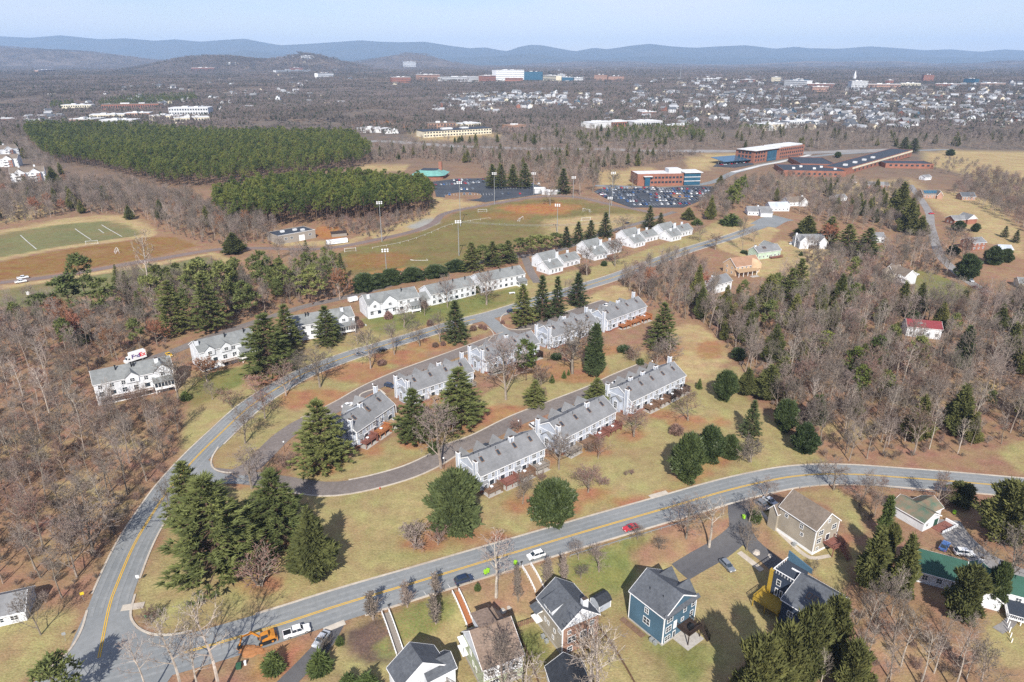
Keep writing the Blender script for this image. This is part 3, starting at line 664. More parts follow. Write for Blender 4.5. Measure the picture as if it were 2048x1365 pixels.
def dense(seed, h, shape, n=5200, leaf=.5, rad=.25, rough=.16, stem=.05):
    """dense evergreen: leaf tufts through the outer shell of a lumpy cone, egg or dome over a dark inner body"""
    rnd.seed(seed); global nrg; nrg = np.random.default_rng(seed); T, C = MB(), MB()
    T.tube((0, 0, -.4), (0, 0, h * .6), h * .02, h * .01, 6, False)
    def prof(z):
        if shape == 'cone': return np.where(z < .12, .55 + z / .12 * .45, 1 - ((z - .12) / .88) ** 1.15)
        if shape == 'egg': return np.sqrt(np.clip(1 - ((z - .36) / .64) ** 2, 0, 1)) * np.where(z < .36, .72 + .28 * (z / .36), 1)
        if shape == 'dome': return np.sqrt(np.clip(1 - (np.maximum(z - .30, 0) / .70) ** 2, 0, 1))
        if shape == 'column': return np.where(z < .08, .6 + 5 * z, 1 - .9 * np.clip((z - .45) / .55, 0, 1) ** 1.6)
    lobes = rdir(34); lobes[:, 2] = nrg.uniform(-1, 1, 34); lw = nrg.uniform(.75, 1.1, 34)
    def lump(z, a):     # clumps: the nearest of many boughs swells the outline, the gaps between them sink in
        D = np.stack([np.cos(a), np.sin(a)], 1); la = lobes[:, :2] / (np.linalg.norm(lobes[:, :2], axis=1)[:, None] + 1e-6)
        d2 = ((D[:, None] - la[None]) ** 2).sum(2) + ((z[:, None] * 2 - 1 - lobes[None, :, 2]) * (1.6 if h > 9 else 1.2)) ** 2
        return 1 - rough * 1.7 + rough * 2.9 * np.max(lw[None] * np.exp(-d2 / .13), 1)
    z = 1 - nrg.uniform(0, 1, n * 2) ** .62 if shape == 'cone' else nrg.uniform(.0, 1, n * 2)
    pz = prof(z); keep = nrg.uniform(0, 1, n * 2) < pz + .12; z = z[keep][:n]; pz = pz[keep][:n]; a = nrg.uniform(0, 6.283, len(z))
    r = rad * h * pz * lump(z, a) * nrg.uniform(.72, 1.0, len(z)) ** .6
    P = np.stack([r * np.cos(a), r * np.sin(a), stem * h + z * h * (1 - stem)], 1)
    out = np.stack([np.cos(a), np.sin(a), .25 + 1.2 * (z if shape in ('dome', 'egg') else z * .5)], 1); v = rdir(len(z)) * .75 + out * .75
    tris(P, P + v * leaf * nrg.uniform(.4, 1.5, (len(z), 1)), nrg.uniform(.28, .45, len(z)) * leaf, C)
    nn, mm = 9, 12; o = len(C.v)       # inner body so that the far side does not show through
    for i in range(nn):
        zz = np.array([(i + .5) / nn]); 
        for j in range(mm):
            aa = np.array([j * 6.283 / mm]); q = float(rad * h * prof(zz)[0] * lump(zz, aa)[0] * .74); C.v.append((q * math.cos(aa[0]), q * math.sin(aa[0]), h * (stem + .02 + float(zz[0]) * .93)))
    for i in range(nn - 1):
        for j in range(mm): C.f.append((o + i * mm + j, o + i * mm + (j + 1) % mm, o + (i + 1) * mm + (j + 1) % mm, o + (i + 1) * mm + j)); C.m.append(0)
    C.f.append(tuple(o + (nn - 1) * mm + j for j in range(mm))); C.m.append(0)
    return T, C
def loblolly(seed, h=23., clumps=34, per=30, crown=.42, rad=.15):
    rnd.seed(seed); global nrg; nrg = np.random.default_rng(seed); T, C = MB(), MB()
    T.tube((0, 0, -.5), (rnd.uniform(-.3, .3), rnd.uniform(-.3, .3), h * .95), h * .0105, h * .004, 6, False); cen = []
    for i in range(clumps):
        f = rnd.random() ** .8; a = i * 2.4 + rnd.uniform(-.4, .4); rr = h * rad * (1 - (2 * f - .75) ** 2 * .42) * rnd.uniform(.35, 1.1); z = h * (1 - crown) + h * crown * .94 * f
        p = Vector((rr * math.cos(a), rr * math.sin(a), z)); T.tube((0, 0, z - rr * .35), p, .045, .02, 3, False); cen.append(tuple(p))
    cen.append((0, 0, h * .97)); cen = np.repeat(np.array(cen), per, 0); v = rdir(len(cen)); v[:, 2] += .35
    tris(cen + v * .25, cen + v * nrg.uniform(.7, 1.35, (len(cen), 1)), nrg.uniform(.13, .24, len(cen)), C); return T, C
class Kind:
    """one tree prototype: unit meshes for trunk and crown, native height and half-width"""
    def __init__(s, T, C, h, tm, cm, hw=None, normed=False):
        if hw is None: hw = norm(T, C, h)
        s.h, s.w = h, hw; s.T = T.mesh('trunk', tm); s.C = C.mesh('crown', cm)
        J = MB(); J.v = T.v + C.v; n = len(T.v); J.f = T.f + [tuple(i + n for i in f) for f in C.f]; J.m = [0] * len(T.f) + [1] * len(C.f); s.J = J; s.jm = (tm, cm)
    def joint(s, name): return s.J.mesh(name, list(s.jm))
K = {}
K['vase'] = [Kind(*bare(s, 14, 'vase', .052), 14, 'bark', 'grey_twigs') for s in (1, 2, 3, 4)]
K['forest'] = [Kind(*bare(s, 19, 'forest', .036), 19, 'bark', 'twigs') for s in (11, 12, 13, 14, 15)]
K['pale'] = [Kind(*bare(s, 20, 'forest', .036, .9), 20, 'pale_bark', 'twigs') for s in (21, 22)]
K['bush'] = [Kind(*bare(s, 4, 'bush', .04, 1.15), 4, 'bark', 'grey_twigs') for s in (31, 32)]
K['redbush'] = [Kind(*bare(s, 4, 'bush', .04, 1.1), 4, 'bark', 'red_twigs') for s in (33, 34)]
K['redvase'] = [Kind(*bare(s, 9, 'vase', .035), 9, 'bark', 'red_twigs') for s in (36, 37)]
K['pinkvase'] = [Kind(*bare(s, 8, 'vase', .035), 8, 'bark', 'pink_twigs') for s in (38,)]
K['column'] = [Kind(*bare(s, 7, 'column', .042, 1.1), 7, 'bark', 'grey_twigs') for s in (41, 42)]
def ev(T, C, h, tm, cm): k_ = Kind(T, C, h, tm, cm); k_.w *= 1.1; return k_
K['pine'] = [ev(*white_pine(s, 18, .25), 18, 'pine_bark', 'pine_needles') for s in (51, 52, 53)]
K['spruce'] = [ev(*white_pine(s, 15, .20, 17, 20, .03, .6, .62, .95), 15, 'pine_bark', 'spruce_needles') for s in (55, 56)]
K['cedar'] = [ev(*dense(s, 11, 'cone', 6500, .5, .24, .28), 11, 'bark', 'cedar_foliage') for s in (61, 62)]
K['oval'] = [ev(*dense(s, 11, 'egg', 7500, .5, .33, .30), 11, 'bark', 'cedar_foliage') for s in (63,)]
K['roundpine'] = [ev(*dense(s, 12, 'egg', 9500, .62, .40, .27, .03), 12, 'pine_bark', 'spruce_needles') for s in (64,)]
K['holly'] = [ev(*dense(s, 8, 'egg', 7000, .42, .40, .26, .03), 8, 'bark', 'holly_leaves') for s in (65, 66)]
K['magnolia'] = [ev(*dense(s, 7, 'dome', 8000, .45, .60, .22, .02), 7, 'bark', 'holly_leaves') for s in (67,)]
K['darkcone'] = [ev(*dense(s, 14, 'column', 6500, .55, .16, .26), 14, 'bark', 'spruce_needles') for s in (68,)]
K['shrub'] = [ev(*dense(s, 2.2, 'dome', 900, .3, .5, .1, .0), 2.2, 'bark', 'holly_leaves') for s in (71,)]
K['redshrub'] = [ev(*dense(s, 2.0, 'dome', 1000, .26, .55, .1, .0), 2.0, 'bark', 'red_twigs') for s in (72,)]
K['brightshrub'] = [ev(*dense(s, 3, 'cone', 1500, .4, .36, .15, .0), 3, 'bark', 'bright_leaves') for s in (73,)]
K['loblolly'] = [ev(*loblolly(s), 23, 'pine_bark', 'loblolly_needles') for s in (81, 82, 83, 84)]
K['openpine'] = [ev(*loblolly(s, 14, 40, 40, .72, .26), 14, 'pine_bark', 'loblolly_needles') for s in (85,)]
K['scrubpine'] = [ev(*loblolly(s, 16, 46, 36, .62, .24), 16, 'pine_bark', 'pine_needles') for s in (86, 87)]
K['leafy'] = [Kind(*bare(91, 9, 'vase', .09), 9, 'bark', 'dead_leaves')]
K['ivy'] = [ev(*dense(92, 13, 'column', 3500, .5, .09, .35), 13, 'bark', 'bright_leaves')]
rnd.seed(99); nrg = np.random.default_rng(99)
TREEPOS = []
NM = {'vase': 'bare_tree', 'forest': 'bare_tree', 'pale': 'bare_tree', 'bush': 'bare_shrub', 'redbush': 'bare_shrub', 'redvase': 'bare_tree', 'pinkvase': 'bare_tree', 'column': 'bare_tree', 'pine': 'pine_tree', 'spruce': 'spruce_tree', 'cedar': 'cedar_tree', 'oval': 'cedar_tree',
      'roundpine': 'pine_tree', 'holly': 'holly_tree', 'magnolia': 'magnolia_tree', 'darkcone': 'conifer_tree', 'shrub': 'evergreen_shrub', 'redshrub': 'red_shrub', 'brightshrub': 'evergreen_shrub', 'loblolly': 'pine_tree', 'openpine': 'pine_tree', 'scrubpine': 'pine_tree', 'leafy': 'oak_tree', 'ivy': 'ivy_tree'}
CT = {'bare_shrub': 'shrub', 'red_shrub': 'shrub', 'evergreen_shrub': 'shrub', 'pine_tree': 'pine tree', 'conifer_tree': 'conifer', 'spruce_tree': 'spruce', 'cedar_tree': 'cedar', 'holly_tree': 'evergreen tree', 'magnolia_tree': 'evergreen tree'}
def plant(kind, base, hgt_, half=None, label=None, group=None, var=None):
    """one tree as a thing: Empty at its foot > trunk, crown (meshes shared between alike trees)"""
    P = K[kind]; p = P[rnd.randrange(len(P)) if var is None else var % len(P)]; name = NM[kind]
    sz = hgt_ / p.h; sx = (half / p.w) if half else sz * rnd.uniform(.88, 1.12); sx = min(max(sx, sz * .45), sz * 2.2)
    o = put(name, None, None, base, rnd.uniform(0, 6.28), label, CT.get(name, 'tree'), group); o.scale = (sx, sx, sz); o.empty_display_size = .5
    put('trunk', p.T, o); put('crown', p.C, o); TREEPOS.append((base[0], base[1])); return o
# ================================================================== BUILDINGS
_win = {}
def winmesh(w, h, cols, rows):
    k_ = (round(w, 2), round(h, 2), cols, rows)
    if k_ in _win: return _win[k_]
    f = MB(); t = .10
    f.box(-w / 2 - t, -.07, -t, -w / 2, .02, h + t).box(w / 2, -.07, -t, w / 2 + t, .02, h + t).box(-w / 2, -.07, h, w / 2, .02, h + t).box(-w / 2, -.07, -t, w / 2, .02, 0)
    for i in range(1, cols): x = -w / 2 + w * i / cols; f.box(x - .035, -.055, 0, x + .035, .02, h)
    for i in range(1, rows): z = h * i / rows; f.box(-w / 2, -.05, z - .03, w / 2, .02, z + .03)
    p = MB().quad((-w / 2, -.025, 0), (w / 2, -.025, 0), (w / 2, -.025, h), (-w / 2, -.025, h))
    _win[k_] = (f.mesh('window', 'white_trim'), p.mesh('pane', 'glass')); return _win[k_]
DIRS = {'S': 0, 'E': R(90), 'N': R(180), 'W': R(-90)}
class Bld:
    """a building: local x along its camera-facing side, y into its depth, z up, origin at the near left corner on the ground"""
    def __init__(s, name, A, B, label, cat, group=None, z=None, rz=None):
        A, B = Vector(A), Vector(B) if B is not None else None
        s.L = (Vector(B[:2]) - Vector(A[:2])).length if B is not None else 0
        s.rz = math.atan2(B[1] - A[1], B[0] - A[0]) if rz is None else rz
        s.z = h1(A[0], A[1]) if z is None else z
        s.o = put(name, None, None, (A[0], A[1], s.z), s.rz, label, cat, group); s.o.empty_display_size = 1
        s.u = Vector((math.cos(s.rz), math.sin(s.rz)))
    def loc(s, p):
        """world point -> local xy"""
        d = Vector((p[0] - s.o.location.x, p[1] - s.o.location.y)); return d.dot(s.u), d.dot(Vector((-s.u.y, s.u.x)))
    def part(s, name, mb, m, label=None, parent=None): return kid(name, mb.mesh(name, m), parent or s.o, label=label)
    def box(s, name, m, *c, label=None): return s.part(name, MB().box(*c), m, label)
    def gable(s, x0, y0, x1, y1, ze, zr, ridge='x', wall='white_siding', roof='grey_shingles', z0=-1.2, over=.35, th=.18, trim=True, base=None, fr=.5, ends=(1, 1)):
        """walls with gable ends and a two-slope roof; fr shifts the ridge; base = (material, height) for a plinth"""
        W = MB()
        if ridge == 'x':
            ym = y0 + (y1 - y0) * fr
            W.prism([(y0, z0), (y1, z0), (y1, ze), (ym, zr), (y0, ze)], 'x', x0, x1)
            sl = ((y0, ym), (y1, ym))
        else:
            xm = x0 + (x1 - x0) * fr
            W.prism([(x0, z0), (xm if False else x1, z0), (x1, ze), (xm, zr), (x0, ze)], 'y', y0, y1)
            sl = ((x0, xm), (x1, xm))
        w = s.part('wall', W, wall)
        if base:
            b_ = MB().box(x0 - .06, y0 - .06, z0, x1 + .06, y1 + .06, base[1]); s.part('foundation', b_, base[0])
        Rf = MB(); T = MB()
        for e, m_ in sl:
            k_ = (zr - ze) / abs(m_ - e); sg = 1 if e < m_ else -1; eo = e - sg * over; zo = ze - over * k_
            pr = [(eo, zo + .02), (m_, zr + .02), (m_, zr + .02 + th), (eo, zo + .02 + th)]
            a, b_ = (x0, x1) if ridge == 'x' else (y0, y1)
            Rf.prism(pr, ridge, a - over * .8 * ends[0], b_ + over * .8 * ends[1])
            if trim:
                for q, dd, en in ((a, -1, ends[0]), (b_, 1, ends[1])):
                    if not en: continue
                    q0 = q + dd * over * .8; T.prism([(eo, zo - .1), (m_, zr - .1), (m_, zr + .22), (eo, zo + .22)], ridge, min(q0, q0 + dd * .07), max(q0, q0 + dd * .07))
                g0, g1 = (eo - sg * .09, eo - sg * .002); T.prism([(min(g0, g1), zo - .02), (max(g0, g1), zo - .02), (max(g0, g1), zo + .17), (min(g0, g1), zo + .17)], ridge, a - over * .6, b_ + over * .6)
        r = s.part('roof', Rf, roof)
        if trim and T.v: s.part('trim', T, 'white_trim')
        return r
    def flat(s, x0, y0, x1, y1, h, wall, roof, z0=-1.5, par=.5):
        s.part('wall', MB().box(x0, y0, z0, x1, y1, h), wall)
        s.part('roof', MB().box(x0 + .3, y0 + .3, h + .01, x1 - .3, y1 - .3, h + .12), roof)
        P = MB().box(x0 - .05, y0 - .05, h - .25, x1 + .05, y0 + .3, h + par).box(x0 - .05, y1 - .3, h - .25, x1 + .05, y1 + .05, h + par).box(x0 - .05, y0 + .3, h - .25, x0 + .3, y1 - .3, h + par).box(x1 - .3, y0 + .3, h - .25, x1 + .05, y1 - .3, h + par)
        s.part('parapet', P, wall)
    def win(s, x, y, z, w=.9, h=1.3, d='S', cols=2, rows=2, parent=None):
        f, p = winmesh(w, h, cols, rows)
        o = kid('window', f, parent or s.o, (x, y, z), DIRS[d]); 
        if parent is None: kid('pane', p, o)
        else: kid('pane', p, parent, (x, y, z), DIRS[d])
        return o
    def wins(s, xs, y, z, w=.9, h=1.3, d='S', cols=2, rows=2):
        for x in xs: s.win(x, y, z, w, h, d, cols, rows)
    def winsx(s, x, ys, z, w=.9, h=1.3, d='W', cols=2, rows=2):
        for y in ys: s.win(x, y, z, w, h, d, cols, rows)
    def chimney(s, x, y, w, d, z0, z1, m='bluegrey_siding', corners=True):
        c = s.part('chimney', MB().box(x, y, z0, x + w, y + d, z1), m)
        if corners:
            t = MB()
            for a in (x - .03, x + w - .12):
                for b_ in (y - .03, y + d - .12): t.box(a, b_, z0, a + .15, b_ + .15, z1)
            t.box(x - .08, y - .08, z1 - .25, x + w + .08, y + d + .08, z1 + .01); kid('trim', t.mesh('trim', 'white_trim'), c)
        kid('chimney_cap', MB().box(x + .08, y + .08, z1 + .01, x + w - .08, y + d - .08, z1 + .16).mesh('chimney_cap', 'chimney_cap'), c)
    def pipe(s, x, y, z0, z1, r=.2): s.part('flue_pipe', MB().tube((x, y, z0), (x, y, z1), r, r, 8).tube((x, y, z1), (x, y, z1 + .3), r * 1.5, r * 1.4, 8), 'black_metal')
    def skylight(s, x, y, zf, slope, w=.9, l=1.4):
        """on the near slope: zf = roof height at y, slope = rise per metre"""
        f = MB().quad((x, y, zf + .3), (x + w, y, zf + .3), (x + w, y + l, zf + .3 + slope * l), (x, y + l, zf + .3 + slope * l))
        t = MB(); e = .12
        for x0, x1, ya, yb in ((x - e, x, y - e, y + l + e), (x + w, x + w + e, y - e, y + l + e), (x, x + w, y - e, y), (x, x + w, y + l, y + l + e)):
            za, zb = zf + slope * (ya - y), zf + slope * (yb - y); o = len(t.v)
            t.v += [(x0, ya, za), (x1, ya, za), (x1, yb, zb), (x0, yb, zb), (x0, ya, za + .36), (x1, ya, za + .36), (x1, yb, zb + .36), (x0, yb, zb + .36)]
            t.f += [tuple(o + i for i in q) for q in ((4, 5, 6, 7), (0, 1, 5, 4), (1, 2, 6, 5), (2, 3, 7, 6), (3, 0, 4, 7))]; t.m += [0] * 5
        o = s.part('skylight', t, 'brown_wood'); kid('pane', f.mesh('pane', 'glass'), o)
    def door(s, x, y, z, w=1., h=2.1, d='S', m='white_trim', glass=True):
        o = kid('door', MB().box(-w / 2, -.06, 0, w / 2, .02, h).mesh('door', m), s.o, (x, y, z), DIRS[d])
        if glass: kid('pane', MB().box(-w / 2 + .15, -.08, .25, w / 2 - .15, -.055, h - .2).mesh('pane', 'glass'), o)
    def deck(s, x0, y0, x1, y1, z, m='brown_wood', rail=1.0, posts=True, rm=None, sides='SEW', zg=-.8, cover=None):
        o = s.part('deck', MB().box(x0, y0, z - .22, x1, y1, z), m)
        r = MB(); n = 0
        def run(ax, ay, bx, by):
            d = math.hypot(bx - ax, by - ay); k_ = max(2, int(d / .35)); dx, dy = (bx - ax) / d, (by - ay) / d
            for i in range(k_ + 1):
                px, py = ax + (bx - ax) * i / k_, ay + (by - ay) * i / k_; q = .05 if i % 5 == 0 or i == k_ else .025; r.box(px - q, py - q, z, px + q, py + q, z + rail)
            hx, hy = (0.02, .06) if abs(dx) > abs(dy) else (.06, .02)
            r.box(min(ax, bx) - hx, min(ay, by) - hy, z + rail, max(ax, bx) + hx, max(ay, by) + hy, z + rail + .08); r.box(min(ax, bx) - .015, min(ay, by) - .015, z + .12, max(ax, bx) + .015, max(ay, by) + .015, z + .2)
        e = .06
        if 'S' in sides: run(x0 + e, y0 + e, x1 - e, y0 + e)
        if 'W' in sides: run(x0 + e, y0 + e, x0 + e, y1)
        if 'E' in sides: run(x1 - e, y0 + e, x1 - e, y1)
        kid('railing', r.mesh('railing', rm or m), o)
        if posts:
            for px in ((x0 + .15, x1 - .15) if x1 - x0 < 5 else (x0 + .15, (x0 + x1) / 2, x1 - .15)): kid('post', MB().box(px - .09, y0 + .1, zg, px + .09, y0 + .28, z - .22).mesh('post', m), o)
        return o
    def stairs(s, x, y, z, w, n, run=.28, d='S', m='brown_wood'):
        mb = MB(); st = z / n
        for i in range(n):
            if d == 'S': mb.box(x, y - run * (i + 1), z - st * (i + 1) - .06, x + w, y - run * i, z - st * (i + 1) + .02)
            else: mb.box(x + run * i, y, z - st * (i + 1) - .06, x + run * (i + 1), y + w, z - st * (i + 1) + .02)
        for q in (0, w):
            if d == 'S':
                for zz in (0, .5, .95): mb.prism([(y, z + zz - .1), (y, z + zz + .02), (y - run * n, zz + .02), (y - run * n, zz - .1)], 'x', x + q - .04, x + q + .04)
                for i in range(0, n + 1, 3): mb.box(x + q - .05, y - run * i - .05, z - st * i - .3, x + q + .05, y - run * i + .05, z - st * i + 1)
            else:
                for zz in (0, .5, .95): mb.prism([(x, z + zz - .1), (x, z + zz + .02), (x + run * n, zz + .02), (x + run * n, zz - .1)], 'y', y + q - .04, y + q + .04)
                for i in range(0, n + 1, 3): mb.box(x + run * i - .05, y + q - .05, z - st * i - .3, x + run * i + .05, y + q + .05, z - st * i + 1)
        s.part('stair', mb, m)

# ---- blue-grey townhouse rows
def townhouse(A, B, D, label, units, tall=None, decks=(), mid=(), seed=0, step=None, zr=9.6, ze=6.0):
    A = plane(*A); B = plane(*B); rnd.seed(seed)
    b = Bld('townhouse_row', A, B, label, 'townhouses', 'blue-grey townhouse rows')
    L, w = b.L, b.L / units; sl = (zr - ze) / (D / 2)
    if step:            # the roof steps at a fire wall
        xs = L * step; b.gable(0, 0, xs, D, ze, zr, 'x', 'bluegrey_siding', 'grey_shingles', base=('brick_wall', .9), ends=(1, 0)); b.gable(xs + .01, .9, L, D + .9, ze, zr + .05, 'x', 'bluegrey_siding', 'grey_shingles', base=('brick_wall', .9), ends=(0, 1))
        b.part('fire_wall', MB().prism([(-.1, ze - .3), (D * .5, zr + .32), (D * .5 + .3, zr + .32), (.9 - .0, ze - .3)], 'x', xs - .08, xs + .08), 'white_trim')
    else:
        b.gable(0, 0, L, D, ze, zr, 'x', 'bluegrey_siding', 'grey_shingles', base=('brick_wall', .9))
    t = MB()
    for i in range(units + 1):
        x = min(max(L * i / units, .1), L - .1); yy = -.05 if not step or x <= L * step else .85
        t.box(x - .1, yy, .9, x + .1, yy + .04, ze - .05)
    t.box(0, -.04, 3.35, L * (step or 1), .0, 3.5)
    for yy in (.05, D - .25): t.box(-.05, yy, .9, 0, yy + .2, ze - .05); t.box(L, yy, .9, L + .05, yy + .2, ze - .05)
    t.prism([(0, ze), (D, ze), (D, ze + .18), (0, ze + .18)], 'x', -.04, 0)
    b.part('corner_board', t, 'white_trim')
    for i in range(units):
        x0 = L * i / units; yy = 0 if not step or x0 + .5 < L * step else .9
        f = i % 2
        b.win(x0 + w * .28, yy, 4.0, 1.5, 1.35, 'S', 3, 2); b.win(x0 + w * .74, yy, 4.0, .9, 1.35, 'S', 2, 2)
        b.door(x0 + w * (.3 if f else .65), yy, 1.25, 1.9, 2.0); b.win(x0 + w * (.78 if f else .2), yy, 1.5, 1.3, 1.5, 'S', 2, 2)
        if f == 0: b.part('bay', MB().box(x0 + w * .06, yy - .7, 1.0, x0 + w * .38, yy, 3.2), 'bluegrey_siding'); b.part('bay_roof', MB().prism([(yy - .85, 3.15), (yy, 3.65), (yy, 3.2)], 'x', x0 + w * .04, x0 + w * .40), 'grey_shingles'); b.win(x0 + w * .22, yy - .7, 1.4, 1.2, 1.5)
        b.skylight(x0 + w * .45, D * .26 + yy, ze + sl * D * .26, sl)
        b.pipe(x0 + w * .3, D * .5 + yy, zr, zr + .55, .07); b.pipe(x0 + w * .5, D * .42 + yy, ze + sl * D * .42, zr + .3, .06)
        # gables on the street side showing over the ridge
        xm = x0 + w * .5
        b.part('roof_gable', MB().prism([(xm - w * .22, ze - 1.2), (xm + w * .22, ze - 1.2), (xm, zr - 2.1)], 'y', D * .8 + yy, D + yy + 2.4), 'bluegrey_siding')
        g = MB()
        for s_ in (-1, 1): g.prism([(xm, zr - 2.0), (xm + s_ * w * .26, ze - 1.4), (xm + s_ * w * .26, ze - 1.22), (xm, zr - 1.8)], 'y', D * .78 + yy, D + yy + 2.8)
        b.part('porch_roof', g, 'grey_shingles')
    # left gable end: tall outside chimney near the front, arched bay window, second chimney behind
    b.chimney(-.75, 1.2, .8, 1.5, -1, zr + .6); b.chimney(-.75, D - 1.6, .8, 1.2, -1, zr - .6)
    b.part('bay', MB().box(-.9, D * .38, -.8, -.01, D * .68, 4.6), 'bluegrey_siding'); ym = D * .53
    g = MB()
    for s_ in (-1, 1): g.prism([(ym, 6.0), (ym + s_ * D * .19, 4.5), (ym + s_ * D * .19, 4.68), (ym, 6.2)], 'x', -1.15, 0)
    b.part('bay_roof', g, 'grey_shingles'); b.part('bay_gable', MB().prism([(D * .38, 4.6), (D * .68, 4.6), (ym, 6.0)], 'x', -.9, -.01), 'bluegrey_siding')
    b.win(-.9, ym, 1.2, 1.3, 2.6, 'W', 2, 3); b.win(0, D * .2, 4.0, .8, 1.3, 'W'); b.win(0, D * .83, 4.0, .8, 1.3, 'W'); b.win(0, D * .25, 1.4, .8, 1.4, 'W'); b.win(0, .45, 1.4, .7, 1.4, 'W')
    # arched head over the bay window
    ar = MB()
    for i in range(6):
        a0, a1 = math.pi * i / 6, math.pi * (i + 1) / 6; ar.prism([(ym + .75 * math.cos(a0), 3.85 + .55 * math.sin(a0)), (ym + .75 * math.cos(a1), 3.85 + .55 * math.sin(a1)), (ym + .6 * math.cos(a1), 3.85 + .42 * math.sin(a1)), (ym + .6 * math.cos(a0), 3.85 + .42 * math.sin(a0))], 'x', -.97, -.9)
    b.part('arch_trim', ar, 'white_trim')
    for x, y in mid: b.chimney(L * x, D * y, 1.5, .9, ze + sl * D * y - .3, zr + 1.3)
    if tall: b.chimney(L - .02, D * tall, .9, 1.3, -1, zr + 1.6)
    for (i, m, z, dp) in decks:
        x0 = L * i / units; b.deck(x0 + .5, -dp, x0 + w * .88, -.02, z, m)
        b.part('patio', MB().box(x0 + .4, -dp - .3, -.5, x0 + w * .9, -.1, .06), 'concrete')
        pt = MB().box(x0 + w * .93, -dp, -.6, x0 + w * .93 + .08, -.05, z + 1.2); b.part('privacy_screen', pt, m if m != 'grey_wood' else 'tan_wood')
        if rnd.random() < .8:
            tb = MB(); cx = x0 + w * .45; tb.tube((cx, -dp * .5, z + .68), (cx, -dp * .5, z + .74), .55, .55, 10).tube((cx, -dp * .5, z), (cx, -dp * .5, z + .68), .05, .05, 5)
            put('patio_table', tb.mesh('patio_table', 'white_paint'), None, b.o.location, b.rz, 'round white patio table on the %s deck of the %s row' % (('first', 'second', 'third', 'fourth', 'fifth')[i], SHORT[seed - 1]), 'table', 'patio tables on the townhouse decks')
    rnd.seed(seed + 500)
    return b
TH = []
SHORT = ('nearest lower', 'middle lower', 'far lower', 'short upper', 'pine-screened upper', 'tree-screened upper', 'shaded upper', 'last upper')
TH.append(townhouse((961, 951.6, 6), (1090, 895, 6), 11.9, 'lower townhouse row nearest the lower road, partly behind the round pine, with three wooden decks', 4, None, [(0, 'brown_wood', 1.4, 3.2), (1, 'red_wood', 1.7, 3.6), (2, 'brown_wood', 1.7, 3.4), (3, 'grey_wood', 1.7, 3.2)], [(.60, .42)], 1))
TH.append(townhouse((1126, 878, 6), (1232, 822.5, 6), 12, 'lower townhouse row in the middle, with a red deck at its right end', 4, None, [(0, 'grey_wood', 1.5, 3.2), (1, 'brown_wood', 1.6, 3.6), (2, 'red_wood', 1.7, 3.4), (3, 'red_wood', 1.7, 3.4)], [(.62, .40)], 2))
TH.append(townhouse((1263, 803, 6), (1371, 751, 6), 12, 'lower townhouse row at the far right, with three ridge chimneys and a tall end chimney', 5, .62, [(1, 'brown_wood', 1.6, 3.4), (2, 'brown_wood', 1.6, 3.4), (3, 'dark_wood', 1.5, 3.2), (4, 'dark_wood', 1.4, 3.0)], [(.20, .52), (.42, .52), (.66, .52)], 3))
TH.append(townhouse((713, 866, 6), (792, 812, 6), 11.5, 'short upper townhouse row at the left end, with red decks and a tall chimney', 3, .72, [(0, 'red_wood', 2.0, 3.2), (1, 'orange_wood', 2.0, 3.4), (2, 'tan_wood', 2.0, 3.2)], [(.40, .45)], 4, .45))
TH.append(townhouse((823, 784, 6), (947, 742, 6), 11.5, 'upper townhouse row behind the two big pines', 4, .66, [(1, 'tan_wood', 1.6, 3.0), (3, 'grey_wood', 1.6, 3.0)], [(.56, .52)], 5))
TH.append(townhouse((972, 722, 6), (1079, 686, 6), 11.5, 'upper townhouse row behind the wide bare tree', 4, None, [(3, 'dark_wood', 1.6, 3.0), (0, 'grey_wood', 1.5, 3.0)], [(.52, .52)], 6))
TH.append(townhouse((1106, 674, 6), (1196, 644, 6), 11.5, 'upper townhouse row in the shade of bare branches beside the narrow dark conifer', 4, .66, [(1, 'grey_wood', 1.5, 3.0)], [(.42, .52)], 7))
TH.append(townhouse((1215, 643, 6), (1293, 614, 6), 11.5, 'upper townhouse row at the far right end, with bright orange decks', 4, .70, [(1, 'orange_wood', 1.8, 3.2), (2, 'orange_wood', 1.8, 3.4), (3, 'orange_wood', 2.0, 4.2)], [(.48, .52)], 8))

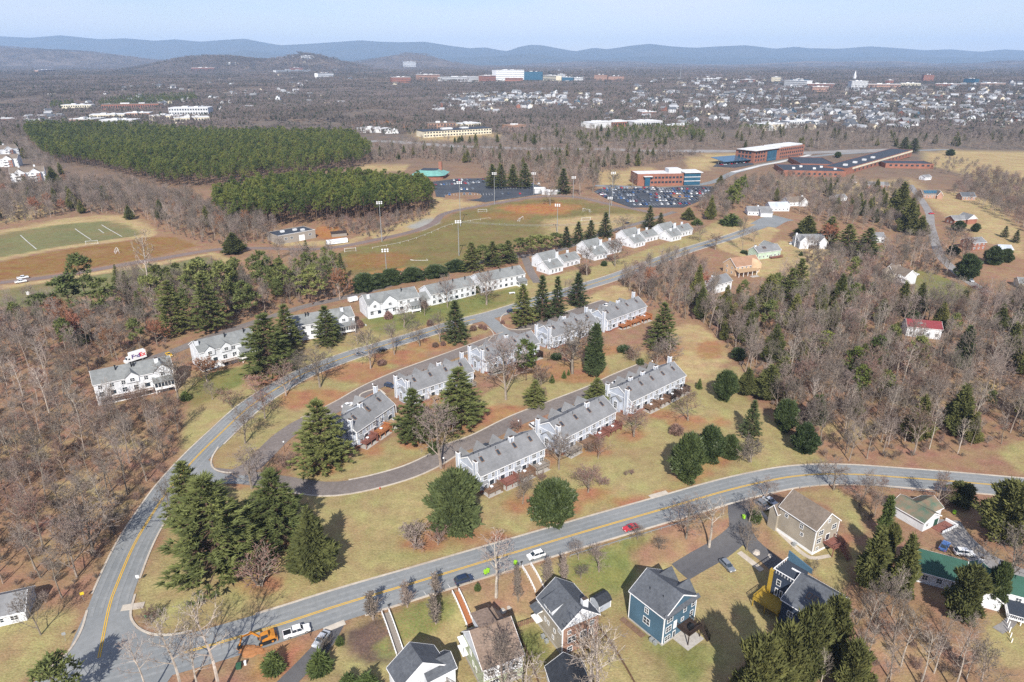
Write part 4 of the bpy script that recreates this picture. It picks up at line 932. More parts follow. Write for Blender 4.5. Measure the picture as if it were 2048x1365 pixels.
# ---- white two-storey rows along the upper road
def white_row(A, B, D, label, ze=6., zr=9.4, cross=(), pipes=(), porch=None, chim=None, seed=0, wing=None, roof='greenish_shingles', deck=None, drop=1.2, up=0.):
    ze += up; zr += up; A = plane(A[0], A[1], ze); B = plane(B[0], B[1], ze); b = Bld('white_house_row', A, B, label, 'townhouses', 'white townhouse rows along the upper road'); L = b.L; sl = (zr - ze) / (D / 2)
    b.gable(0, 0, L, D, ze, zr, 'x', 'white_siding', roof, z0=-drop - 1)
    for (x, w, f) in cross:             # small front gables
        x *= L; zt = ze + w * .5 * .85
        b.part('front_gable', MB().prism([(x - w / 2, 2.9 + up if f else ze - 2.0), (x + w / 2, 2.9 + up if f else ze - 2.0), (x + w / 2, ze + .3), (x, zt + .3), (x - w / 2, ze + .3)], 'y', -.5, D * .3), 'white_siding')
        g = MB()
        for s_ in (-1, 1): g.prism([(x, zt + .32), (x + s_ * (w / 2 + .3), ze + .12), (x + s_ * (w / 2 + .3), ze + .28), (x, zt + .5)], 'y', -.75, D * .42)
        b.part('gable_roof', g, roof); b.win(x, -.5, ze - 1.5, 1.5, 1.3, 'S', 2, 2)
    n = max(3, int(L / 3.4))
    for i in range(n):
        x = L * (i + .5) / n
        if not any(abs(x - c[0] * L) < c[1] * .6 for c in cross): b.win(x, 0, 3.9 + up, 1.3, 1.4)
        if up > 2 and i % 2 == 0: b.door(x, 0, .1, 1.9, 2.0)
        if not porch or not (porch[0] * L - .6 < x < porch[1] * L + .6):
            if i % 3 == 1: b.door(x, 0, .6 + up, 2.1, 2.1)
            else: b.win(x, 0, .9 + up, 1.6, 1.7)
    b.winsx(0, [D * .3, D * .7], 3.9 + up, .8, 1.2, 'W'); b.winsx(0, [D * .35], .9 + up, .8, 1.2, 'W')
    b.part('corner_board', MB().box(-.06, -.06, -drop, .14, .14, ze - .1).box(L - .14, -.06, -drop, L + .06, .14, ze - .1), 'white_trim')
    for p in pipes: b.pipe(L * p, D * .36, ze + sl * D * .36 - .2, zr + .9, .24)
    if chim is not None: b.chimney(L * chim - .7, D * .28, 1.4, 1.2, ze, zr + .9, 'white_siding', False)
    if porch:                           # glazed sun porch with a lean-to roof
        x0, x1 = porch[0] * L, porch[1] * L; d = 3.0; o = kid('sun_porch', MB().box(x0, -d, -.2, x1, -.01, .8).box(x0, -d, 2.5, x1, -.01, 2.75).mesh('sun_porch', 'white_trim'), b.o, (0, 0, up))
        k_ = 6; mb = MB()
        for i in range(k_ + 1): x = x0 + (x1 - x0 - .14) * i / k_; mb.box(x, -d, .8, x + .14, -d + .14, 2.5)
        mb.box(x0, -d / 2, .8, x0 + .14, -d / 2 + .14, 2.5).box(x1 - .14, -d / 2, .8, x1, -d / 2 + .14, 2.5); kid('post', mb.mesh('post', 'white_trim'), o)
        kid('pane', MB().box(x0 + .06, -d + .06, .8, x1 - .06, -.02, 2.5).mesh('pane', 'glass'), o)
        kid('porch_roof', MB().prism([(-d - .35, 2.76), (-.02, 4.0), (-.02, 4.15), (-d - .35, 2.92)], 'x', x0 - .3, x1 + .3).mesh('porch_roof', roof), o)
        kid('leg', MB().box(x0 + .1, -d + .1, -2, x0 + .3, -d + .3, -.2).box(x1 - .3, -d + .1, -2, x1 - .1, -d + .3, -.2).mesh('leg', 'white_trim'), o)
    if deck: b.deck(deck[0] * L, -2.6, deck[1] * L, -.02, .4 + up, 'brown_wood', rm='white_trim', zg=-2)
    if wing:                            # lower wing on the left end
        x0, y0, x1, y1, e, r_ = wing; b.gable(x0, y0, x1, y1, e, r_, 'x', 'white_siding', roof, z0=-1.5, ends=(1, 0)); b.winsx(x0, [(y0 + y1) / 2], 1.2, .8, 1.2, 'W')
    return b
white_row((186, 768, 6), (345, 735, 6), 12, 'white townhouse row at the far left, in front of the delivery truck', 6, 9.2, [(.47, 4.4, 0), (.86, 6.0, 0)], (.30, .50, .53), (.72, .98), .82, 1, deck=(.05, .7), up=2.6)
white_row((398, 706, 6), (512, 677, 6), 12, 'white townhouse row just left of the big pine by the upper road', 6, 9.2, [(.17, 4.0, 0), (.45, 4.0, 0)], (.52, .86), (.66, .96), .03, 2, deck=(.3, .6), up=2.4)
white_row((583, 653, 6), (708, 631, 6), 11, 'white townhouse row between two pines, with a glazed porch', 6, 9.2, [(.82, 4.4, 0)], (.26, .30), (.74, .98), .84, 3, up=1.4)
white_row((735, 612, 6), (838, 594, 6), 13, 'white townhouse row with the wide double front gable facing the road', 6, 9.6, [(.13, 5.0, 1), (.42, 7.5, 1)], (.72,), (.80, .98), .07, 4, up=1.0)
white_row((862, 589, 6), (951, 569, 6), 12, 'white townhouse row with a low wing on its left end', 6, 9.4, [], (.30, .58, .86), None, None, 5, wing=(-6, 1, 0, 10, 3.4, 6.4))
white_row((962, 566, 6), (1050, 548, 6), 12, 'white townhouse row at the right end, beside the white cottages', 6, 9.4, [], (.25, .52, .80), (.80, .98), None, 6)

# ---- white cottages, stepped gables with chimneys
def cottage(c, label, seed, full=True):
    A = G(*c); b = Bld('cottage_block', A, None, label, 'cottages', 'white stepped cottage blocks', rz=R(40)); W = 'white_siding'; RF = 'greenish_shingles'
    def mass(x, y, l, d, e, r_): b.gable(x, y, x + l, y + d, e, r_, 'x', W, RF); b.wins([x + l * .25, x + l * .5, x + l * .75], y, .8, 1.3, 1.7); b.winsx(x, [y + d * .35, y + d * .65], .9, .9, 1.2, 'W')
    mass(0, 0, 11.5, 11, 3.4, 6.8); mass(5, 11.2, 14, 10, 5.2, 8.8)
    if full: mass(16.5, 4.5, 14, 10, 3.8, 7.0)
    b.chimney(4, 4.2, 1.2, 1.0, 3, 8.2, W, False); b.chimney(14, 8.5, 1.4, 1.1, 0, 9.8, W, False)
    if full: b.chimney(25, 10.5, 1.2, 1.0, 3, 8.6, W, False)
    b.skylight(5.6, 2.2, 3.3 + 2.2 * .6, .6)
    if full: b.skylight(21, 6.8, 3.8 + 2.3 * .64, .64)
    return b
cottage((1098, 550), 'white cottage block nearest the pines, first of the stepped row from the left', 1)
cottage((1189, 522), 'second white cottage block of the stepped row, behind two bare street trees', 2)
cottage((1268, 497), 'third white cottage block of the stepped row', 3)
cottage((1342, 484), 'last white cottage block of the stepped row, at its right end', 4)
# ---- single houses in the foreground
def bld_eave(name, A, C, z, label, cat='house', group=None):
    """near left eave corner A and far left eave corner C (pixels), z = eave height"""
    A = G(*A, z); C = G(*C, z); d = Vector((C[0] - A[0], C[1] - A[1])); b = Bld(name, A, None, label, cat, group, rz=math.atan2(d.y, d.x) - R(90)); b.D = d.length; return b
# blue house
b = bld_eave('blue_house', (1330, 1236), (1261, 1182), 8.2, 'dark blue three-storey house with white trim and a raised brown deck'); D = b.D; Lw = 11.0
b.gable(0, 0, Lw, D, 8.2, 11.6, 'y', 'blue_siding', 'slate_shingles', z0=-1, base=('concrete', .5))
b.part('pent_roof', MB().prism([(-.75, 8.15), (.0, 8.75), (.0, 8.95), (-.75, 8.32)], 'x', -.3, Lw + .3), 'slate_shingles')
b.part('corner_board', MB().box(-.06, -.06, .5, .16, .16, 8.1).box(Lw - .16, -.06, .5, Lw + .06, .16, 8.1).box(-.06, D - .16, .5, .16, D + .06, 8.1), 'white_trim')
for x, z, w, h in ((1.9, 5.9, 1.7, 1.3), (7.0, 5.9, .9, 1.3), (9.9, 5.9, 1.0, 1.3), (1.7, 3.2, 1.7, 1.5), (6.4, 3.6, .8, .9), (9.6, 3.3, .9, 1.4), (1.6, .7, 1.7, 1.3), (9.6, .7, .9, 1.3)): b.win(x, 0, z, w, h, 'S', 2 if w > 1.2 else 1, 2)
b.door(3.9, 0, 2.9, 1.1, 2.2, glass=False); b.door(3.8, 0, .2, 1.0, 2.0)
b.winsx(0, [D * .5], 5.6, 1.0, 1.4, 'W'); b.winsx(0, [D * .48], 2.6, 1.8, 1.7, 'W')
for yy in (D * .12, D * .62):          # cross gables on the right slope
    b.part('dormer', MB().prism([(yy - 1.5 + 1.5, 8.2), (yy + 3.5, 8.2), (yy + 1.75, 10.6)], 'x', Lw * .6, Lw + .2), 'blue_siding')
    g = MB()
    for s_ in (-1, 1): g.prism([(yy + 1.75, 10.7), (yy + 1.75 + s_ * 2.3, 8.0), (yy + 1.75 + s_ * 2.3, 8.2), (yy + 1.75, 10.9)], 'x', Lw * .5, Lw + .5)
    b.part('dormer_roof', g, 'slate_shingles')
b.deck(4.6, -3.6, 9.0, -.02, 3.0, 'dark_wood', zg=-.6); b.stairs(9.1, -2.6, 3.0, 1.1, 10, .28, 'S', 'dark_wood'); b.part('patio', MB().box(3.6, -4.4, -.5, 9.2, -.1, .08), 'concrete')
b.pipe(Lw * .25, D * .3, 9.5, 10.4, .06); b.pipe(Lw * .22, D * .65, 9.4, 10.3, .06); BLUE = b
def child_thing(b, name, mb, m, xy, z, label, cat, group=None):
    w = b.o.location + Vector((b.u.x * xy[0] - b.u.y * xy[1], b.u.y * xy[0] + b.u.x * xy[1], 0)); w.z = h1(w.x, w.y) + z
    return put(name, mb.mesh(name, m), None, w, b.rz, label, cat, group)
def hvac(): return MB().box(-.4, -.4, 0, .4, .4, .8).tube((0, 0, .8), (0, 0, .86), .32, .32, 10)
for i, yy in enumerate((1.3, 2.4)): child_thing(b, 'heat_pump', hvac(), 'grey_metal', (-.8, yy), 0, ('grey heat pump beside the near corner of the dark blue house', 'grey heat pump beside the dark blue house, the farther one from its corner')[i], 'heat pump', 'heat pumps by the houses')
child_thing(b, 'grill', MB().box(-.7, -.35, .0, .7, .35, .9).tube((-.5, 0, .95), (.5, 0, .95), .36, .36, 8), 'black_metal', (6.6, -2.4), 3.05, 'black covered grill on the brown deck of the dark blue house', 'grill')
# garden beds edged beside the blue house
for i in range(4):
    child_thing(b, 'planter_bed', MB().box(-.7, -.75, -.2, .7, .75, .22), 'brown_wood', (-1.3, D * .55 + i * 1.75 - .6), 0, 'low wooden planter bed beside the dark blue house, %s' % ('nearest of the four', 'second of the four', 'third of the four', 'farthest of the four')[i], 'planter', 'planter beds')
# beige house with brick gable (middle bottom)
b = bld_eave('beige_house', (1125, 1259), (1076, 1196), 7.6, 'beige house with a pinkish brick back gable and dark roof by the wide tan stairs'); D = b.D; Lw = 9.4
b.gable(0, 0, Lw, D, 7.6, 11.2, 'y', 'taupe_siding', 'slate_shingles', z0=-1, base=('concrete', .6))
b.part('brick_front', MB().box(.05, -.12, -.5, Lw - .05, -.01, 7.4), 'pinkbrick_wall'); b.part('gable_cladding', MB().prism([(.1, 7.45), (Lw - .1, 7.45), (Lw / 2, 11.0)], 'y', -.11, -.01), 'white_siding')
b.part('corner_board', MB().box(-.06, -.16, .6, .14, .1, 7.5).box(-.06, D - .1, .6, .14, D + .06, 7.5), 'white_trim')
for x, z, w, h in ((1.7, 5.6, .7, .9), (2.4, 3.0, 1.9, 1.6), (2.0, .5, 1.2, 1.3), (7.6, 5.4, 1.0, 1.4), (7.4, 3, 1., 1.5)): b.win(x, -.12, z, w, h, 'S', 2, 2)
b.door(5.4, -.12, 2.8, 1.8, 2.1); b.winsx(0, [D * .3, D * .55, D * .68], 3.9, .6, .9, 'W', 1, 2); b.winsx(0, [D * .1], 5.6, 1.1, 1.3, 'W'); b.winsx(0, [D * .35], 1.6, .6, .9, 'W', 1, 2); b.winsx(0, [D * .9], 5.6, .8, 1.2, 'W')
# dormer on the left slope, rising from the eave
b.part('dormer', MB().prism([(-.05, 7.0), (4.4, 7.0), (4.4, 11.0), (-.05, 9.3)], 'y', D * .40, D * .74), 'white_siding'); b.part('dormer_roof', MB().prism([(-.5, 9.15), (4.7, 11.1), (4.7, 11.3), (-.5, 9.35)], 'y', D * .37, D * .77), 'slate_shingles'); b.win(-.05, D * .57, 7.7, 1.2, 1.0, 'W')
b.chimney(Lw * .62, D * .10, 1.4, 1.0, 8.5, 11.9, 'white_siding', False); b.part('porch', MB().box(-1.6, D - 2.2, 2.6, -.01, D + .4, 2.85).box(-1.6, D - 2.2, 5.3, -.01, D + .4, 5.5).box(-1.55, D - 2.15, 2.85, -1.4, D - 2.0, 5.3), 'white_trim'); b.part('porch_roof', MB().prism([(-1.9, 5.5), (-.01, 6.1), (-.01, 6.25), (-1.9, 5.65)], 'y', D - 2.4, D + .6), 'slate_shingles')
b.deck(4.0, -3.0, 7.4, -.14, 2.8, 'tan_wood'); BEIGE = b
for i, yy in enumerate((D * .45, D * .6)): child_thing(b, 'heat_pump', hvac(), 'grey_metal', (-1.0, yy), 0, ('grey heat pump on the grass beside the beige house, nearer one', 'grey heat pump on the grass beside the beige house, farther one')[i], 'heat pump', 'heat pumps by the houses')
# green and white house with brown roof
b = bld_eave('green_white_house', (966, 1339), (927, 1264), 6.6, 'pale green and white house with a brown shingle roof by the red stairs'); D = b.D; Lw = 9.0
b.gable(0, 0, Lw, D, 6.6, 10.8, 'x', 'green_siding', 'brown_shingles', z0=-1, base=('concrete', .9), fr=.60)
b.part('gable_cladding', MB().prism([(.1, 6.0), (D - .1, 6.0), (D - .1, 6.55), (D * .6, 10.6), (.1, 6.55)], 'x', -.08, -.01), 'white_siding'); b.part('gable_cladding', MB().prism([(.1, 3.2), (Lw - .1, 3.2), (Lw - .1, 6.3), (.1, 6.3)], 'y', -.08, -.01), 'white_siding')
b.wins([1.6, 4.2, 7.2], -.08, 4.2, 1.4, 1.4); b.wins([2.4, 6.6], 0, 1.0, 2.0, 1.6, 'S', 3, 2); b.winsx(0, [D * .35, D * .5], 2.2, .6, 1.1, 'W', 1, 2); b.winsx(0, [D * .62], 4.0, .8, 1.2, 'W')
b.part('dormer', MB().box(2.2, D * .62, 8.2, 5.6, D + .2, 10.3), 'white_siding'); b.part('dormer_roof', MB().prism([(D * .56, 11.0), (D + .6, 10.3), (D + .6, 10.5), (D * .56, 11.2)], 'x', 1.9, 5.9), 'brown_shingles')
b.part('front_gable', MB().prism([(6.0, 6.6), (9.0, 6.6), (7.5, 8.9)], 'y', D * .8, D + 1.4), 'white_siding'); g = MB()
for s_ in (-1, 1): g.prism([(7.5, 9.0), (7.5 + s_ * 2, 6.3), (7.5 + s_ * 2, 6.5), (7.5, 9.2)], 'y', D * .66, D + 1.8)
b.part('gable_roof', g, 'brown_shingles'); b.part('porch', MB().box(-1.3, D - 2.6, 2.4, -.01, D + .6, 2.6).box(-1.3, D - 2.6, 4.9, -.01, D + .6, 5.1).box(-1.25, D - 2.5, 2.6, -1.1, D - 2.35, 4.9), 'white_trim')
GREENW = b
# white house with dark roof at the bottom
FL, FR = G(777, 1336, 6), G(866, 1299, 6); d = Vector((FR[0] - FL[0], FR[1] - FL[1])); n = Vector((-d.y, d.x)).normalized(); Dp = 9.0
A = (FL[0] - n.x * Dp, FL[1] - n.y * Dp); b = Bld('white_house', A, None, 'white house with a charcoal roof and a furnished deck at the bottom edge', 'house', rz=math.atan2(d.y, d.x)); Lw = d.length; b.z = h1(FL[0], FL[1]); b.o.location.z = b.z
b.gable(0, 3.4, Lw, Dp, 6, 9.6, 'y', 'white_siding', 'slate_shingles', z0=-2); b.gable(Lw * .52, 2.2, Lw + 1.6, 7.0, 5.4, 7.2, 'x', 'white_siding', 'slate_shingles', z0=-2, ends=(0, 1))
b.wins([1.6, Lw * .38], 3.4, 3.6, 1.2, 1.3); b.deck(.4, -1.6, Lw * .95, 2.1, 3.0, 'grey_wood', zg=-2); b.winsx(0, [6.0], 3.6, 1, 1.3, 'W')
for i, (x, y) in enumerate(((2.2, 1.0), (4.6, .8), (6.6, .4))):
    s_ = MB().box(-.9, -.4, .1, .9, .4, .45).box(-.9, .25, .45, .9, .45, .85).box(-.95, -.4, .1, -.8, .4, .65).box(.8, -.4, .1, .95, .4, .65); w = b.o.location + Vector((b.u.x * x - b.u.y * y, b.u.y * x + b.u.x * y, 3.0)); put('outdoor_sofa', s_.mesh('outdoor_sofa', 'white_paint' if i != 1 else 'grey_wood'), None, w, b.rz, ('pale outdoor sofa at the left of the white house deck', 'grey outdoor sofa in the middle of the white house deck', 'pale outdoor sofa at the right of the white house deck')[i], 'sofa')
WHITEB = b
# dark garage roof between the two houses, mostly below the frame
FL, FR = G(1093, 1334, 3.2), G(1160, 1322, 3.2); d = Vector((FR[0] - FL[0], FR[1] - FL[1])); n = Vector((-d.y, d.x)).normalized(); A = (FL[0] - n.x * 8, FL[1] - n.y * 8)
b = Bld('garage', A, None, 'garage with a black shingle roof below the beige house, cut by the bottom edge', 'garage', rz=math.atan2(d.y, d.x)); b.gable(0, 0, d.length, 8, 3.2, 6.0, 'y', 'white_siding', 'black_shingles'); b.door(2, 0, 0, 1, 2.1); b.win(4.5, 0, 1, 1, 1.2)
# beige house on the right with the red-brown deck
b = bld_eave('tan_house', (1634, 1061), (1561, 1013), 7.8, 'tan house with a brown roof and red-brown deck stairs beside the road bend'); D = b.D; Lw = 8.8
b.gable(0, 0, Lw, D, 7.8, 11.4, 'y', 'taupe_siding', 'taupe_shingles', z0=-1.4, base=('white_paint', .8)); b.part('corner_board', MB().box(-.06, -.06, .8, .16, .16, 7.7).box(Lw - .16, -.06, .8, Lw + .06, .16, 7.7), 'white_trim')
for x, z, w, h in ((4.4, 8.6, .8, 1.2), (1.9, 5.6, 1.6, 1.4), (6.9, 5.8, 1.6, 1.4), (1.6, 3.2, 1.6, 1.4), (1.5, .8, .9, 1.1)): b.win(x, 0, z, w, h)
b.door(4.9, 0, 2.8, 1.6, 2.2); b.winsx(0, [D * .38], 5.4, .9, 1.4, 'W'); b.winsx(0, [D * .34], 3.4, .8, .9, 'W', 1, 2); b.winsx(0, [D * .8], 5.8, .9, .9, 'W', 1, 2)
b.gable(-.7, D - .1, Lw * .7, D + 2.6, 5.8, 7.6, 'x', 'taupe_siding', 'taupe_shingles'); b.deck(3.4, -3.4, 7.6, -.02, 2.9, 'red_wood', zg=-1); b.stairs(5.6, -3.4, 2.9, 1.2, 11, .3, 'S', 'red_wood'); TAN = b
child_thing(b, 'heat_pump', hvac(), 'grey_metal', (-.9, D * .42), 0, 'grey heat pump beside the long wall of the tan house', 'heat pump', 'heat pumps by the houses')
# navy house with yellow deck
A, B = G(1548, 1143, 8.5), G(1571, 1156, 8.5); b = Bld('navy_house', A, B, 'navy house with a flat-roofed tower, grey slope roof and yellow deck', 'house'); b.part('wall', MB().box(0, 0, -1, 5.2, 6.2, 8.3), 'navy_siding')
b.part('roof', MB().box(-.2, -.2, 8.3, 5.2, 6.2, 8.45), 'dark_flat_roof'); rl = MB()
for i in range(8): rl.box(-.15 + i * .74, -.15, 8.45, -.07 + i * .74, -.07, 9.3)
for i in range(7): rl.box(-.15, -.15 + i * .95, 8.45, -.07, -.07 + i * .95, 9.3)
rl.box(-.18, -.18, 9.29, 5.2, -.03, 9.42).box(-.18, -.05, 9.28, -.03, 6.6, 9.42); b.part('railing', rl, 'white_trim'); b.part('stair_ladder', MB().box(2.2, 4.0, 8.5, 4.8, 4.3, 8.75), 'white_trim')
b.part('wall', MB().prism([(-.2, 8.3), (6.0, 8.3), (6.0, 9.6), (-.2, 11.2)], 'y', 6.21, 6.5), 'blue_siding')
b.gable(5.21, -4.5, 14.5, 7.5, 6.4, 9.6, 'x', 'navy_siding', 'slate_shingles', fr=.62); b.part('chimney', MB().box(-.85, -.4, -1, -.05, .4, 8.9), 'yellow_wood'); b.win(1.6, 0, 5.4, .9, 1.5, 'S', 1, 2); b.win(4.3, 0, 4.6, .8, 1.3, 'S', 1, 2); b.door(1.4, 0, 2.2, .8, 2.2); b.door(2.6, 0, 2.2, .8, 2.2)
b.skylight(9.0, -1.4, 7.7, .43, .7, 1.2); b.skylight(10.4, -1.4, 7.7, .43, .7, 1.2); b.deck(-1.6, -5.0, 5.0, -.05, 2.1, 'yellow_wood'); b.wins([7.5, 11], -4.5, 3.0, 1.2, 1.4); NAVY = b
put('patio_umbrella', MB().tube((0, 0, 0), (0, 0, 2.3), .03, .03, 5).tube((0, 0, 2.0), (0, 0, 2.6), 1.1, .04, 9).mesh('patio_umbrella', 'yellow_wood'), None, G(1530, 1190), 0, 'yellow closed canopy umbrella beside the yellow deck', 'umbrella')
put('satellite_dish', MB().tube((0, 0, 0), (0, 0, 1.0), .05, .05, 5).tube((0, 0, 1.0), (.1, -.25, 1.1), .1, .5, 10).mesh('satellite_dish', 'white_paint'), None, G(1588, 1203, 3), 0, 'white satellite dish at the corner of the yellow deck', 'dish')
# white cottage with green roof, and the green-roofed house
b = Bld('white_garage_house', G(1844, 1064), G(1894, 1040), 'small white outbuilding with a mossy green roof and a dark green garage door', 'outbuilding'); b.gable(0, 0, b.L * .62, 9.5, 3.0, 4.8, 'y', 'white_siding', 'mossy_roof'); b.gable(b.L * .3, 2.0, b.L, 8, 2.9, 4.7, 'x', 'white_siding', 'mossy_roof', ends=(0, 1))
b.door(b.L * .5, 0, 0, 1.8, 2.3, m='green_metal', glass=False); b.door(b.L, 5.5, 0, 2.6, 2.4, 'E', 'green_metal', False); b.part('terrace', MB().box(b.L * .35, -3.0, -.4, b.L * .9, -.1, .25), 'red_wood'); b.part('terrace_wall', MB().box(b.L * .35, -3.3, -.4, b.L * .95, -3.05, .9).box(b.L * .92, -3.0, -.4, b.L * .95, 0, .9), 'white_paint'); b.win(1.5, 0, 1.2, 1, 1.1)
A = G(1834, 1140, 3.4); b = Bld('green_roof_house', A, None, 'long house with a dark green standing-seam metal roof, half hidden behind a cedar', 'house', rz=R(-27)); b.gable(0, 0, 10, 9, 3.4, 6.6, 'x', 'white_siding', 'green_metal', fr=.45); b.gable(9, -3.0, 17, 7, 3.2, 5.8, 'y', 'white_siding', 'green_metal'); b.gable(14, 1.2, 24, 8, 3.3, 6.0, 'x', 'white_siding', 'green_metal')
b.wins([2, 5, 8], 0, 1.2, 1.1, 1.3); b.chimney(12.6, 5.6, .9, .8, 4, 7.4, 'white_siding', False); b.wins([18.5, 21], 1.2, 1.2, 1.1, 1.2); b.chimney(17, 7, 1, 1, 3, 6.8, 'white_siding', False)
b.deck(18, -6, 23.5, .9, 1.6, 'white_trim'); b.part('porch_roof', MB().box(18.2, -5.8, 1.62, 23.3, .8, 1.7), 'dark_flat_roof')
for i in range(5): b.part('post', MB().box(18.2, -6.2 - i * 1.6, -.6, 18.35, -6.05 - i * 1.6, 2.3 - i * .2), 'white_trim')
# garden shed
b = Bld('garden_shed', G(1198, 1227), G(1221, 1214), 'small grey-blue garden shed with a dark rounded roof between the houses', 'shed'); L_ = b.L; b.part('wall', MB().prism([(0, -.3), (3.2, -.3), (3.2, 2.2), (2.6, 2.9), (1.6, 3.3), (.6, 2.9), (0, 2.2)], 'x', 0, L_), 'bluegrey_siding'); pr = [(-.2, 2.1), (.5, 3.0), (1.6, 3.45), (2.7, 3.0), (3.4, 2.1)]; g = MB()
for i in range(4): (a, c), (e, f) = pr[i], pr[i + 1]; g.prism([(a, c), (e, f), (e, f + .1), (a, c + .1)], 'x', -.2, L_ + .2)
b.part('roof', g, 'black_shingles'); b.door(L_ * .5, 0, 0, 1.4, 1.9, m='bluegrey_siding', glass=False); b.part('corner_board', MB().box(-.05, -.05, 0, .1, .1, 2.2).box(L_ - .1, -.05, 0, L_ + .05, .1, 2.2).box(-.05, 3.1, 0, .1, 3.25, 2.2), 'white_trim')
# white house cut by the left edge
b = Bld('white_ranch_house', G(-60, 1268), G(55, 1241), 'white ranch house with a pale grey roof, cut by the left edge', 'house'); b.gable(0, 0, b.L, 8, 3.0, 5.4, 'x', 'white_siding', 'grey_shingles'); b.wins([b.L * .3, b.L * .55, b.L * .8], 0, 1.1, 1.4, 1.1); b.part('gutter', MB().box(-.3, -.5, 2.75, b.L + .3, -.36, 2.9), 'white_trim')

# ---- houses to the upper right
def house(name, A, B, D, label, ze, zr, wall, roof, ridge='x', chim=None, porch=False, floors=2, zz=1.2):
    b = Bld(name, G(*A), G(*B), label, 'house'); L_ = b.L; b.gable(0, 0, L_, D, ze, zr, ridge, wall, roof, z0=-zz)
    n = max(2, int(L_ / 3))
    for f in range(floors):
        z = .9 + f * 2.8
        if z + 1.3 < ze + .2: b.wins([L_ * (i + .5) / n for i in range(n)], 0, z, 1.1, 1.3); b.winsx(0, [D * .3, D * .7], z, 1, 1.2, 'W')
    if chim is not None: b.chimney(L_ * chim, D * .5 - .5, 1.1, 1.0, 0 if chim < 0 else ze, zr + 1.1, 'white_siding' if wall != 'brick_wall' else 'brick_wall', False)
    if porch: b.deck(L_ * .15, -2.8, L_ * .8, -.02, 1.2, 'brown_wood')
    return b
b = house('peach_house', (1470, 553), (1519, 545), 11, 'peach house with a terracotta-brown roof and a columned porch', 5.6, 9.6, 'peach_siding', 'peach_shingles'); L_ = b.L
b.part('porch_roof', MB().prism([(-3.6, 2.9), (-.02, 3.9), (-.02, 4.1), (-3.6, 3.1)], 'x', -.5, L_ * .8), 'tan_wood')
for i in range(5): b.part('column', MB().box(i * L_ * .18 - .1, -3.3, -.5, i * L_ * .18 + .14, -3.06, 2.9), 'white_trim')
b.part('front_gable', MB().prism([(L_ * .62, 3.0), (L_, 3.0), (L_, 5.6), (L_ * .81, 8.6), (L_ * .62, 5.6)], 'y', -.8, 5), 'peach_siding'); b.part('terrace', MB().box(L_ * .4, -6.5, -.4, L_ + 5, -3.7, .2), 'concrete')
b = house('mint_house', (1515, 520), (1560, 514), 9, 'pale mint green house with a grey roof and red-brown deck', 4.6, 7.4, 'mint_siding', 'grey_shingles', chim=.02, porch=False); b.gable(b.L * .78, 6, b.L + 3.5, 15, 4.8, 7.2, 'y', 'mint_siding', 'greenish_shingles'); b.deck(b.L * .5, -2.6, b.L, -.02, .8, 'red_wood'); b.skylight(b.L * .3, 2, 5.9, .62); b.skylight(b.L * .38, 2, 5.9, .62)
b = house('white_double_gable_house', (1596, 497), (1648, 496), 10, 'white two-storey house with grey roof and dark porch beside the reddish tree', 5.4, 8.4, 'white_siding', 'grey_shingles', chim=-.04); b.gable(b.L - 5, -3, b.L, 8, 5.0, 7.8, 'y', 'white_siding', 'grey_shingles'); b.gable(0, -2, 6, 8, 5.2, 8.0, 'y', 'white_siding', 'grey_shingles'); b.deck(6.2, -3, b.L - 5.2, -.02, 1.8, 'dark_wood')
b = house('white_small_house', (1495, 431), (1541, 432), 11, 'white single-storey house with a pale grey roof by the turning circle', 3.2, 6.4, 'white_siding', 'grey_shingles', floors=1, chim=.45); b.gable(b.L * .5, -5, b.L, 6, 3.0, 5.8, 'x', 'white_siding', 'grey_shingles')
house('bluish_house', (1540, 423), (1578, 423), 11, 'white house with a blue-grey roof behind a wide bare tree', 3.4, 6.6, 'white_siding', 'bluegrey_siding', floors=1)
b = house('brown_roof_house', (1578, 413), (1612, 412), 13, 'white house with a long brown roof beside an evergreen', 3.4, 6.8, 'white_siding', 'taupe_shingles', floors=1, chim=.9); b.gable(b.L * .55, -2, b.L, 8, 3.6, 7.0, 'y', 'white_siding', 'taupe_shingles')
b = house('dormer_house', (1766, 558), (1806, 571), 9, 'white gabled house with stacked porches near the round lawn', 5.2, 8.4, 'white_siding', 'taupe_shingles'); b.gable(0, -1.2, b.L * .55, 6, 5.2, 8.8, 'y', 'cream_siding', 'taupe_shingles'); b.deck(b.L * .8, -2.4, b.L + 3, -.02, 2.4, 'white_trim'); b.deck(b.L * .8, -2.4, b.L + 3, -.02, 4.8, 'white_trim')
b = house('red_roof_house', (1811, 672), (1880, 680), 9, 'long white house with a dark red metal roof in the woods', 4.6, 6.8, 'white_siding', 'red_metal'); b.part('roof_vent', MB().box(b.L * .3, 2, 5.5, b.L * .45, 4, 6.2), 'grey_metal')
house('brick_house', (1943, 502), (1969, 500), 10, 'red brick two-storey house with a grey roof behind a reddish conifer', 5.2, 7.6, 'brick_wall', 'grey_shingles')
b = house('brick_gable_house', (1907, 450), (1948, 447), 9, 'brick house with a white front gable on the grassy slope', 3.6, 6.2, 'brick_wall', 'grey_shingles', floors=1); b.gable(b.L * .55, -2, b.L, 8, 4.2, 7.4, 'y', 'brick_wall', 'grey_shingles'); b.part('gable_cladding', MB().prism([(b.L * .56, 4.2), (b.L * .99, 4.2), (b.L * .775, 7.2)], 'y', -2.1, -2.01), 'white_siding')
b = house('solar_roof_house', (1845, 397), (1882, 398), 11, 'tan brick house with dark solar panels over its roof', 3.2, 6.8, 'pinkbrick_wall', 'taupe_shingles', floors=1); b.gable(b.L * .7, -2, b.L, 9, 3.2, 6.6, 'y', 'pinkbrick_wall', 'taupe_shingles')
sl = 3.6 / 5.5
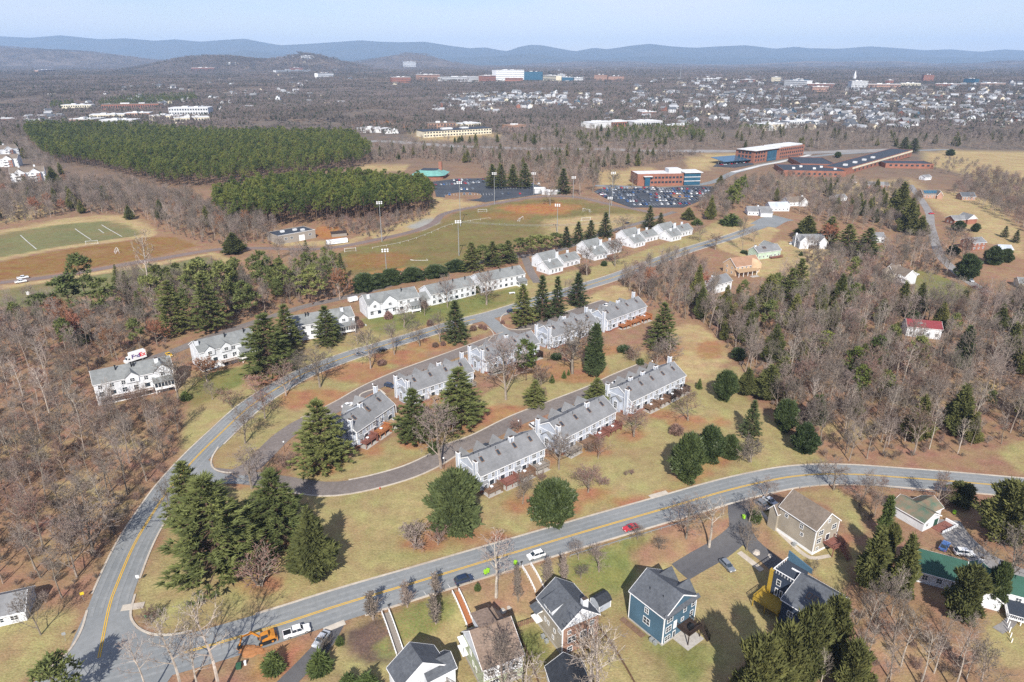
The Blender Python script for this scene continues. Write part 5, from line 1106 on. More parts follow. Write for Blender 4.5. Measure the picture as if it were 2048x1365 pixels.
for i in range(6): x = 1.5 + i * 2.2; b.part('solar_panel', MB().quad((x, 1.2, 3.45 + .8), (x + 2, 1.2, 3.45 + .8), (x + 2, 4.6, 3.45 + .8 + sl * 3.4), (x, 4.6, 3.45 + .8 + sl * 3.4)), 'blue_glass')
house('dark_roof_garage', (1923, 401), (1950, 401), 9, 'tan brick garage house with a dark roof beside the solar-roof house', 3.2, 6.4, 'pinkbrick_wall', 'slate_shingles', floors=1)
house('brick_ranch_house', (1733, 376), (1777, 377), 11, 'low brick ranch house with a pale grey roof below the college', 3.0, 5.2, 'brick_wall', 'grey_shingles', floors=1)
house('white_lodge', (1849, 361), (1862, 360), 7, 'tiny white house at the foot of the mown hillside', 3, 5, 'white_siding', 'grey_shingles', floors=1)
house('beige_edge_house', (2036, 578), (2062, 580), 9, 'beige house with a green-grey roof at the right edge', 3.2, 5.4, 'cream_siding', 'greenish_shingles', floors=1)
house('grey_roof_house', (1999, 508), (2024, 509), 9, 'low house with a blue-grey roof among dark shrubs at the right', 3, 5, 'white_siding', 'bluegrey_siding', floors=1)
house('hidden_white_house', (1431, 588), (1462, 579), 9, 'white house hidden by bare trees below the peach house', 5, 8, 'white_siding', 'grey_shingles', chim=.1)
house('pale_house', (1672, 404), (1693, 402), 8, 'pale house half hidden among bare trees below the college', 3, 5.4, 'white_siding', 'grey_shingles', floors=1)
house('cream_house', (1752, 486), (1768, 486), 8, 'cream house behind tall pines left of the gravel lane', 4, 6.4, 'white_siding', 'grey_shingles', floors=1)

# ---- college buildings
def winrow(b, x0, x1, y, z, n, w, h, d='S', m='glass', name='window'):
    for i in range(n):
        p = x0 + (x1 - x0) * (i + .5) / n
        if d == 'S': q = (p, y, z)
        else: q = (y, p, z)
        o = kid(name, MB().box(-w / 2, -.08, 0, w / 2, .02, h).mesh(name, m), b.o, q, DIRS[d])
def campus(name, A, B, D, h, label, wall, roof): b = Bld(name, G(*A), G(*B), label, 'college building'); b.flat(0, 0, b.L, D, h, wall, roof); return b
b = campus('college_building', (1566, 352), (1691, 354), 50, 5.6, 'low red brick college building with a broad black flat roof', 'brick_wall', 'dark_flat_roof'); winrow(b, 8, b.L - 8, 0, 1.6, 9, 2.6, 2.2)
for i in range(5): b.part('roof_unit', MB().box(12 + i * 11, 14 + (i % 2) * 14, 5.75, 15 + i * 11, 17 + (i % 2) * 14, 7.4), 'white_flat_roof')
b.flat(b.L * .45, 50.2, b.L * 1.05, 112, 6.4, 'brick_wall', 'dark_flat_roof')
b = campus('college_building', (1692, 350), (1822, 315), 26, 6.6, 'long red brick college wing with an arched entrance at its near end', 'brick_wall', 'dark_flat_roof'); winrow(b, 20, b.L - 4, 0, 1, 16, 4.5, 2.4); b.part('arch_door', MB().prism([(-3, 0), (3, 0), (3, 3.2), (2.2, 5), (0, 5.8), (-2.2, 5), (-3, 3.2)], 'x', -.15, -.01), 'glass').location = (0, 9, .3); b.part('fascia', MB().box(16, -.5, 4.4, b.L, -.3, 6.4), 'cream_siding')
for i in range(4): b.part('roof_unit', MB().box(20 + i * 30, 8, 6.75, 24 + i * 30, 12, 8.6), 'white_flat_roof')
b = campus('college_building', (1770, 336), (1866, 338), 28, 4.8, 'low brick college annex with a dark roof by the mown slope', 'brick_wall', 'dark_flat_roof'); winrow(b, 3, b.L - 3, 0, 2, 8, 3, 2)
b = campus('college_building', (1506, 327), (1606, 312), 26, 14, 'three-storey brick and glass college building with a pale roof', 'brick_wall', 'white_flat_roof')
for f in range(3): winrow(b, 2, b.L * .22, 0, 1.6 + f * 4.3, 4, 3.2, 2.6); winrow(b, b.L * .5, b.L - 2, 0, 1.6 + f * 4.3, 12, 2.6, 2.2); winrow(b, 3, 23, 0, 1.6 + f * 4.3, 4, 3.2, 2.6, 'W')
b.part('glass_front', MB().box(b.L * .25, -1.2, 0, b.L * .42, -.01, 12.5), 'blue_glass'); b.part('roof_canopy', MB().box(-2, -3, 14.6, b.L * .46, 24, 15.1).box(b.L * .5, 4, 14.6, b.L + 1, 24, 15.4), 'white_flat_roof')
b = Bld('solar_canopy', G(1448, 332), G(1508, 326), 'blue solar canopy over the small car park beside the three-storey building', 'canopy'); b.part('panel_roof', MB().prism([(0, 4.2), (24, 7.0), (24, 7.3), (0, 4.5)], 'x', 0, b.L), 'blue_glass')
for i in range(5): kid('post', MB().box(b.L * (i + .1) / 4.4, 11, 0, b.L * (i + .1) / 4.4 + .4, 11.4, 5.4).mesh('post', 'grey_metal'), b.o)
b = campus('college_building', (1274, 372), (1366, 371), 24, 11, 'two-storey brick college building with a white flat roof and glass corner', 'brick_wall', 'white_flat_roof')
for f in range(2): winrow(b, b.L * .28, b.L - 1, 0, 2.0 + f * 4.6, 9, 2.6, 2)
b.part('glass_front', MB().box(b.L * .15, -2.5, 0, b.L * .26, -.01, 9), 'blue_glass'); b.part('glass_front', MB().box(b.L + .3, -1.5, 0, b.L + 17, 18, 12), 'blue_glass'); b.part('floor_band', MB().box(b.L + .2, -1.8, 3.6, b.L + 17.3, 18.2, 4.2).box(b.L + .2, -1.8, 7.6, b.L + 17.3, 18.2, 8.2).box(b.L - .5, -3, 12.01, b.L + 19, 19, 12.6), 'white_flat_roof'); b.part('roof_unit', MB().box(b.L - 14, 6, 11.1, b.L - 1, 18, 15), 'white_flat_roof'); b.part('canopy', MB().box(b.L * .12, -4, 9.01, b.L * .3, 1, 9.5), 'white_flat_roof')
b = Bld('teal_roof_building', G(826, 357), G(888, 358), 'round-fronted building with a teal metal roof and brick chimney by the car park', 'college building'); L_ = b.L; n = 10; pts = [(L_ * (.5 - .5 * math.cos(math.pi * i / n)), -9 * math.sin(math.pi * i / n)) for i in range(n + 1)] + [(L_, 22), (0, 22)]
b.part('wall', MB().prism(pts, 'z', -1, 4.2), 'brick_wall'); g = MB(); cx, cyy = L_ / 2, 8
for i in range(len(pts)):
    (x0, y0), (x1, y1) = pts[i], pts[(i + 1) % len(pts)]; q = lambda x, y, f: (cx + (x - cx) * f, cyy + (y - cyy) * f)
    g.quad((*q(x0, y0, 1.1), 4.0), (*q(x1, y1, 1.1), 4.0), (*q(x1, y1, .5), 8.6), (*q(x0, y0, .5), 8.6))
b.part('roof', g, 'teal_metal'); b.part('flat_roof', MB().prism([(cx + (x - cx) * .52, cyy + (y - cyy) * .52) for x, y in pts], 'z', 8.3, 8.9), 'dark_flat_roof'); b.part('chimney', MB().box(L_ * .76, 12, 0, L_ * .76 + 3.4, 15.4, 16), 'brick_wall')
winrow(b, 3, 18, -.1, .8, 5, 2.2, 2.4, 'W')
b = Bld('utility_building', G(558, 490), G(632, 476), 'flat-roofed block utility building with a black roof by the playing field', 'utility building'); cl = b.loc(G(533, 481)); b.flat(0, 0, b.L, max(14, cl[1]), 5.6, 'block_wall', 'dark_flat_roof'); b.door(b.L * .62, 0, 0, 4.2, 4.0, glass=False); b.wins([b.L * .2, b.L * .35, b.L * .85], 0, 2.6, 2.0, 1.4)
for x, y in ((7, 9), (16, 8), (20, 4)): b.part('roof_unit', MB().box(x, y, 5.7, x + 2.6, y + 2, 6.9), 'white_flat_roof')
b.part('parapet_cap', MB().box(-.1, -.1, 6.11, b.L + .1, .35, 6.2), 'white_trim')
# white storage trailer and sheds in the yard
b = Bld('storage_container', G(655, 492), G(696, 486), 'long white storage trailer with faded markings beside the dirt yard', 'container'); b.part('body', MB().box(0, 0, .6, b.L, 2.6, 3.4), 'white_paint'); b.part('panel', MB().box(-.02, -.04, 1.6, .02, 2.64, 3.2), 'bluegrey_siding'); b.part('panel', MB().box(b.L * .3, -.04, 1.5, b.L * .62, -.01, 2.4), 'bluegrey_siding'); kid('wheel', MB().tube((2, .1, .45), (2, .4, .45), .45, .45, 10).tube((b.L - 2, .1, .45), (b.L - 2, .4, .45), .45, .45, 10).mesh('wheel', 'rubber'), b.o)
b = Bld('timber_shed', G(664, 475), G(694, 472), 'low dark timber shed behind the white storage trailer', 'shed'); b.part('wall', MB().box(0, 0, -.3, b.L, 4, 2.4), 'grey_wood'); b.part('roof', MB().prism([(-.4, 2.41), (4.4, 3.1), (4.4, 3.3), (-.4, 2.6)], 'x', -.4, b.L + .4), 'dark_wood')
# apartment buildings at the left edge
for i, (A, B, lb) in enumerate((((24, 366), (93, 362), 'white and brick apartment block with gabled balconies, nearest at the left edge'), ((-30, 336), (38, 333), 'white apartment block behind the nearest one at the left edge'), ((-40, 318), (40, 312), 'white apartment block farthest back at the left edge'))):
    b = Bld('apartment_block', G(*A), G(*B), lb, 'apartments', 'apartment blocks at the left edge'); L_ = b.L; b.gable(0, 0, L_, 16, 9.6, 14, 'x', 'white_siding', 'taupe_shingles')
    for f_ in (.28, .72):
        b.gable(L_ * f_ - 5, -3, L_ * f_ + 5, 9, 9.4, 13, 'y', 'white_siding', 'taupe_shingles'); b.part('brick_front', MB().box(L_ * f_ + 1.5, -3.2, -1, L_ * f_ + 5, -3.01, 8.5), 'brick_wall')
        for k_ in range(3): b.part('balcony', MB().box(L_ * f_ - 4.8, -4.4, 3 * k_ + .2, L_ * f_ + 1, -3.01, 3 * k_ + 1.3), 'white_trim'); b.win(L_ * f_ - 2, -3, 3 * k_ + 1.0, 2.6, 1.7, 'S', 3, 2); b.win(L_ * f_ + 3, -3.2, 3 * k_ + 1.0, 1.2, 1.5)
    for f_ in (.0, .5, .96): b.win(L_ * f_ + .8, 0, 4, 1.1, 1.4); b.win(L_ * f_ + .8, 0, 7, 1.1, 1.4)
    b.chimney(L_ * .25, 7.5, 1.6, 1.4, 13, 16, 'white_siding', False); b.chimney(L_ * .7, 7.5, 1.6, 1.4, 13, 16, 'white_siding', False)
# ================================================================== VEHICLES
def paint(name, c): return mat(name, c, tuple(v * .92 for v in c), 1, .3, spec=.5, coat=.6)
for n_, c_ in (('white', (.75, .76, .77)), ('silver', (.42, .45, .50)), ('grey', (.16, .18, .21)), ('black', (.02, .024, .032)), ('navy', (.02, .035, .075)), ('red', (.45, .02, .03)), ('darkred', (.20, .03, .04)), ('yellow', (.70, .42, .02)), ('blue', (.05, .13, .34)), ('teal', (.05, .16, .2))): paint('paint_' + n_, c_)
mat('lamp_glass', (.75, .75, .72), None, 3, .2); mat('red_lamp', (.35, .02, .02), None, 3, .3); mat('machine_orange', (.50, .21, .03), (.40, .16, .025), 2, .5); mat('lime_plastic', (.28, .55, .03), (.24, .48, .03), 2, .5)
PROF = {   # lower body side profile (x from front, z) and cabin profile
    'suv': (4.7, 1.86, [(0, .35), (0, .78), (.12, .92), (1.15, 1.05), (1.25, 1.06), (4.55, 1.06), (4.7, .95), (4.68, .35)], [(1.05, 1.05), (1.85, 1.62), (2.3, 1.70), (3.9, 1.68), (4.35, 1.55), (4.62, 1.05)]),
    'sedan': (4.7, 1.82, [(0, .30), (0, .66), (.15, .78), (1.35, .92), (3.9, .95), (4.6, .90), (4.7, .75), (4.68, .30)], [(1.25, .91), (2.05, 1.36), (2.4, 1.43), (3.2, 1.41), (3.55, 1.32), (4.2, .94)]),
    'wagon': (4.8, 1.84, [(0, .30), (0, .68), (.15, .82), (1.3, .95), (4.6, .98), (4.8, .85), (4.78, .30)], [(1.2, .94), (2.0, 1.42), (2.4, 1.50), (3.9, 1.48), (4.3, 1.40), (4.68, .97)]),
    'coupe': (4.5, 1.85, [(0, .26), (0, .56), (.2, .68), (1.5, .82), (3.8, .88), (4.4, .86), (4.5, .70), (4.48, .26)], [(1.5, .81), (2.3, 1.18), (2.6, 1.24), (3.0, 1.22), (3.9, .87)]),
    'pickup': (5.8, 1.98, [(0, .45), (0, .95), (.15, 1.08), (1.5, 1.16), (3.95, 1.18), (3.95, 1.18), (5.8, 1.16), (5.8, .45)], [(1.4, 1.15), (2.1, 1.80), (2.5, 1.88), (3.6, 1.88), (3.9, 1.80), (3.98, 1.17)])}
def vehicle(kind, p, rz, col, label, cat='car', group=None, roofbox=False, name=None):
    """a car at p (ground centre) whose nose points along rz; parts: body, cabin glass, wheels (> rim), lamps"""
    Ln, W, low, cab = PROF[kind]; o = put(name or ('parked_' + ('truck' if kind == 'pickup' else 'car')), None, None, p, rz, label, cat, group)
    def X(x): return Ln / 2 - x
    B = MB(); m = W / 2
    def shell(prof, y0, y1, inset):     # tapering side-to-side loft with rounded flanks
        rings = [(-y1, .0), (-y0, inset), (y0, inset), (y1, .0)]; o_ = len(B.v); n = len(prof)
    # lower body: three lofted sections, narrower at bottom and shoulders
    n = len(low); zs = [z for _, z in low]
    secs = [(-m, .88), (-m * .93, 1.0), (m * .93, 1.0), (m, .88)]; o_ = len(B.v); zmid = .62
    for y, k_ in secs:
        for x, z in low: B.v.append((X(Ln / 2 + (x - Ln / 2) * (1 if k_ == 1 else .975)), y, z if k_ == 1 else zmid + (z - zmid) * .8))
    for s_ in range(3):
        for i in range(n): j = (i + 1) % n; B.f.append((o_ + s_ * n + i, o_ + s_ * n + j, o_ + (s_ + 1) * n + j, o_ + (s_ + 1) * n + i)); B.m.append(0)
    B.f.append(tuple(o_ + i for i in range(n))); B.f.append(tuple(o_ + 3 * n + i for i in reversed(range(n)))); B.m += [0, 0]
    # roof panel and pillars
    top = sorted(cab, key=lambda q: -q[1])[:3]; xs = sorted(q[0] for q in top); zt = max(q[1] for q in cab)
    rx0, rx1 = xs[0] - .12, xs[-1] + .12; B.box(X(rx1), -m * .70, zt - .01, X(rx0), m * .70, zt + .045)
    for y in (-m * .86, m * .86):
        for (xa, za), (xb, zb) in ((cab[0], cab[1]), (cab[-1], cab[-2])): B.tube((X(xa), y, za), (X(xb), y * .84, zb + .02), .05, .045, 4, False)
        xm = (xs[0] + xs[-1]) / 2; B.tube((X(xm), y, cab[0][1]), (X(xm), y * .83, zt), .05, .05, 4, False); B.tube((X(rx0), y * .82, zt), (X(rx1), y * .82, zt), .055, .055, 4)
    if kind == 'pickup': B.box(X(5.75), -m * .93, 1.16, X(4.05), -m * .82, 1.30).box(X(5.75), m * .82, 1.16, X(4.05), m * .93, 1.30).box(X(5.8), -m * .93, 1.1, X(5.7), m * .93, 1.30)
    for y in (-m - .12, m - .02): B.box(X(cab[1][0] - .25), y, cab[0][1] + .02, X(cab[1][0] - .5), y + .14, cab[0][1] + .17)
    put('body', B.mesh('body', col), o)
    Gs = MB(); n = len(cab); o_ = 0
    for y, k_ in ((-m * .88, 0), (m * .88, 0)):
        for i, (x, z) in enumerate(cab): Gs.v.append((X(x), y * (1 if i in (0, n - 1) else .82), z))
    for i in range(n): j = (i + 1) % n; Gs.f.append((i, j, n + j, n + i)); Gs.m.append(0)
    Gs.f.append(tuple(range(n))); Gs.f.append(tuple(reversed(range(n, 2 * n)))); Gs.m += [0, 0]; put('windows', Gs.mesh('windows', 'glass'), o)
    if kind == 'pickup': put('bed', MB().box(X(5.68), -m * .8, 1.165, X(4.08), m * .8, 1.185).mesh('bed', 'black_metal'), o)
    wr = .36 if kind in ('suv', 'pickup') else .32
    if kind not in _wheel:
        _wheel[kind] = (MB().tube((0, -.13, 0), (0, .13, 0), wr, wr, 14).mesh('wheel', 'rubber'), MB().tube((0, -.145, 0), (0, .145, 0), wr * .62, wr * .62, 8).mesh('rim', 'grey_metal'))
    for x in (.9, Ln - .95 - (.2 if kind == 'pickup' else 0)):
        for y in (-m + .12, m - .12): w = put('wheel', _wheel[kind][0], o, (X(x), y, wr)); put('rim', _wheel[kind][1], w)
    for y in (-m * .72, m * .72):
        put('headlight', MB().box(X(.16), y - .2, zs[1] - .12, X(-.03), y + .2, zs[1] + .06).mesh('headlight', 'lamp_glass'), o); put('tail_light', MB().box(X(Ln + .03), y - .2, low[-2][1] - .2, X(Ln - .2), y + .2, low[-2][1] - .02).mesh('tail_light', 'red_lamp'), o)
    return o
_wheel = {}
def heading(a, b): a, b = G(*a), G(*b); return math.atan2(b[1] - a[1], b[0] - a[0])
RZ1 = math.atan2(RU[1], RU[0])
def on(px, py, lift=.09): g = G(px, py); return (g[0], g[1], g[2] + lift)
vehicle('pickup', on(594, 1268), RZ1 + .02, 'paint_white', 'white pickup truck with an empty dark bed parked behind the orange excavator', 'pickup')
vehicle('sedan', on(643, 1283), heading((670, 1250), (628, 1305)), 'paint_silver', 'silver sedan parked at the top of the narrow driveway')
vehicle('suv', on(928, 1164), RZ1, 'paint_navy', 'dark navy SUV parked at the kerb above the red wooden stairs')
vehicle('suv', on(1072, 1115), RZ1 + math.pi, 'paint_white', 'white SUV parked at the kerb beside the long wooden stairs')
vehicle('coupe', on(1261, 1059), RZ1 + math.pi, 'paint_red', 'bright red sports car driving along the lower road')
vehicle('wagon', on(1454, 1135), heading((1440, 1120), (1470, 1152)), 'paint_grey', 'grey estate car parked on the driveway between the blue and navy houses')
vehicle('suv', on(1524, 1014), heading((1508, 1000), (1540, 1024)), 'paint_grey', 'dark grey car on the drive of the tan house, nearer of two', 'car'); vehicle('sedan', on(1540, 1006), heading((1523, 996), (1560, 1020)), 'paint_silver', 'silver-blue car on the drive of the tan house, next to its wall')
vehicle('sedan', on(1888, 1096), heading((1878, 1112), (1898, 1080)), 'paint_blue', 'blue car parked behind the green-roofed house'); vehicle('suv', on(1927, 1110), heading((1905, 1108), (1950, 1112)), 'paint_white', 'white car parked behind the green-roofed house near the gravel drive')
vehicle('suv', on(780, 775), heading((766, 772), (796, 780)), 'paint_navy', 'dark blue car parked at the upper townhouses beside the little grass island'); vehicle('sedan', on(696, 814), heading((684, 818), (710, 808)), 'paint_white', 'white sedan parked behind the short upper townhouse row')
vehicle('suv', on(1069, 858), heading((1058, 850), (1080, 868)), 'paint_white', 'white SUV parked between the lower townhouse rows'); vehicle('sedan', on(1123, 825), heading((1105, 830), (1140, 815)), 'paint_black', 'black car parked behind the middle lower townhouse row'); vehicle('sedan', on(972, 896), heading((955, 905), (985, 890)), 'paint_black', 'black car parked behind the nearest lower townhouse row')
vehicle('sedan', on(1234, 768), heading((1220, 773), (1250, 762)), 'paint_white', 'white car parked behind the far lower townhouse row'); vehicle('suv', on(1022, 625), heading((1010, 629), (1035, 620)), 'paint_navy', 'dark blue car stopped on the upper road at the junction')
vehicle('sedan', on(764, 703), heading((745, 708), (785, 696)), 'paint_black', 'black car driving on the upper road under bare trees'); vehicle('sedan', on(722, 710), heading((705, 716), (740, 704)), 'paint_grey', 'grey car on the upper road behind the black one')
vehicle('coupe', on(338, 712), heading((330, 705), (348, 722)), 'paint_yellow', 'yellow car parked at the right end of the leftmost white row'); vehicle('suv', on(735, 596), heading((720, 600), (750, 592)), 'paint_white', 'white van parked behind the double-gabled white row'); vehicle('sedan', on(1213, 613), heading((1200, 616), (1225, 610)), 'paint_white', 'white car parked behind the last upper townhouse row')
vehicle('pickup', on(42, 566), heading((25, 568), (62, 562)), 'paint_white', 'white pickup on the left playing field, nearer of two side by side', 'pickup', 'white pickups on the playing field'); vehicle('pickup', on(46, 558), heading((28, 560), (66, 554)), 'paint_white', 'white pickup on the left playing field, half hidden behind the nearer one', 'pickup', 'white pickups on the playing field')
vehicle('sedan', on(1951, 578), heading((1942, 573), (1962, 585)), 'paint_darkred', 'dark red car parked on the gravel lane at the right'); vehicle('sedan', on(1941, 563), heading((1932, 558), (1950, 570)), 'paint_silver', 'silver car on the gravel lane above the dark red one'); vehicle('sedan', on(1830, 551), 0.3, 'paint_white', 'white car parked beside the white gabled house with porches')
vehicle('sedan', on(1747, 552), .8, 'paint_navy', 'dark blue car parked left of the white gabled house with porches'); vehicle('sedan', on(1863, 429), .1, 'paint_red', 'red car at the top of the gravel lane'); vehicle('pickup', on(1709, 367), .6, 'paint_white', 'white truck parked by the brick ranch house', 'pickup')
vehicle('sedan', on(1140, 481), heading((1130, 484), (1152, 478)), 'paint_navy', 'dark blue car in the lane behind the first white cottages'); vehicle('sedan', on(1255, 448), heading((1245, 450), (1265, 444)), 'paint_black', 'black car in the lane behind the third white cottage block'); vehicle('sedan', on(1582, 489), 1., 'paint_white', 'white car behind the white two-storey house with the dark porch')
vehicle('sedan', on(1545, 498), .2, 'paint_black', 'black car on the drive above the mint green house')
# small enclosed trailer
o = put('cargo_trailer', None, None, on(706, 604), heading((690, 607), (722, 600)), 'white enclosed cargo trailer behind the double-gabled white row', 'trailer'); put('body', MB().box(-2.4, -1.1, .5, 2.4, 1.1, 2.5).mesh('body', 'paint_white'), o); put('wheel', MB().tube((-.4, -1.15, .38), (-.4, -1.0, .38), .38, .38, 10).tube((-.4, 1.0, .38), (-.4, 1.15, .38), .38, .38, 10).mesh('wheel', 'rubber'), o); put('drawbar', MB().box(2.4, -.06, .5, 3.6, .06, .62).mesh('drawbar', 'black_metal'), o)
# delivery truck with lettering on its side
o = put('delivery_truck', None, None, on(273, 723), heading((300, 714), (240, 734)), 'white delivery truck with purple and red lettering, behind the far left white row', 'truck')
put('cargo_box', MB().box(-4.0, -1.2, 1.0, 2.3, 1.2, 4.3).mesh('cargo_box', 'paint_white'), o)
c_ = MB(); c_.prism([(2.35, .6), (4.6, .6), (4.6, 1.5), (3.9, 1.75), (3.5, 2.7), (2.35, 2.8)], 'y', -1.1, 1.1); put('cab', c_.mesh('cab', 'paint_white'), o); put('windscreen', MB().quad((3.93, -.95, 1.8), (3.93, .95, 1.8), (3.56, .9, 2.65), (3.56, -.9, 2.65)).mesh('windscreen', 'glass'), o); put('windows', MB().box(2.7, -1.12, 1.8, 3.4, 1.12, 2.5).mesh('windows', 'glass'), o); put('chassis', MB().box(-4, -.9, .5, 3.5, .9, 1.0).mesh('chassis', 'black_metal'), o)
for x in (3.4, -2.2):
    for y in (-.95, .95): w = put('wheel', MB().tube((0, -.16, 0), (0, .16, 0), .48, .48, 12).mesh('wheel', 'rubber'), o, (x, y, .48)); put('rim', MB().tube((0, -.175, 0), (0, .175, 0), .28, .28, 8).mesh('rim', 'grey_metal'), w)
mat('ink_purple', (.06, .02, .20), None, 3, .5); mat('ink_red', (.65, .03, .03), None, 3, .5)
def text(name, s, size, m, parent, loc, rot, bold=.03):
    cu = bpy.data.curves.new(name, 'FONT'); cu.body = s; cu.size = size; cu.offset = bold * size; cu.extrude = .01; cu.materials.append(MATS[m]); to = bpy.data.objects.new('x', cu); COL.objects.link(to); me = bpy.data.meshes.new_from_object(to.evaluated_get(bpy.context.evaluated_depsgraph_get())); bpy.data.objects.remove(to); t = put(name, me, parent, loc); t.rotation_euler = rot; return t
text('lettering', 'Fed', 2.4, 'ink_purple', o, (2.0, 1.23, 2.0), (R(90), 0, R(180))); text('lettering', 'Ex', 2.4, 'ink_red', o, (-1.3, 1.23, 2.0), (R(90), 0, R(180)))
# excavator digging at the kerb
o = put('excavator', None, None, on(533, 1282), RZ1 + math.pi + .05, 'orange excavator with its boom down, digging beside the lower road', 'excavator')
for y in (-1.0, 1.0):
    tk = MB().prism([(-1.7, .25), (-1.45, 0), (1.45, 0), (1.7, .25), (1.7, .5), (1.45, .72), (-1.45, .72), (-1.7, .5)], 'y', y - .28, y + .28); t_ = put('track', tk.mesh('track', 'rubber'), o); put('roller', MB().tube((-1.2, y - .3, .36), (-1.2, y + .3, .36), .26, .26, 10).tube((1.2, y - .3, .36), (1.2, y + .3, .36), .26, .26, 10).mesh('roller', 'machine_orange'), t_)
put('turntable', MB().tube((0, 0, .6), (0, 0, .95), .75, .75, 14).box(-1.2, -.75, .35, 1.2, .75, .62).mesh('turntable', 'black_metal'), o); put('body', MB().prism([(-1.9, .95), (.9, .95), (.9, 1.5), (.2, 1.75), (-1.2, 1.85), (-1.9, 1.6)], 'y', -1.15, 1.15).mesh('body', 'machine_orange'), o)
cb = put('cab', MB().prism([(-.5, 1.5), (1.25, .95), (1.35, 1.6), (1.0, 2.65), (-.5, 2.7)], 'y', .25, 1.12).mesh('cab', 'glass'), o); put('cab_frame', MB().box(-.55, .2, 2.68, 1.05, 1.16, 2.78).tube((1.3, .25, 1.6), (1.0, .25, 2.7), .06, .06, 4).tube((1.3, 1.12, 1.6), (1.0, 1.12, 2.7), .06, .06, 4).box(-.56, .2, 1.4, -.42, 1.16, 2.7).mesh('cab_frame', 'machine_orange'), cb)
def plate(pts, y0, y1): return MB().prism(pts, 'y', y0, y1)
put('boom', plate([(.8, 1.2), (1.1, 1.0), (2.7, 3.0), (4.6, 2.9), (4.6, 3.2), (2.6, 3.55)], -.45, -.1).mesh('boom', 'machine_orange'), o); put('stick', plate([(4.35, 3.3), (4.75, 3.2), (5.6, .95), (5.35, .85)], -.4, -.15).mesh('stick', 'machine_orange'), o); put('hydraulic_ram', MB().tube((1.1, -.27, 1.5), (2.5, -.27, 2.9), .09, .07, 8).tube((3.2, -.27, 3.5), (4.5, -.27, 3.4), .08, .06, 8).mesh('hydraulic_ram', 'grey_metal'), o); put('bucket', plate([(5.2, .95), (5.75, .9), (6.0, .35), (5.6, -.05), (5.05, .1)], -.72, .18).mesh('bucket', 'black_metal'), o)
put('dozer_blade', plate([(-2.3, .05), (-2.15, .05), (-2.2, .4), (-2.15, .8), (-2.3, .8)], -1.3, 1.3).mesh('dozer_blade', 'machine_orange'), o); put('blade_arm', MB().box(-2.2, -.7, .3, -1.0, -.5, .45).box(-2.2, .5, .3, -1.0, .7, .45).mesh('blade_arm', 'machine_orange'), o)
hp_ = MB(); hp_.v = [(2.6 * (1 - j / 6) ** .7 * (1 + .35 * rnd.uniform(-1, 1)) * math.cos(i * .4189) * 1.5, 2.2 * (1 - j / 6) ** .7 * (1 + .35 * rnd.uniform(-1, 1)) * math.sin(i * .4189), -.2 + .8 * (j / 6) + rnd.uniform(-.08, .08)) for j in range(6) for i in range(15)]; hp_.f = [(j * 15 + i, j * 15 + (i + 1) % 15, j * 15 + 15 + (i + 1) % 15, j * 15 + 15 + i) for j in range(5) for i in range(15)] + [tuple(range(75, 90))]; hp_.m = [0] * len(hp_.f)
put('dirt_heap', hp_.mesh('dirt_heap', mat('loose_dirt', (.34, .16, .07), (.26, .12, .05), 2, 1, .8)), None, G(500, 1302), 0, 'heap of loose orange dirt in front of the excavator bucket', 'dirt heap')

# ---- small cars in the college car parks: one mesh each
_mini = {}
def minicar(col, kind='sedan'):
    k_ = (col, kind)
    if k_ not in _mini:
        Ln, W, low, cab = PROF[kind]; B = MB(); X = lambda x: Ln / 2 - x
        B.prism([(X(x), z) for x, z in low], 'y', -W / 2, W / 2); B.k = 1; n = len(cab)
        for i in range(n - 1):
            B.quad((X(cab[i][0]), -W * .42, cab[i][1]), (X(cab[i + 1][0]), -W * .42, cab[i + 1][1]), (X(cab[i + 1][0]), W * .42, cab[i + 1][1]), (X(cab[i][0]), W * .42, cab[i][1]))
        B.v += [(X(x), y, z) for y in (-W * .42, W * .42) for x, z in cab]; o_ = len(B.v) - 2 * n; B.f += [tuple(o_ + i for i in range(n)), tuple(o_ + n + i for i in range(n))]; B.m += [1, 1]
        B.k = 0; zt = max(z for _, z in cab); B.box(X(3.5), -W * .36, zt - .02, X(2.1), W * .36, zt + .05); B.k = 2
        for x in (.9, Ln - .9): B.box(X(x) - .3, -W / 2 - .02, 0, X(x) + .3, W / 2 + .02, .6)
        _mini[k_] = B.mesh('parked_car', ['paint_' + col, 'glass', 'rubber'])
    return _mini[k_]
CC = ['white', 'silver', 'grey', 'black', 'navy', 'red', 'darkred', 'blue', 'white', 'black', 'grey', 'silver', 'navy']
def lot(rows, where, fill, group, gap=2.75):
    for a, b_ in rows:
        a, b_ = G(*a), G(*b_); d = Vector((b_[0] - a[0], b_[1] - a[1])); n = int(d.length / gap); rz = math.atan2(d.y, d.x) + R(90)
        for i in range(n):
            f_ = fill(i / n) if callable(fill) else fill
            if rnd.random() > f_: continue
            if len(LOTCARS) >= 258: return
            q = Vector(a[:2]) + d * ((i + .5) / n); c_ = rnd.choice(CC); k_ = rnd.choice(['sedan', 'suv', 'suv', 'sedan', 'pickup']); rr = rz + (math.pi if rnd.random() < .5 else 0)
            nm = {'sedan': 'sedan', 'suv': 'SUV', 'pickup': 'pickup'}[k_]; cn = {'darkred': 'dark red', 'navy': 'navy blue'}.get(c_, c_)
            LOTCARS.append(put('parked_car', minicar(c_, k_), None, (q.x, q.y, h1(q.x, q.y) + .17), rr, 'small %s %s parked in %s' % (cn, nm, where), 'car', group))
LOTCARS = []
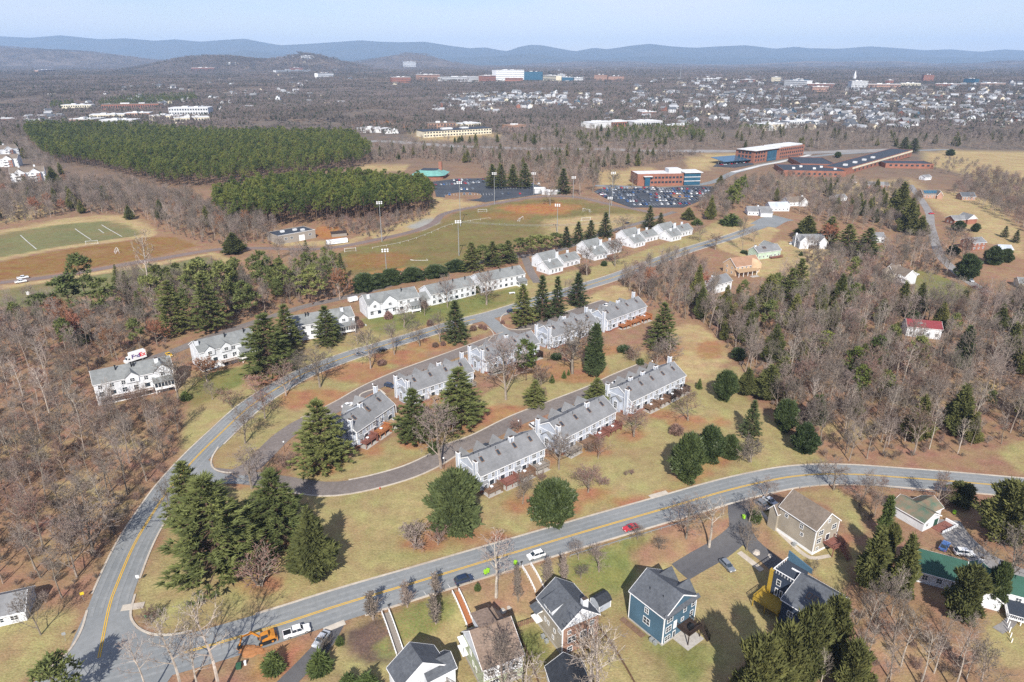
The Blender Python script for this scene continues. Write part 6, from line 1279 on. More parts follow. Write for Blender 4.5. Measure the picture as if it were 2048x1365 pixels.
def lines(poly_rows, gap=2.75, m='line_white'):
    mb = MB()
    for a, b_ in poly_rows:
        a, b_ = G(*a), G(*b_); d = Vector((b_[0] - a[0], b_[1] - a[1])); n = int(d.length / gap); u = d.normalized(); v = Vector((-u.y, u.x))
        for i in range(n + 1):
            q = Vector(a[:2]) + d * (i / n); z = h1(q.x, q.y) + .20; mb.quad(*[(q + u * s_ * .12 + v * t_ * 4.6).to_3d() + Vector((0, 0, z)) for s_, t_ in ((-1, -1), (1, -1), (1, 1), (-1, 1))])
    return mb
R1 = [((868, 371), (985, 364)), ((905, 362), (1005, 359)), ((880, 381), (1060, 376)), ((930, 371), (1080, 369)), ((1000, 366), (1078, 372)), ((890, 391), (1060, 388))]
R2 = [((1194, 385), (1225, 401)), ((1205, 381), (1425, 378)), ((1212, 387), (1418, 383)), ((1222, 392), (1418, 388)), ((1232, 398), (1408, 394)), ((1245, 404), (1398, 400)), ((1258, 411), (1380, 408)), ((1205, 378), (1330, 377))]
R3 = [((1430, 332), (1490, 326)), ((1440, 328), (1500, 322))]
put('parking_marking', lines(R1).mesh('parking_marking', 'line_white'), kind='structure'); put('parking_marking', lines(R2).mesh('parking_marking', 'line_white'), kind='structure')
lot(R3, 'the small car park beside the solar canopy', .7, 'cars by the solar canopy'); lot(R1[:2], 'the west college car park below the teal-roofed building', .75, 'cars in the west college car park'); lot(R1[2:], 'the west college car park below the teal-roofed building', .12, 'cars in the west college car park')
lot(R2, 'the crowded east college car park below the white-roofed building', .66, 'cars in the east college car park')

# ================================================================== STREET AND FIELD FURNITURE
def light_pole(base, top, label, n=3):
    b_ = G(*base); h = tall(b_, top); o = put('light_pole', None, None, b_, rnd.uniform(-.3, .3), label, 'light pole', 'field and car park light poles'); put('pole', MB().tube((0, 0, 0), (0, 0, h), .28, .14, 8).mesh('pole', 'grey_metal'), o)
    a = put('cross_arm', MB().box(-1.9, -.1, h - .3, 1.9, .1, h - .12).box(-1.9, -.1, h - 1.4, 1.9, .1, h - 1.25).mesh('cross_arm', 'grey_metal'), o)
    for i in range(n):
        for zz in (h - .25, h - 1.35): put('floodlight', MB().prism([(-.35, -.1), (.35, -.1), (.45, .55), (-.45, .55)], 'y', -.5, .25).mesh('floodlight', 'white_paint'), o, ((i - (n - 1) / 2) * 1.5, -.3, zz))
for base, top, lb in (((764, 484), 404, 'tall floodlight pole in front of the pines, beside the gravel patch'), ((774, 558), 499, 'floodlight pole behind the white houses by the bleachers'), ((918, 512), 442, 'floodlight pole at the near edge of the central field'), ((921, 453), 364, 'floodlight pole at the bend of the field path'), ((989, 409), 346, 'light pole between the path and the west car park'), ((1067, 390), 346, 'light pole near the white sheds of the west car park'), ((1114, 465), 409, 'floodlight pole in the middle of the upper field'), ((1146, 397), 354, 'light pole right of the spruce by the path'), ((1223, 412), 345, 'light pole at the corner of the east car park'), ((1218, 440), 395, 'slim floodlight pole above the row of pines')):
    light_pole(base, top, lb)
def lamp(px, py, label):
    o = put('street_lamp', None, None, G(px, py), 0, label, 'street lamp', 'globe street lamps'); put('pole', MB().tube((0, 0, 0), (0, 0, 3.6), .07, .05, 8).mesh('pole', 'black_metal'), o)
    g = MB(); 
    for i in range(5):
        a, c_ = -math.pi / 2 + math.pi * i / 5, -math.pi / 2 + math.pi * (i + 1) / 5; g.tube((0, 0, 3.9 + .28 * math.sin(a)), (0, 0, 3.9 + .28 * math.sin(c_)), max(.01, .28 * math.cos(a)), max(.01, .28 * math.cos(c_)), 10, False)
    put('globe', g.mesh('globe', 'white_paint'), o)
for x, y, lb in ((747, 787, 'globe street lamp on the grass island by the upper townhouses'), (888, 938, 'globe street lamp beside the bare tree on the lower townhouse street'), (570, 905, 'globe street lamp left of the big white pine'), (1037, 862, 'globe street lamp between the lower townhouse rows'), (1303, 740, 'globe street lamp at the end of the lower townhouse street'), (1098, 640, 'globe street lamp above the upper townhouse street')): lamp(x, y, lb)
def goal(px, py, rz, label, w=7.3, h=2.4, d=2.2):
    o = put('soccer_goal', None, None, G(px, py), rz, label, 'goal', 'soccer goals'); f = MB(); r_ = .07
    for s_ in (-w / 2, w / 2): f.tube((s_, 0, 0), (s_, 0, h), r_, r_, 6).tube((s_, 0, 0), (s_, d, 0), r_, r_, 6).tube((s_, 0, h), (s_, .8, h), r_, r_, 6).tube((s_, .8, h), (s_, d, 0), r_, r_, 6)
    f.tube((-w / 2, 0, h), (w / 2, 0, h), r_, r_, 6).tube((-w / 2, d, 0), (w / 2, d, 0), r_, r_, 6); put('frame', f.mesh('frame', 'white_paint'), o); n_ = MB()
    for i in range(13): x = -w / 2 + w * i / 12; n_.tube((x, .8, h), (x, d, 0), .015, .015, 3, False)
    for i in range(5): t_ = i / 5; n_.tube((-w / 2, .8 + (d - .8) * t_, h * (1 - t_)), (w / 2, .8 + (d - .8) * t_, h * (1 - t_)), .015, .015, 3, False)
    put('net', n_.mesh('net', 'grey_metal'), o)
for x, y, rz, lb in ((701, 504, .35, 'white soccer goal at the left corner of the central field'), (965, 425, .1, 'white soccer goal near the path on the upper field'), (1043, 441, 1.2, 'white soccer goal turned sideways in the middle of the upper field'), (1172, 424, -.8, 'small white soccer goal at the right of the upper field'), (1172, 442, .2, 'white soccer goal beside the row of pines'), (237, 505, R(125), 'white soccer goal seen end-on on the brown left field'), (184, 489, .35, 'pale soccer goal at the edge of the green left field')): goal(x, y, rz, lb)
o = put('toppled_goal', None, None, G(842, 521), .4, 'white goal frame lying flat on the central field', 'goal'); put('frame', MB().tube((-4, 1, .1), (4, -2, .1), .08, .08, 6).tube((-4, 1, .1), (-6, 4.5, .1), .08, .08, 6).tube((-2.5, .5, .1), (-6.5, 1.2, .5), .08, .08, 6).tube((4, -2, .1), (4, 1.6, .1), .08, .08, 6).mesh('frame', 'white_paint'), o)
o = put('lacrosse_goal', None, None, G(57, 590), .2, 'white netted lacrosse goal on the left field near the pines', 'goal'); put('net', MB().quad((-1, 0, 0), (1, 0, 0), (1, 0, 1.9), (-1, 0, 1.9)).quad((-1, 0, 1.9), (1, 0, 1.9), (0, 2.1, 0)).quad((-1, 0, 0), (-1, 0, 1.9), (0, 2.1, 0)).quad((1, 0, 0), (1, 0, 1.9), (0, 2.1, 0)).mesh('net', 'white_paint'), o)
# field lines on the left field
for a, b_ in (((41, 471), (73, 499)), ((150, 458), (182, 480)), ((203, 450), (244, 474)), ((197, 459), (208, 467))): bar('field_marking', a, b_, .5, 'line_white', .09)
# bleacher frames behind the white houses
def frames(px, py, rz, n, label):
    o = put('bleacher_frame', None, None, G(px, py), rz, label, 'bleachers'); f = MB()
    for i in range(n): x = i * 3.0; f.tube((x, 0, 0), (x, 0, .6), .06, .06, 4).tube((x, 0, .6), (x, 4, 2.2), .06, .06, 4).tube((x, 4, 0), (x, 4, 2.2), .06, .06, 4)
    for k_ in range(5): f.box(0, k_ * .9, .5 + k_ * .38, (n - 1) * 3, k_ * .9 + .25, .56 + k_ * .38)
    put('seat_rows', f.mesh('seat_rows', 'grey_metal'), o)
frames(783, 556, .45, 6, 'grey metal bleachers behind the white houses, longer set'); frames(752, 560, .45, 3, 'grey metal bleachers behind the white houses, shorter set at the left')
def fence(name, pts, h, label, cat, post='grey_metal', rail='grey_metal', step=3., boards=False, group=None, rails=(.5, .95)):
    pl = bezier([G(*p) for p in pts], step); o = put(name, None, None, (pl[0].x, pl[0].y, h1(pl[0].x, pl[0].y)), 0, label, cat, group); org = o.location.copy(); r_ = MB(); pm = MB().box(-.06, -.06, -.3, .06, .06, h).mesh('post', post)
    for i, p in enumerate(pl):
        z = h1(p.x, p.y); q = Vector((p.x, p.y, z)) - org; put('post', pm, o, q)
        if i:
            for f_ in rails: r_.tube(pq + Vector((0, 0, h * f_)), q + Vector((0, 0, h * f_)), .05, .05, 4, False)
            if boards:
                n_ = max(1, int((q - pq).length / .5))
                for k_ in range(n_): a_ = pq.lerp(q, (k_ + .1) / n_); b2 = pq.lerp(q, (k_ + .85) / n_); r_.quad(a_, b2, b2 + Vector((0, 0, h)), a_ + Vector((0, 0, h)))
        pq = q
    put('rail', r_.mesh('rail', rail), o); return o
fence('guard_rail', [(1140, 1115), (1180, 1103), (1260, 1079), (1340, 1055), (1390, 1041)], .75, 'low grey guard rail along the lower road, beside the red sports car', 'guard rail', rails=(.7, .95), step=2.6)
fence('guard_rail', [(1600, 978), (1660, 971), (1720, 972), (1800, 980), (1870, 988)], .75, 'low grey guard rail along the outside of the road bend above the tan house', 'guard rail', rails=(.7, .95), step=2.6)
fence('field_fence', [(925, 446), (985, 450), (1060, 453), (1150, 451), (1240, 445)], 1.3, 'thin wire fence crossing between the two central fields', 'fence', rails=(.1, .5, .98), step=5); fence('field_fence', [(745, 498), (800, 488), (850, 472), (905, 450), (980, 438)], 1.0, 'low white rail fence along the near side of the field path', 'fence', 'white_paint', 'white_paint', step=8, rails=(.95,))
fence('field_fence', [(880, 432), (925, 418), (1000, 404), (1060, 394), (1150, 393), (1220, 406)], 1.2, 'wire fence along the far side of the field path by the west car park', 'fence', rails=(.1, .98), step=6)
fence('wooden_fence', [(1031, 1257), (1055, 1249), (1080, 1240)], 1.5, 'brown wooden fence between the green and the beige house', 'fence', 'brown_wood', 'brown_wood', 2.2, True, rails=(.3, .9)); fence('wooden_fence', [(1032, 1262), (1050, 1300), (1066, 1340), (1080, 1380)], 1.2, 'brown wooden fence running down the yard beside the brown-roofed house', 'fence', 'brown_wood', 'brown_wood', 2.4, True, rails=(.3, .9)); fence('wooden_fence', [(1195, 1255), (1222, 1290), (1250, 1335), (1275, 1380)], 1.0, 'low brown fence between the beige house and the blue house lawn', 'fence', 'brown_wood', 'brown_wood', 2.4, True, rails=(.3, .9))
# garden stairs from the road down to the houses
def steps(a, b_, w, label, m, rm='white_trim', n=None):
    A, B = G(*a), G(*b_); d = Vector((B[0] - A[0], B[1] - A[1])); Ln = d.length; o = put('garden_stairs', None, None, (A[0], A[1], A[2]), math.atan2(d.y, d.x), label, 'stairs', 'stairs from the lower road'); n = n or int(Ln / .42); u = d / Ln; s_ = [h1(A[0] + u.x * Ln * i / n, A[1] + u.y * Ln * i / n) - A[2] + .18 for i in range(n + 1)]
    me = MB().box(0, -w / 2, -.14, Ln / n - .04, w / 2, .06).mesh('tread', m)
    for i in range(n): put('tread', me, o, (Ln * i / n, 0, s_[i]))
    r_ = MB()
    for y in (-w / 2 - .08, w / 2 + .08):
        for i in range(n + 1):
            x = Ln * i / n
            if i % 2 == 0: r_.box(x - .05, y - .05, s_[i] - .3, x + .05, y + .05, s_[i] + 1.0)
            if i: r_.prism([(px_, pz + .92), (px_, pz + 1.04), (x, s_[i] + 1.04), (x, s_[i] + .92)], 'y', y - .06, y + .06); r_.prism([(px_, pz + .12), (px_, pz + .7), (x, s_[i] + .7), (x, s_[i] + .12)], 'y', y - .015, y + .015)
            px_, pz = x, s_[i]
    put('railing', r_.mesh('railing', rm), o)
steps((911, 1186), (941, 1254), 1.5, 'red-brown garden stairs with white rails below the dark SUV', 'orange_wood'); steps((1053, 1135), (1080, 1185), 2.2, 'wide tan garden stairs with white rails below the white SUV', 'tan_wood'); steps((771, 1228), (801, 1312), 1.5, 'grey garden stairs with white rails above the charcoal-roofed white house', 'grey_wood')
# wheelie bins
def bin_(px, py, rz, label):
    o = put('wheelie_bin', None, None, on(px, py), rz, label, 'bin', 'lime green wheelie bins'); put('body', MB().prism([(-.26, .1), (.26, .1), (.32, 1.0), (-.32, 1.0)], 'y', -.36, .36).mesh('body', 'lime_plastic'), o); put('lid', MB().box(-.36, -.42, 1.0, .36, .42, 1.1).mesh('lid', 'lime_plastic'), o)
    for y in (-.3, .3): put('wheel', MB().tube((-.28, y - .06, .14), (-.28, y + .06, .14), .14, .14, 8).mesh('wheel', 'rubber'), o)
bin_(971, 1149, 1.0, 'lime green wheelie bin on the road edge beside the bare tree, left of a pair'); bin_(976, 1146, 1.2, 'lime green wheelie bin on the road edge beside the bare tree, right of a pair'); bin_(1031, 1130, .9, 'single lime green wheelie bin at the kerb above the wide stairs'); bin_(1487, 1038, .3, 'lime green wheelie bin at the mouth of the driveway'); bin_(1908, 1029, .3, 'lime green wheelie bin near the white outbuilding')
# mailboxes, hydrant, signs
def mailbox(px, py, rz, label):
    o = put('mailbox', None, None, G(px, py), rz, label, 'mailbox', 'mailboxes along the lower road'); put('post', MB().box(-.06, -.06, -.2, .06, .06, 1.1).mesh('post', 'dark_wood'), o); put('box', MB().prism([(-.13, 1.1), (.13, 1.1), (.13, 1.28), (0, 1.38), (-.13, 1.28)], 'x', -.28, .28).mesh('box', 'black_metal'), o)
for x, y, lb in ((778, 1218, 'black mailbox at the head of the grey garden stairs'), (916, 1180, 'black mailbox at the head of the red-brown stairs'), (1043, 1132, 'black mailbox at the head of the wide tan stairs'), (621, 1272, 'black mailbox in front of the white pickup')): mailbox(x, y, RZ1, lb)
put('fire_hydrant', MB().tube((0, 0, 0), (0, 0, .6), .14, .13, 8).tube((0, 0, .6), (0, 0, .78), .15, .03, 8).tube((-.24, 0, .42), (.24, 0, .42), .07, .07, 6).mesh('fire_hydrant', mat('hydrant_red', (.45, .04, .03), None, 3, .5)), None, G(760, 979), 0, 'red fire hydrant on the grass beside the lower townhouse street', 'hydrant')
def sign(px, py, rz, m, w, h, hh, label):
    o = put('road_sign', None, None, G(px, py), rz, label, 'sign'); put('post', MB().tube((0, 0, 0), (0, 0, hh + h), .035, .035, 6).mesh('post', 'grey_metal'), o); put('panel', MB().box(-w / 2, -.06, hh, w / 2, -.03, hh + h).mesh('panel', m), o)
mat('sign_yellow', (.6, .45, .03), None, 3, .5); mat('sign_green', (.02, .28, .14), None, 3, .5)
sign(278, 1167, .2, 'white_paint', .7, .9, 1.6, 'small white-backed road sign beside the left road curve'); sign(168, 1202, .5, 'sign_yellow', .8, .8, 1.8, 'yellow road sign at the left edge of the junction'); sign(132, 1283, .4, 'grey_metal', .75, .75, 1.8, 'grey-backed stop sign at the bottom left junction')
o = put('subdivision_sign', None, None, G(300, 1238), .1, 'low green sign in a dark shrub bed at the corner of the two roads', 'sign'); put('panel', MB().box(-1.0, -.08, .5, 1.0, .08, 1.1).mesh('panel', 'sign_green'), o); put('post', MB().box(-.8, -.06, -.2, -.65, .06, .5).box(.65, -.06, -.2, .8, .06, .5).mesh('post', 'dark_wood'), o)
put('utility_box', MB().box(-.5, -.5, -.1, .5, .5, .9).box(-.55, -.55, .9, .55, .55, 1.0).mesh('utility_box', mat('utility_green', (.03, .09, .05), None, 3, .6)), None, G(478, 1336), .3, 'dark green utility box under the bare trees at the bottom left', 'utility box'); put('utility_pedestal', MB().box(-.2, -.2, -.1, .2, .2, .9).box(-.24, -.24, .9, .24, .24, 1.0).mesh('utility_pedestal', 'white_paint'), None, G(491, 1330), .3, 'small white utility pedestal beside the dark green utility box', 'pedestal')
put('drain_slab', MB().box(-1, -2.4, -.2, 1, 2.4, .14).mesh('drain_slab', 'kerb_concrete'), None, G(266, 1214), heading((262, 1226), (272, 1200)), 'pale concrete drain slab at the kerb of the junction corner', 'slab')
for i, (x, y) in enumerate(((724, 654), (732, 652))): o = put('garden_chair', None, None, G(x, y), .5 + i, ('white garden chair on the lawn beside the white house, left one', 'white garden chair on the lawn beside the white house, right one')[i], 'chair', 'white garden chairs'); put('seat', MB().box(-.3, -.3, .38, .3, .3, .44).mesh('seat', 'white_paint'), o); put('backrest', MB().box(-.3, .26, .44, .3, .32, 1.0).mesh('backrest', 'white_paint'), o); put('leg', MB().box(-.3, -.3, 0, -.24, -.24, .4).box(.24, -.3, 0, .3, -.24, .4).box(-.3, .24, 0, -.24, .3, .4).box(.24, .24, 0, .3, .3, .4).mesh('leg', 'white_paint'), o)
put('garden_table', MB().box(-1.6, -.8, .6, 1.6, .8, .7).box(-1.4, -.6, 0, -1.2, .6, .6).box(1.2, -.6, 0, 1.4, .6, .6).mesh('garden_table', 'white_paint'), None, G(1024, 588), .3, 'pale garden table on the lawn below the right white row', 'table')
# stepping path and paver walk
def walk(name, pts, w, m): pl = bezier([G(*p) for p in pts], 1.5); put(name, strip(pl, w / 2, -w / 2, .05, MB()).mesh(name, m), kind='structure')
walk('garden_path', [(1478, 1105), (1500, 1122), (1524, 1142)], 1.5, 'kerb_concrete'); walk('garden_path', [(1520, 1022), (1545, 1050), (1580, 1085), (1620, 1116), (1660, 1112)], 1.2, 'kerb_concrete'); walk('garden_path', [(2030, 1180), (2035, 1210), (2020, 1245), (1995, 1262)], 2.2, 'gravel')
walk('drain_channel', [(1300, 995), (1335, 985)], 2.0, 'kerb_concrete')
for i, (x, y, s_) in enumerate(((1513, 1106, 1.2), (1540, 1112, .8), (1006, 1222, .9), (1018, 1216, .7), (997, 1226, .7))): put('boulder', MB().tube((0, 0, -.2), (.1, .1, .5 * s_), s_, s_ * .55, 7).mesh('boulder', mat('pale_rock', (.45, .41, .36), (.32, .29, .26), 2, .9, .8)), None, G(x, y), i, ('large pale boulder in the bed left of the navy house', 'smaller boulder in the bed near the navy house tower', 'pale boulder left of the beige house, largest of three', 'pale boulder left of the beige house, rightmost of three', 'pale boulder left of the beige house, leftmost of three')[i], 'boulder')
# ================================================================== TREES IN THE VIEW
def T(kind, px, py, top, wpx, label, group=None, var=None):
    b_ = G(px, py); h = tall(b_, top); return plant(kind, b_, max(h, .6), span(b_, wpx) / 2, label, group, var)
EV = [
 ('pine', 648, 935, 798, 112, 'large white pine beside the left end of the upper townhouse row'), ('pine', 830, 888, 776, 76, 'tall white pine in front of the second upper townhouse row, left of two'), ('pine', 920, 852, 733, 104, 'tall white pine in front of the second upper townhouse row, right of two'),
 ('pine', 541, 748, 626, 104, 'big white pine between the second and third white rows'), ('pine', 578, 700, 607, 62, 'white pine behind the big pine between the white rows'), ('pine', 656, 690, 611, 56, 'white pine in front of the white row with the glazed porch'),
 ('spruce', 912, 680, 600, 58, 'dark conical evergreen on the verge left of the junction'), ('pine', 390, 1060, 921, 92, 'white pine at the left of the big evergreen clump by the entrance'), ('pine', 440, 1143, 950, 200, 'very large white pine in the middle of the evergreen clump by the entrance'), ('pine', 560, 1088, 938, 128, 'darker white pine at the right of the evergreen clump by the entrance'),
 ('cedar', 632, 1150, 1011, 96, 'broad olive-brown cedar standing alone right of the evergreen clump'), ('roundpine', 912, 1066, 934, 108, 'round bushy pine in front of the nearest lower townhouse row'), ('magnolia', 1107, 1032, 956, 98, 'broad dark glossy magnolia on the slope above the lower road'),
 ('holly', 1370, 960, 860, 70, 'large dark holly on the lawn, nearest of three'), ('holly', 1414, 922, 848, 62, 'tall dark holly on the lawn, in the middle of three'), ('holly', 1458, 918, 867, 42, 'smaller dark holly on the lawn, rightmost of three'), ('spruce', 1500, 872, 800, 44, 'slim spruce on the grass strip beside the right wood'), ('holly', 1449, 800, 738, 48, 'dark evergreen on the grass strip near the end townhouse'),
 ('darkcone', 1188, 752, 643, 40, 'narrow dark conifer beside the upper townhouse row'), ('pine', 1192, 812, 756, 58, 'pine at the left end of the far lower townhouse row'), ('pine', 1322, 700, 604, 58, 'white pine right of the orange decks'), ('pine', 1046, 652, 567, 52, 'pine on the verge above the junction, nearest of the group'), ('spruce', 1084, 640, 549, 44, 'spruce on the verge above the junction, second of the group'), ('spruce', 1114, 632, 552, 38, 'spruce on the verge above the junction, third of the group'), ('spruce', 1155, 612, 545, 44, 'dark evergreen with bare branches in front, last on the verge above the junction'),
 ('openpine', 1052, 762, 676, 58, 'sparse pine behind the widest bare tree'), ('pine', 1070, 812, 760, 46, 'low pine beside the widest bare tree'),
 ('pine', 944, 543, 484, 44, 'leftmost pine of the row between the field and the cottages'), ('pine', 985, 533, 482, 50, 'second pine of the row between the field and the cottages'), ('pine', 1016, 527, 480, 46, 'third pine of the row between the field and the cottages'), ('scrubpine', 1062, 512, 470, 46, 'low dense pine in the middle of the row by the field'), ('scrubpine', 1092, 507, 470, 40, 'low dense pine right of the middle of the row by the field'),
 ('spruce', 1132, 494, 453, 30, 'conical pine of the row behind the second cottage block, first of four'), ('spruce', 1156, 487, 443, 32, 'conical pine of the row behind the second cottage block, second of four'), ('spruce', 1181, 480, 440, 32, 'conical pine of the row behind the second cottage block, third of four'), ('spruce', 1210, 474, 424, 32, 'tallest conical pine at the right end of the row by the field'), ('spruce', 1298, 458, 411, 28, 'conical pine behind the fourth cottage block, taller of two'), ('spruce', 1320, 455, 425, 22, 'conical pine behind the fourth cottage block, shorter of two'),
 ('scrubpine', 150, 645, 548, 84, 'spreading pine at the lower left of the pine belt below the left field'), ('scrubpine', 92, 650, 585, 60, 'pine at the far left of the belt below the left field'), ('scrubpine', 176, 612, 503, 62, 'tall flat-topped pine standing out above the left pine belt'), ('scrubpine', 215, 645, 552, 56, 'dark pine at the right of the flat-topped pine'), ('pine', 352, 668, 560, 66, 'dense white pine in the belt above the delivery truck, left of two'), ('pine', 422, 662, 545, 76, 'dense white pine in the belt above the delivery truck, right of two'), ('scrubpine', 310, 620, 548, 54, 'pine with a bare snag beside it below the left field'), ('scrubpine', 455, 625, 518, 62, 'tall pine in the belt left of the utility building'), ('scrubpine', 405, 600, 518, 70, 'rounded pine in the middle of the belt below the path'), ('scrubpine', 495, 640, 560, 52, 'pine low in the belt above the second white row'), ('scrubpine', 527, 588, 498, 46, 'bright pine below the utility building'), ('scrubpine', 575, 600, 528, 44, 'pine in the belt right of the bright pine'), ('scrubpine', 625, 610, 535, 60, 'pine at the right end of the belt, above the white row with the porch'), ('scrubpine', 655, 570, 510, 32, 'slim pine beside the dead snag at the field corner'), ('cedar', 469, 508, 464, 42, 'round cedar beside the path at the corner of the left field'), ('cedar', 260, 440, 410, 18, 'small reddish cedar behind the left field'), ('cedar', 165, 690, 640, 30, 'dark cedar in the wood above the far left white row'), ('brightshrub', 372, 800, 780, 22, 'round green shrub on the lawn between the first two white rows'),
 ('magnolia', 730, 580, 545, 60, 'dark evergreen hedge bush behind the double-gabled white row, left of three'), ('magnolia', 782, 566, 536, 50, 'dark evergreen hedge bush behind the double-gabled white row, middle of three'), ('magnolia', 758, 573, 545, 44, 'dark evergreen hedge bush behind the double-gabled white row, between the left and middle ones'), ('magnolia', 826, 561, 533, 48, 'dark evergreen hedge bush between the double-gabled and winged white rows'), ('scrubpine', 966, 540, 488, 36, 'pine filling the gap between the first and second pines of the field row'), ('scrubpine', 1003, 532, 486, 34, 'pine filling the gap between the second and third pines of the field row'), ('scrubpine', 1040, 520, 474, 36, 'dense pine right of the third pine of the field row'), ('scrubpine', 1078, 511, 468, 34, 'dense pine between the two low ones of the field row'), ('scrubpine', 1112, 503, 464, 34, 'dense pine left of the first conical pine of the field row'),
 ('magnolia', 872, 553, 528, 50, 'dark evergreen hedge bush behind the winged white row'), ('magnolia', 912, 542, 518, 46, 'dark evergreen hedge bush behind the rightmost white row'),
 ('brightshrub', 548, 1340, 1300, 46, 'small bright conifer left of the narrow driveway'), ('brightshrub', 640, 1342, 1297, 48, 'small bright conifer right of the narrow driveway'), ('brightshrub', 680, 1288, 1270, 18, 'little dark conifer beside the silver sedan'), ('brightshrub', 736, 1380, 1342, 50, 'small dark conifer at the bottom edge beside the charcoal roof'), ('scrubpine', 128, 1420, 1316, 100, 'wispy pine at the bottom edge below the junction'),
 ('oval', 1502, 1440, 1258, 100, 'big olive cedar at the bottom below the yellow deck, leftmost'), ('oval', 1556, 1400, 1236, 84, 'big olive cedar at the bottom below the yellow deck, second from the left'), ('oval', 1606, 1365, 1200, 80, 'big olive cedar at the bottom below the yellow deck, third from the left'), ('oval', 1656, 1330, 1184, 70, 'big olive cedar right of the navy house, rightmost of the bottom group'), ('oval', 1690, 1400, 1275, 72, 'olive cedar at the bottom behind the bare trees'),
 ('cedar', 1738, 1176, 1050, 66, 'tall cedar right of the tan house deck, nearer one'), ('cedar', 1796, 1192, 1064, 66, 'tall bright cedar right of the tan house deck, farther one'), ('oval', 1768, 1140, 1040, 36, 'dark cedar between the two tall cedars'), ('ivy', 1764, 1075, 990, 26, 'ivy-covered trunk standing above the tall cedars'), ('oval', 1920, 1240, 1124, 76, 'rust-tinted cedar in front of the green metal roof'), ('holly', 1984, 1212, 1120, 44, 'dark evergreen behind the right end of the green roof'), ('oval', 2004, 1080, 958, 98, 'big cedar at the right edge above the gravel drive'), ('oval', 1918, 1010, 964, 54, 'cedar below the road bend left of the big right-edge cedar'),
 ('openpine', 1640, 725, 660, 54, 'yellow-green pine in the middle of the right wood'), ('openpine', 1702, 765, 690, 48, 'bright pine of the right wood cluster, left'), ('openpine', 1745, 745, 668, 44, 'bright pine of the right wood cluster, top'), ('openpine', 1716, 800, 728, 46, 'bright pine of the right wood cluster, lower'), ('openpine', 1764, 806, 738, 40, 'yellowish pine at the right of the right wood cluster'), ('cedar', 1600, 720, 682, 40, 'brownish cedar left of the yellow-green pine'), ('cedar', 1535, 798, 728, 62, 'broad cedar at the left edge of the right wood, lower'), ('cedar', 1492, 790, 735, 40, 'cedar at the left edge of the right wood, by the meadow'), ('cedar', 1562, 775, 712, 58, 'broad cedar at the left edge of the right wood, upper'), ('holly', 1568, 862, 795, 50, 'dark evergreen at the wood edge beside the grass strip'), ('holly', 1606, 905, 845, 56, 'dark evergreen at the wood edge nearest the road'), ('holly', 1630, 850, 786, 40, 'dark evergreen in the right wood behind the edge'), ('holly', 1476, 720, 695, 32, 'dark bush at the corner of the straw meadow'),
 ('pine', 1592, 602, 516, 46, 'tall dark pine left in the right wood, upper'), ('pine', 1572, 625, 535, 46, 'tall dark pine left in the right wood, middle'), ('cedar', 1533, 625, 548, 54, 'broad pine below the mint green house'), ('cedar', 1474, 612, 568, 24, 'slim cedar below the peach house'), ('cedar', 1760, 645, 596, 32, 'dark cedar among pale bare trees in the right wood'), ('darkcone', 1920, 738, 648, 30, 'narrow nearly black cedar right of the red-roofed house'), ('holly', 1825, 640, 620, 26, 'dark round bush above the red-roofed house'), ('cedar', 1392, 610, 528, 30, 'ivy-green tree in the wood behind the upper townhouses'), ('cedar', 1400, 640, 570, 28, 'ivy-green tree in the wood behind the upper townhouses, lower one'),
 ('pine', 1730, 520, 455, 60, 'large pine in the dark pine group behind the white two-storey house, right'), ('pine', 1690, 508, 448, 52, 'pine in the dark pine group behind the white two-storey house, middle'), ('pine', 1656, 490, 432, 46, 'pine in the dark pine group behind the white two-storey house, left'), ('cedar', 1610, 480, 430, 48, 'olive cedar left of the dark pine group'), ('cedar', 1812, 465, 395, 40, 'dark cedar left of the gravel lane, lower'), ('cedar', 1795, 440, 362, 42, 'dark cedar left of the gravel lane, upper'), ('cedar', 1838, 472, 430, 36, 'brownish cedar at the lower left of the gravel lane'), ('cedar', 1420, 440, 390, 22, 'dark pointed cedar right of the east car park'), ('openpine', 1465, 420, 365, 34, 'bright pine below the college, left of the white small house'), ('openpine', 1480, 395, 352, 28, 'dark pine below the college car park'), ('cedar', 1376, 440, 415, 26, 'dark cedar left of the turning circle'), ('brightshrub', 1462, 450, 425, 44, 'bright bamboo clump above the straw verge'), ('brightshrub', 1394, 450, 436, 22, 'yellowish shrub behind the last cottage'), ('holly', 1905, 510, 490, 26, 'dark bush by the brick house'), ('holly', 1930, 560, 505, 46, 'dark evergreen below the brick house'), ('holly', 1985, 530, 490, 36, 'dark evergreen in the yard right of the brick house'), ('holly', 2010, 525, 496, 28, 'dark bush at the right edge of the brick house yard'), ('holly', 1915, 462, 440, 26, 'dark bush below the brick gable house, left'), ('holly', 1950, 464, 446, 18, 'dark bush below the brick gable house, right'), ('spruce', 2008, 475, 452, 18, 'small spruce on the right slope, upper'), ('spruce', 2030, 485, 460, 18, 'small spruce on the right slope, lower'), ('redbush', 1926, 520, 460, 26, 'reddish conical tree beside the brick house'), ('leafy', 1656, 495, 445, 36, 'rust-coloured conical tree right of the white two-storey house'),
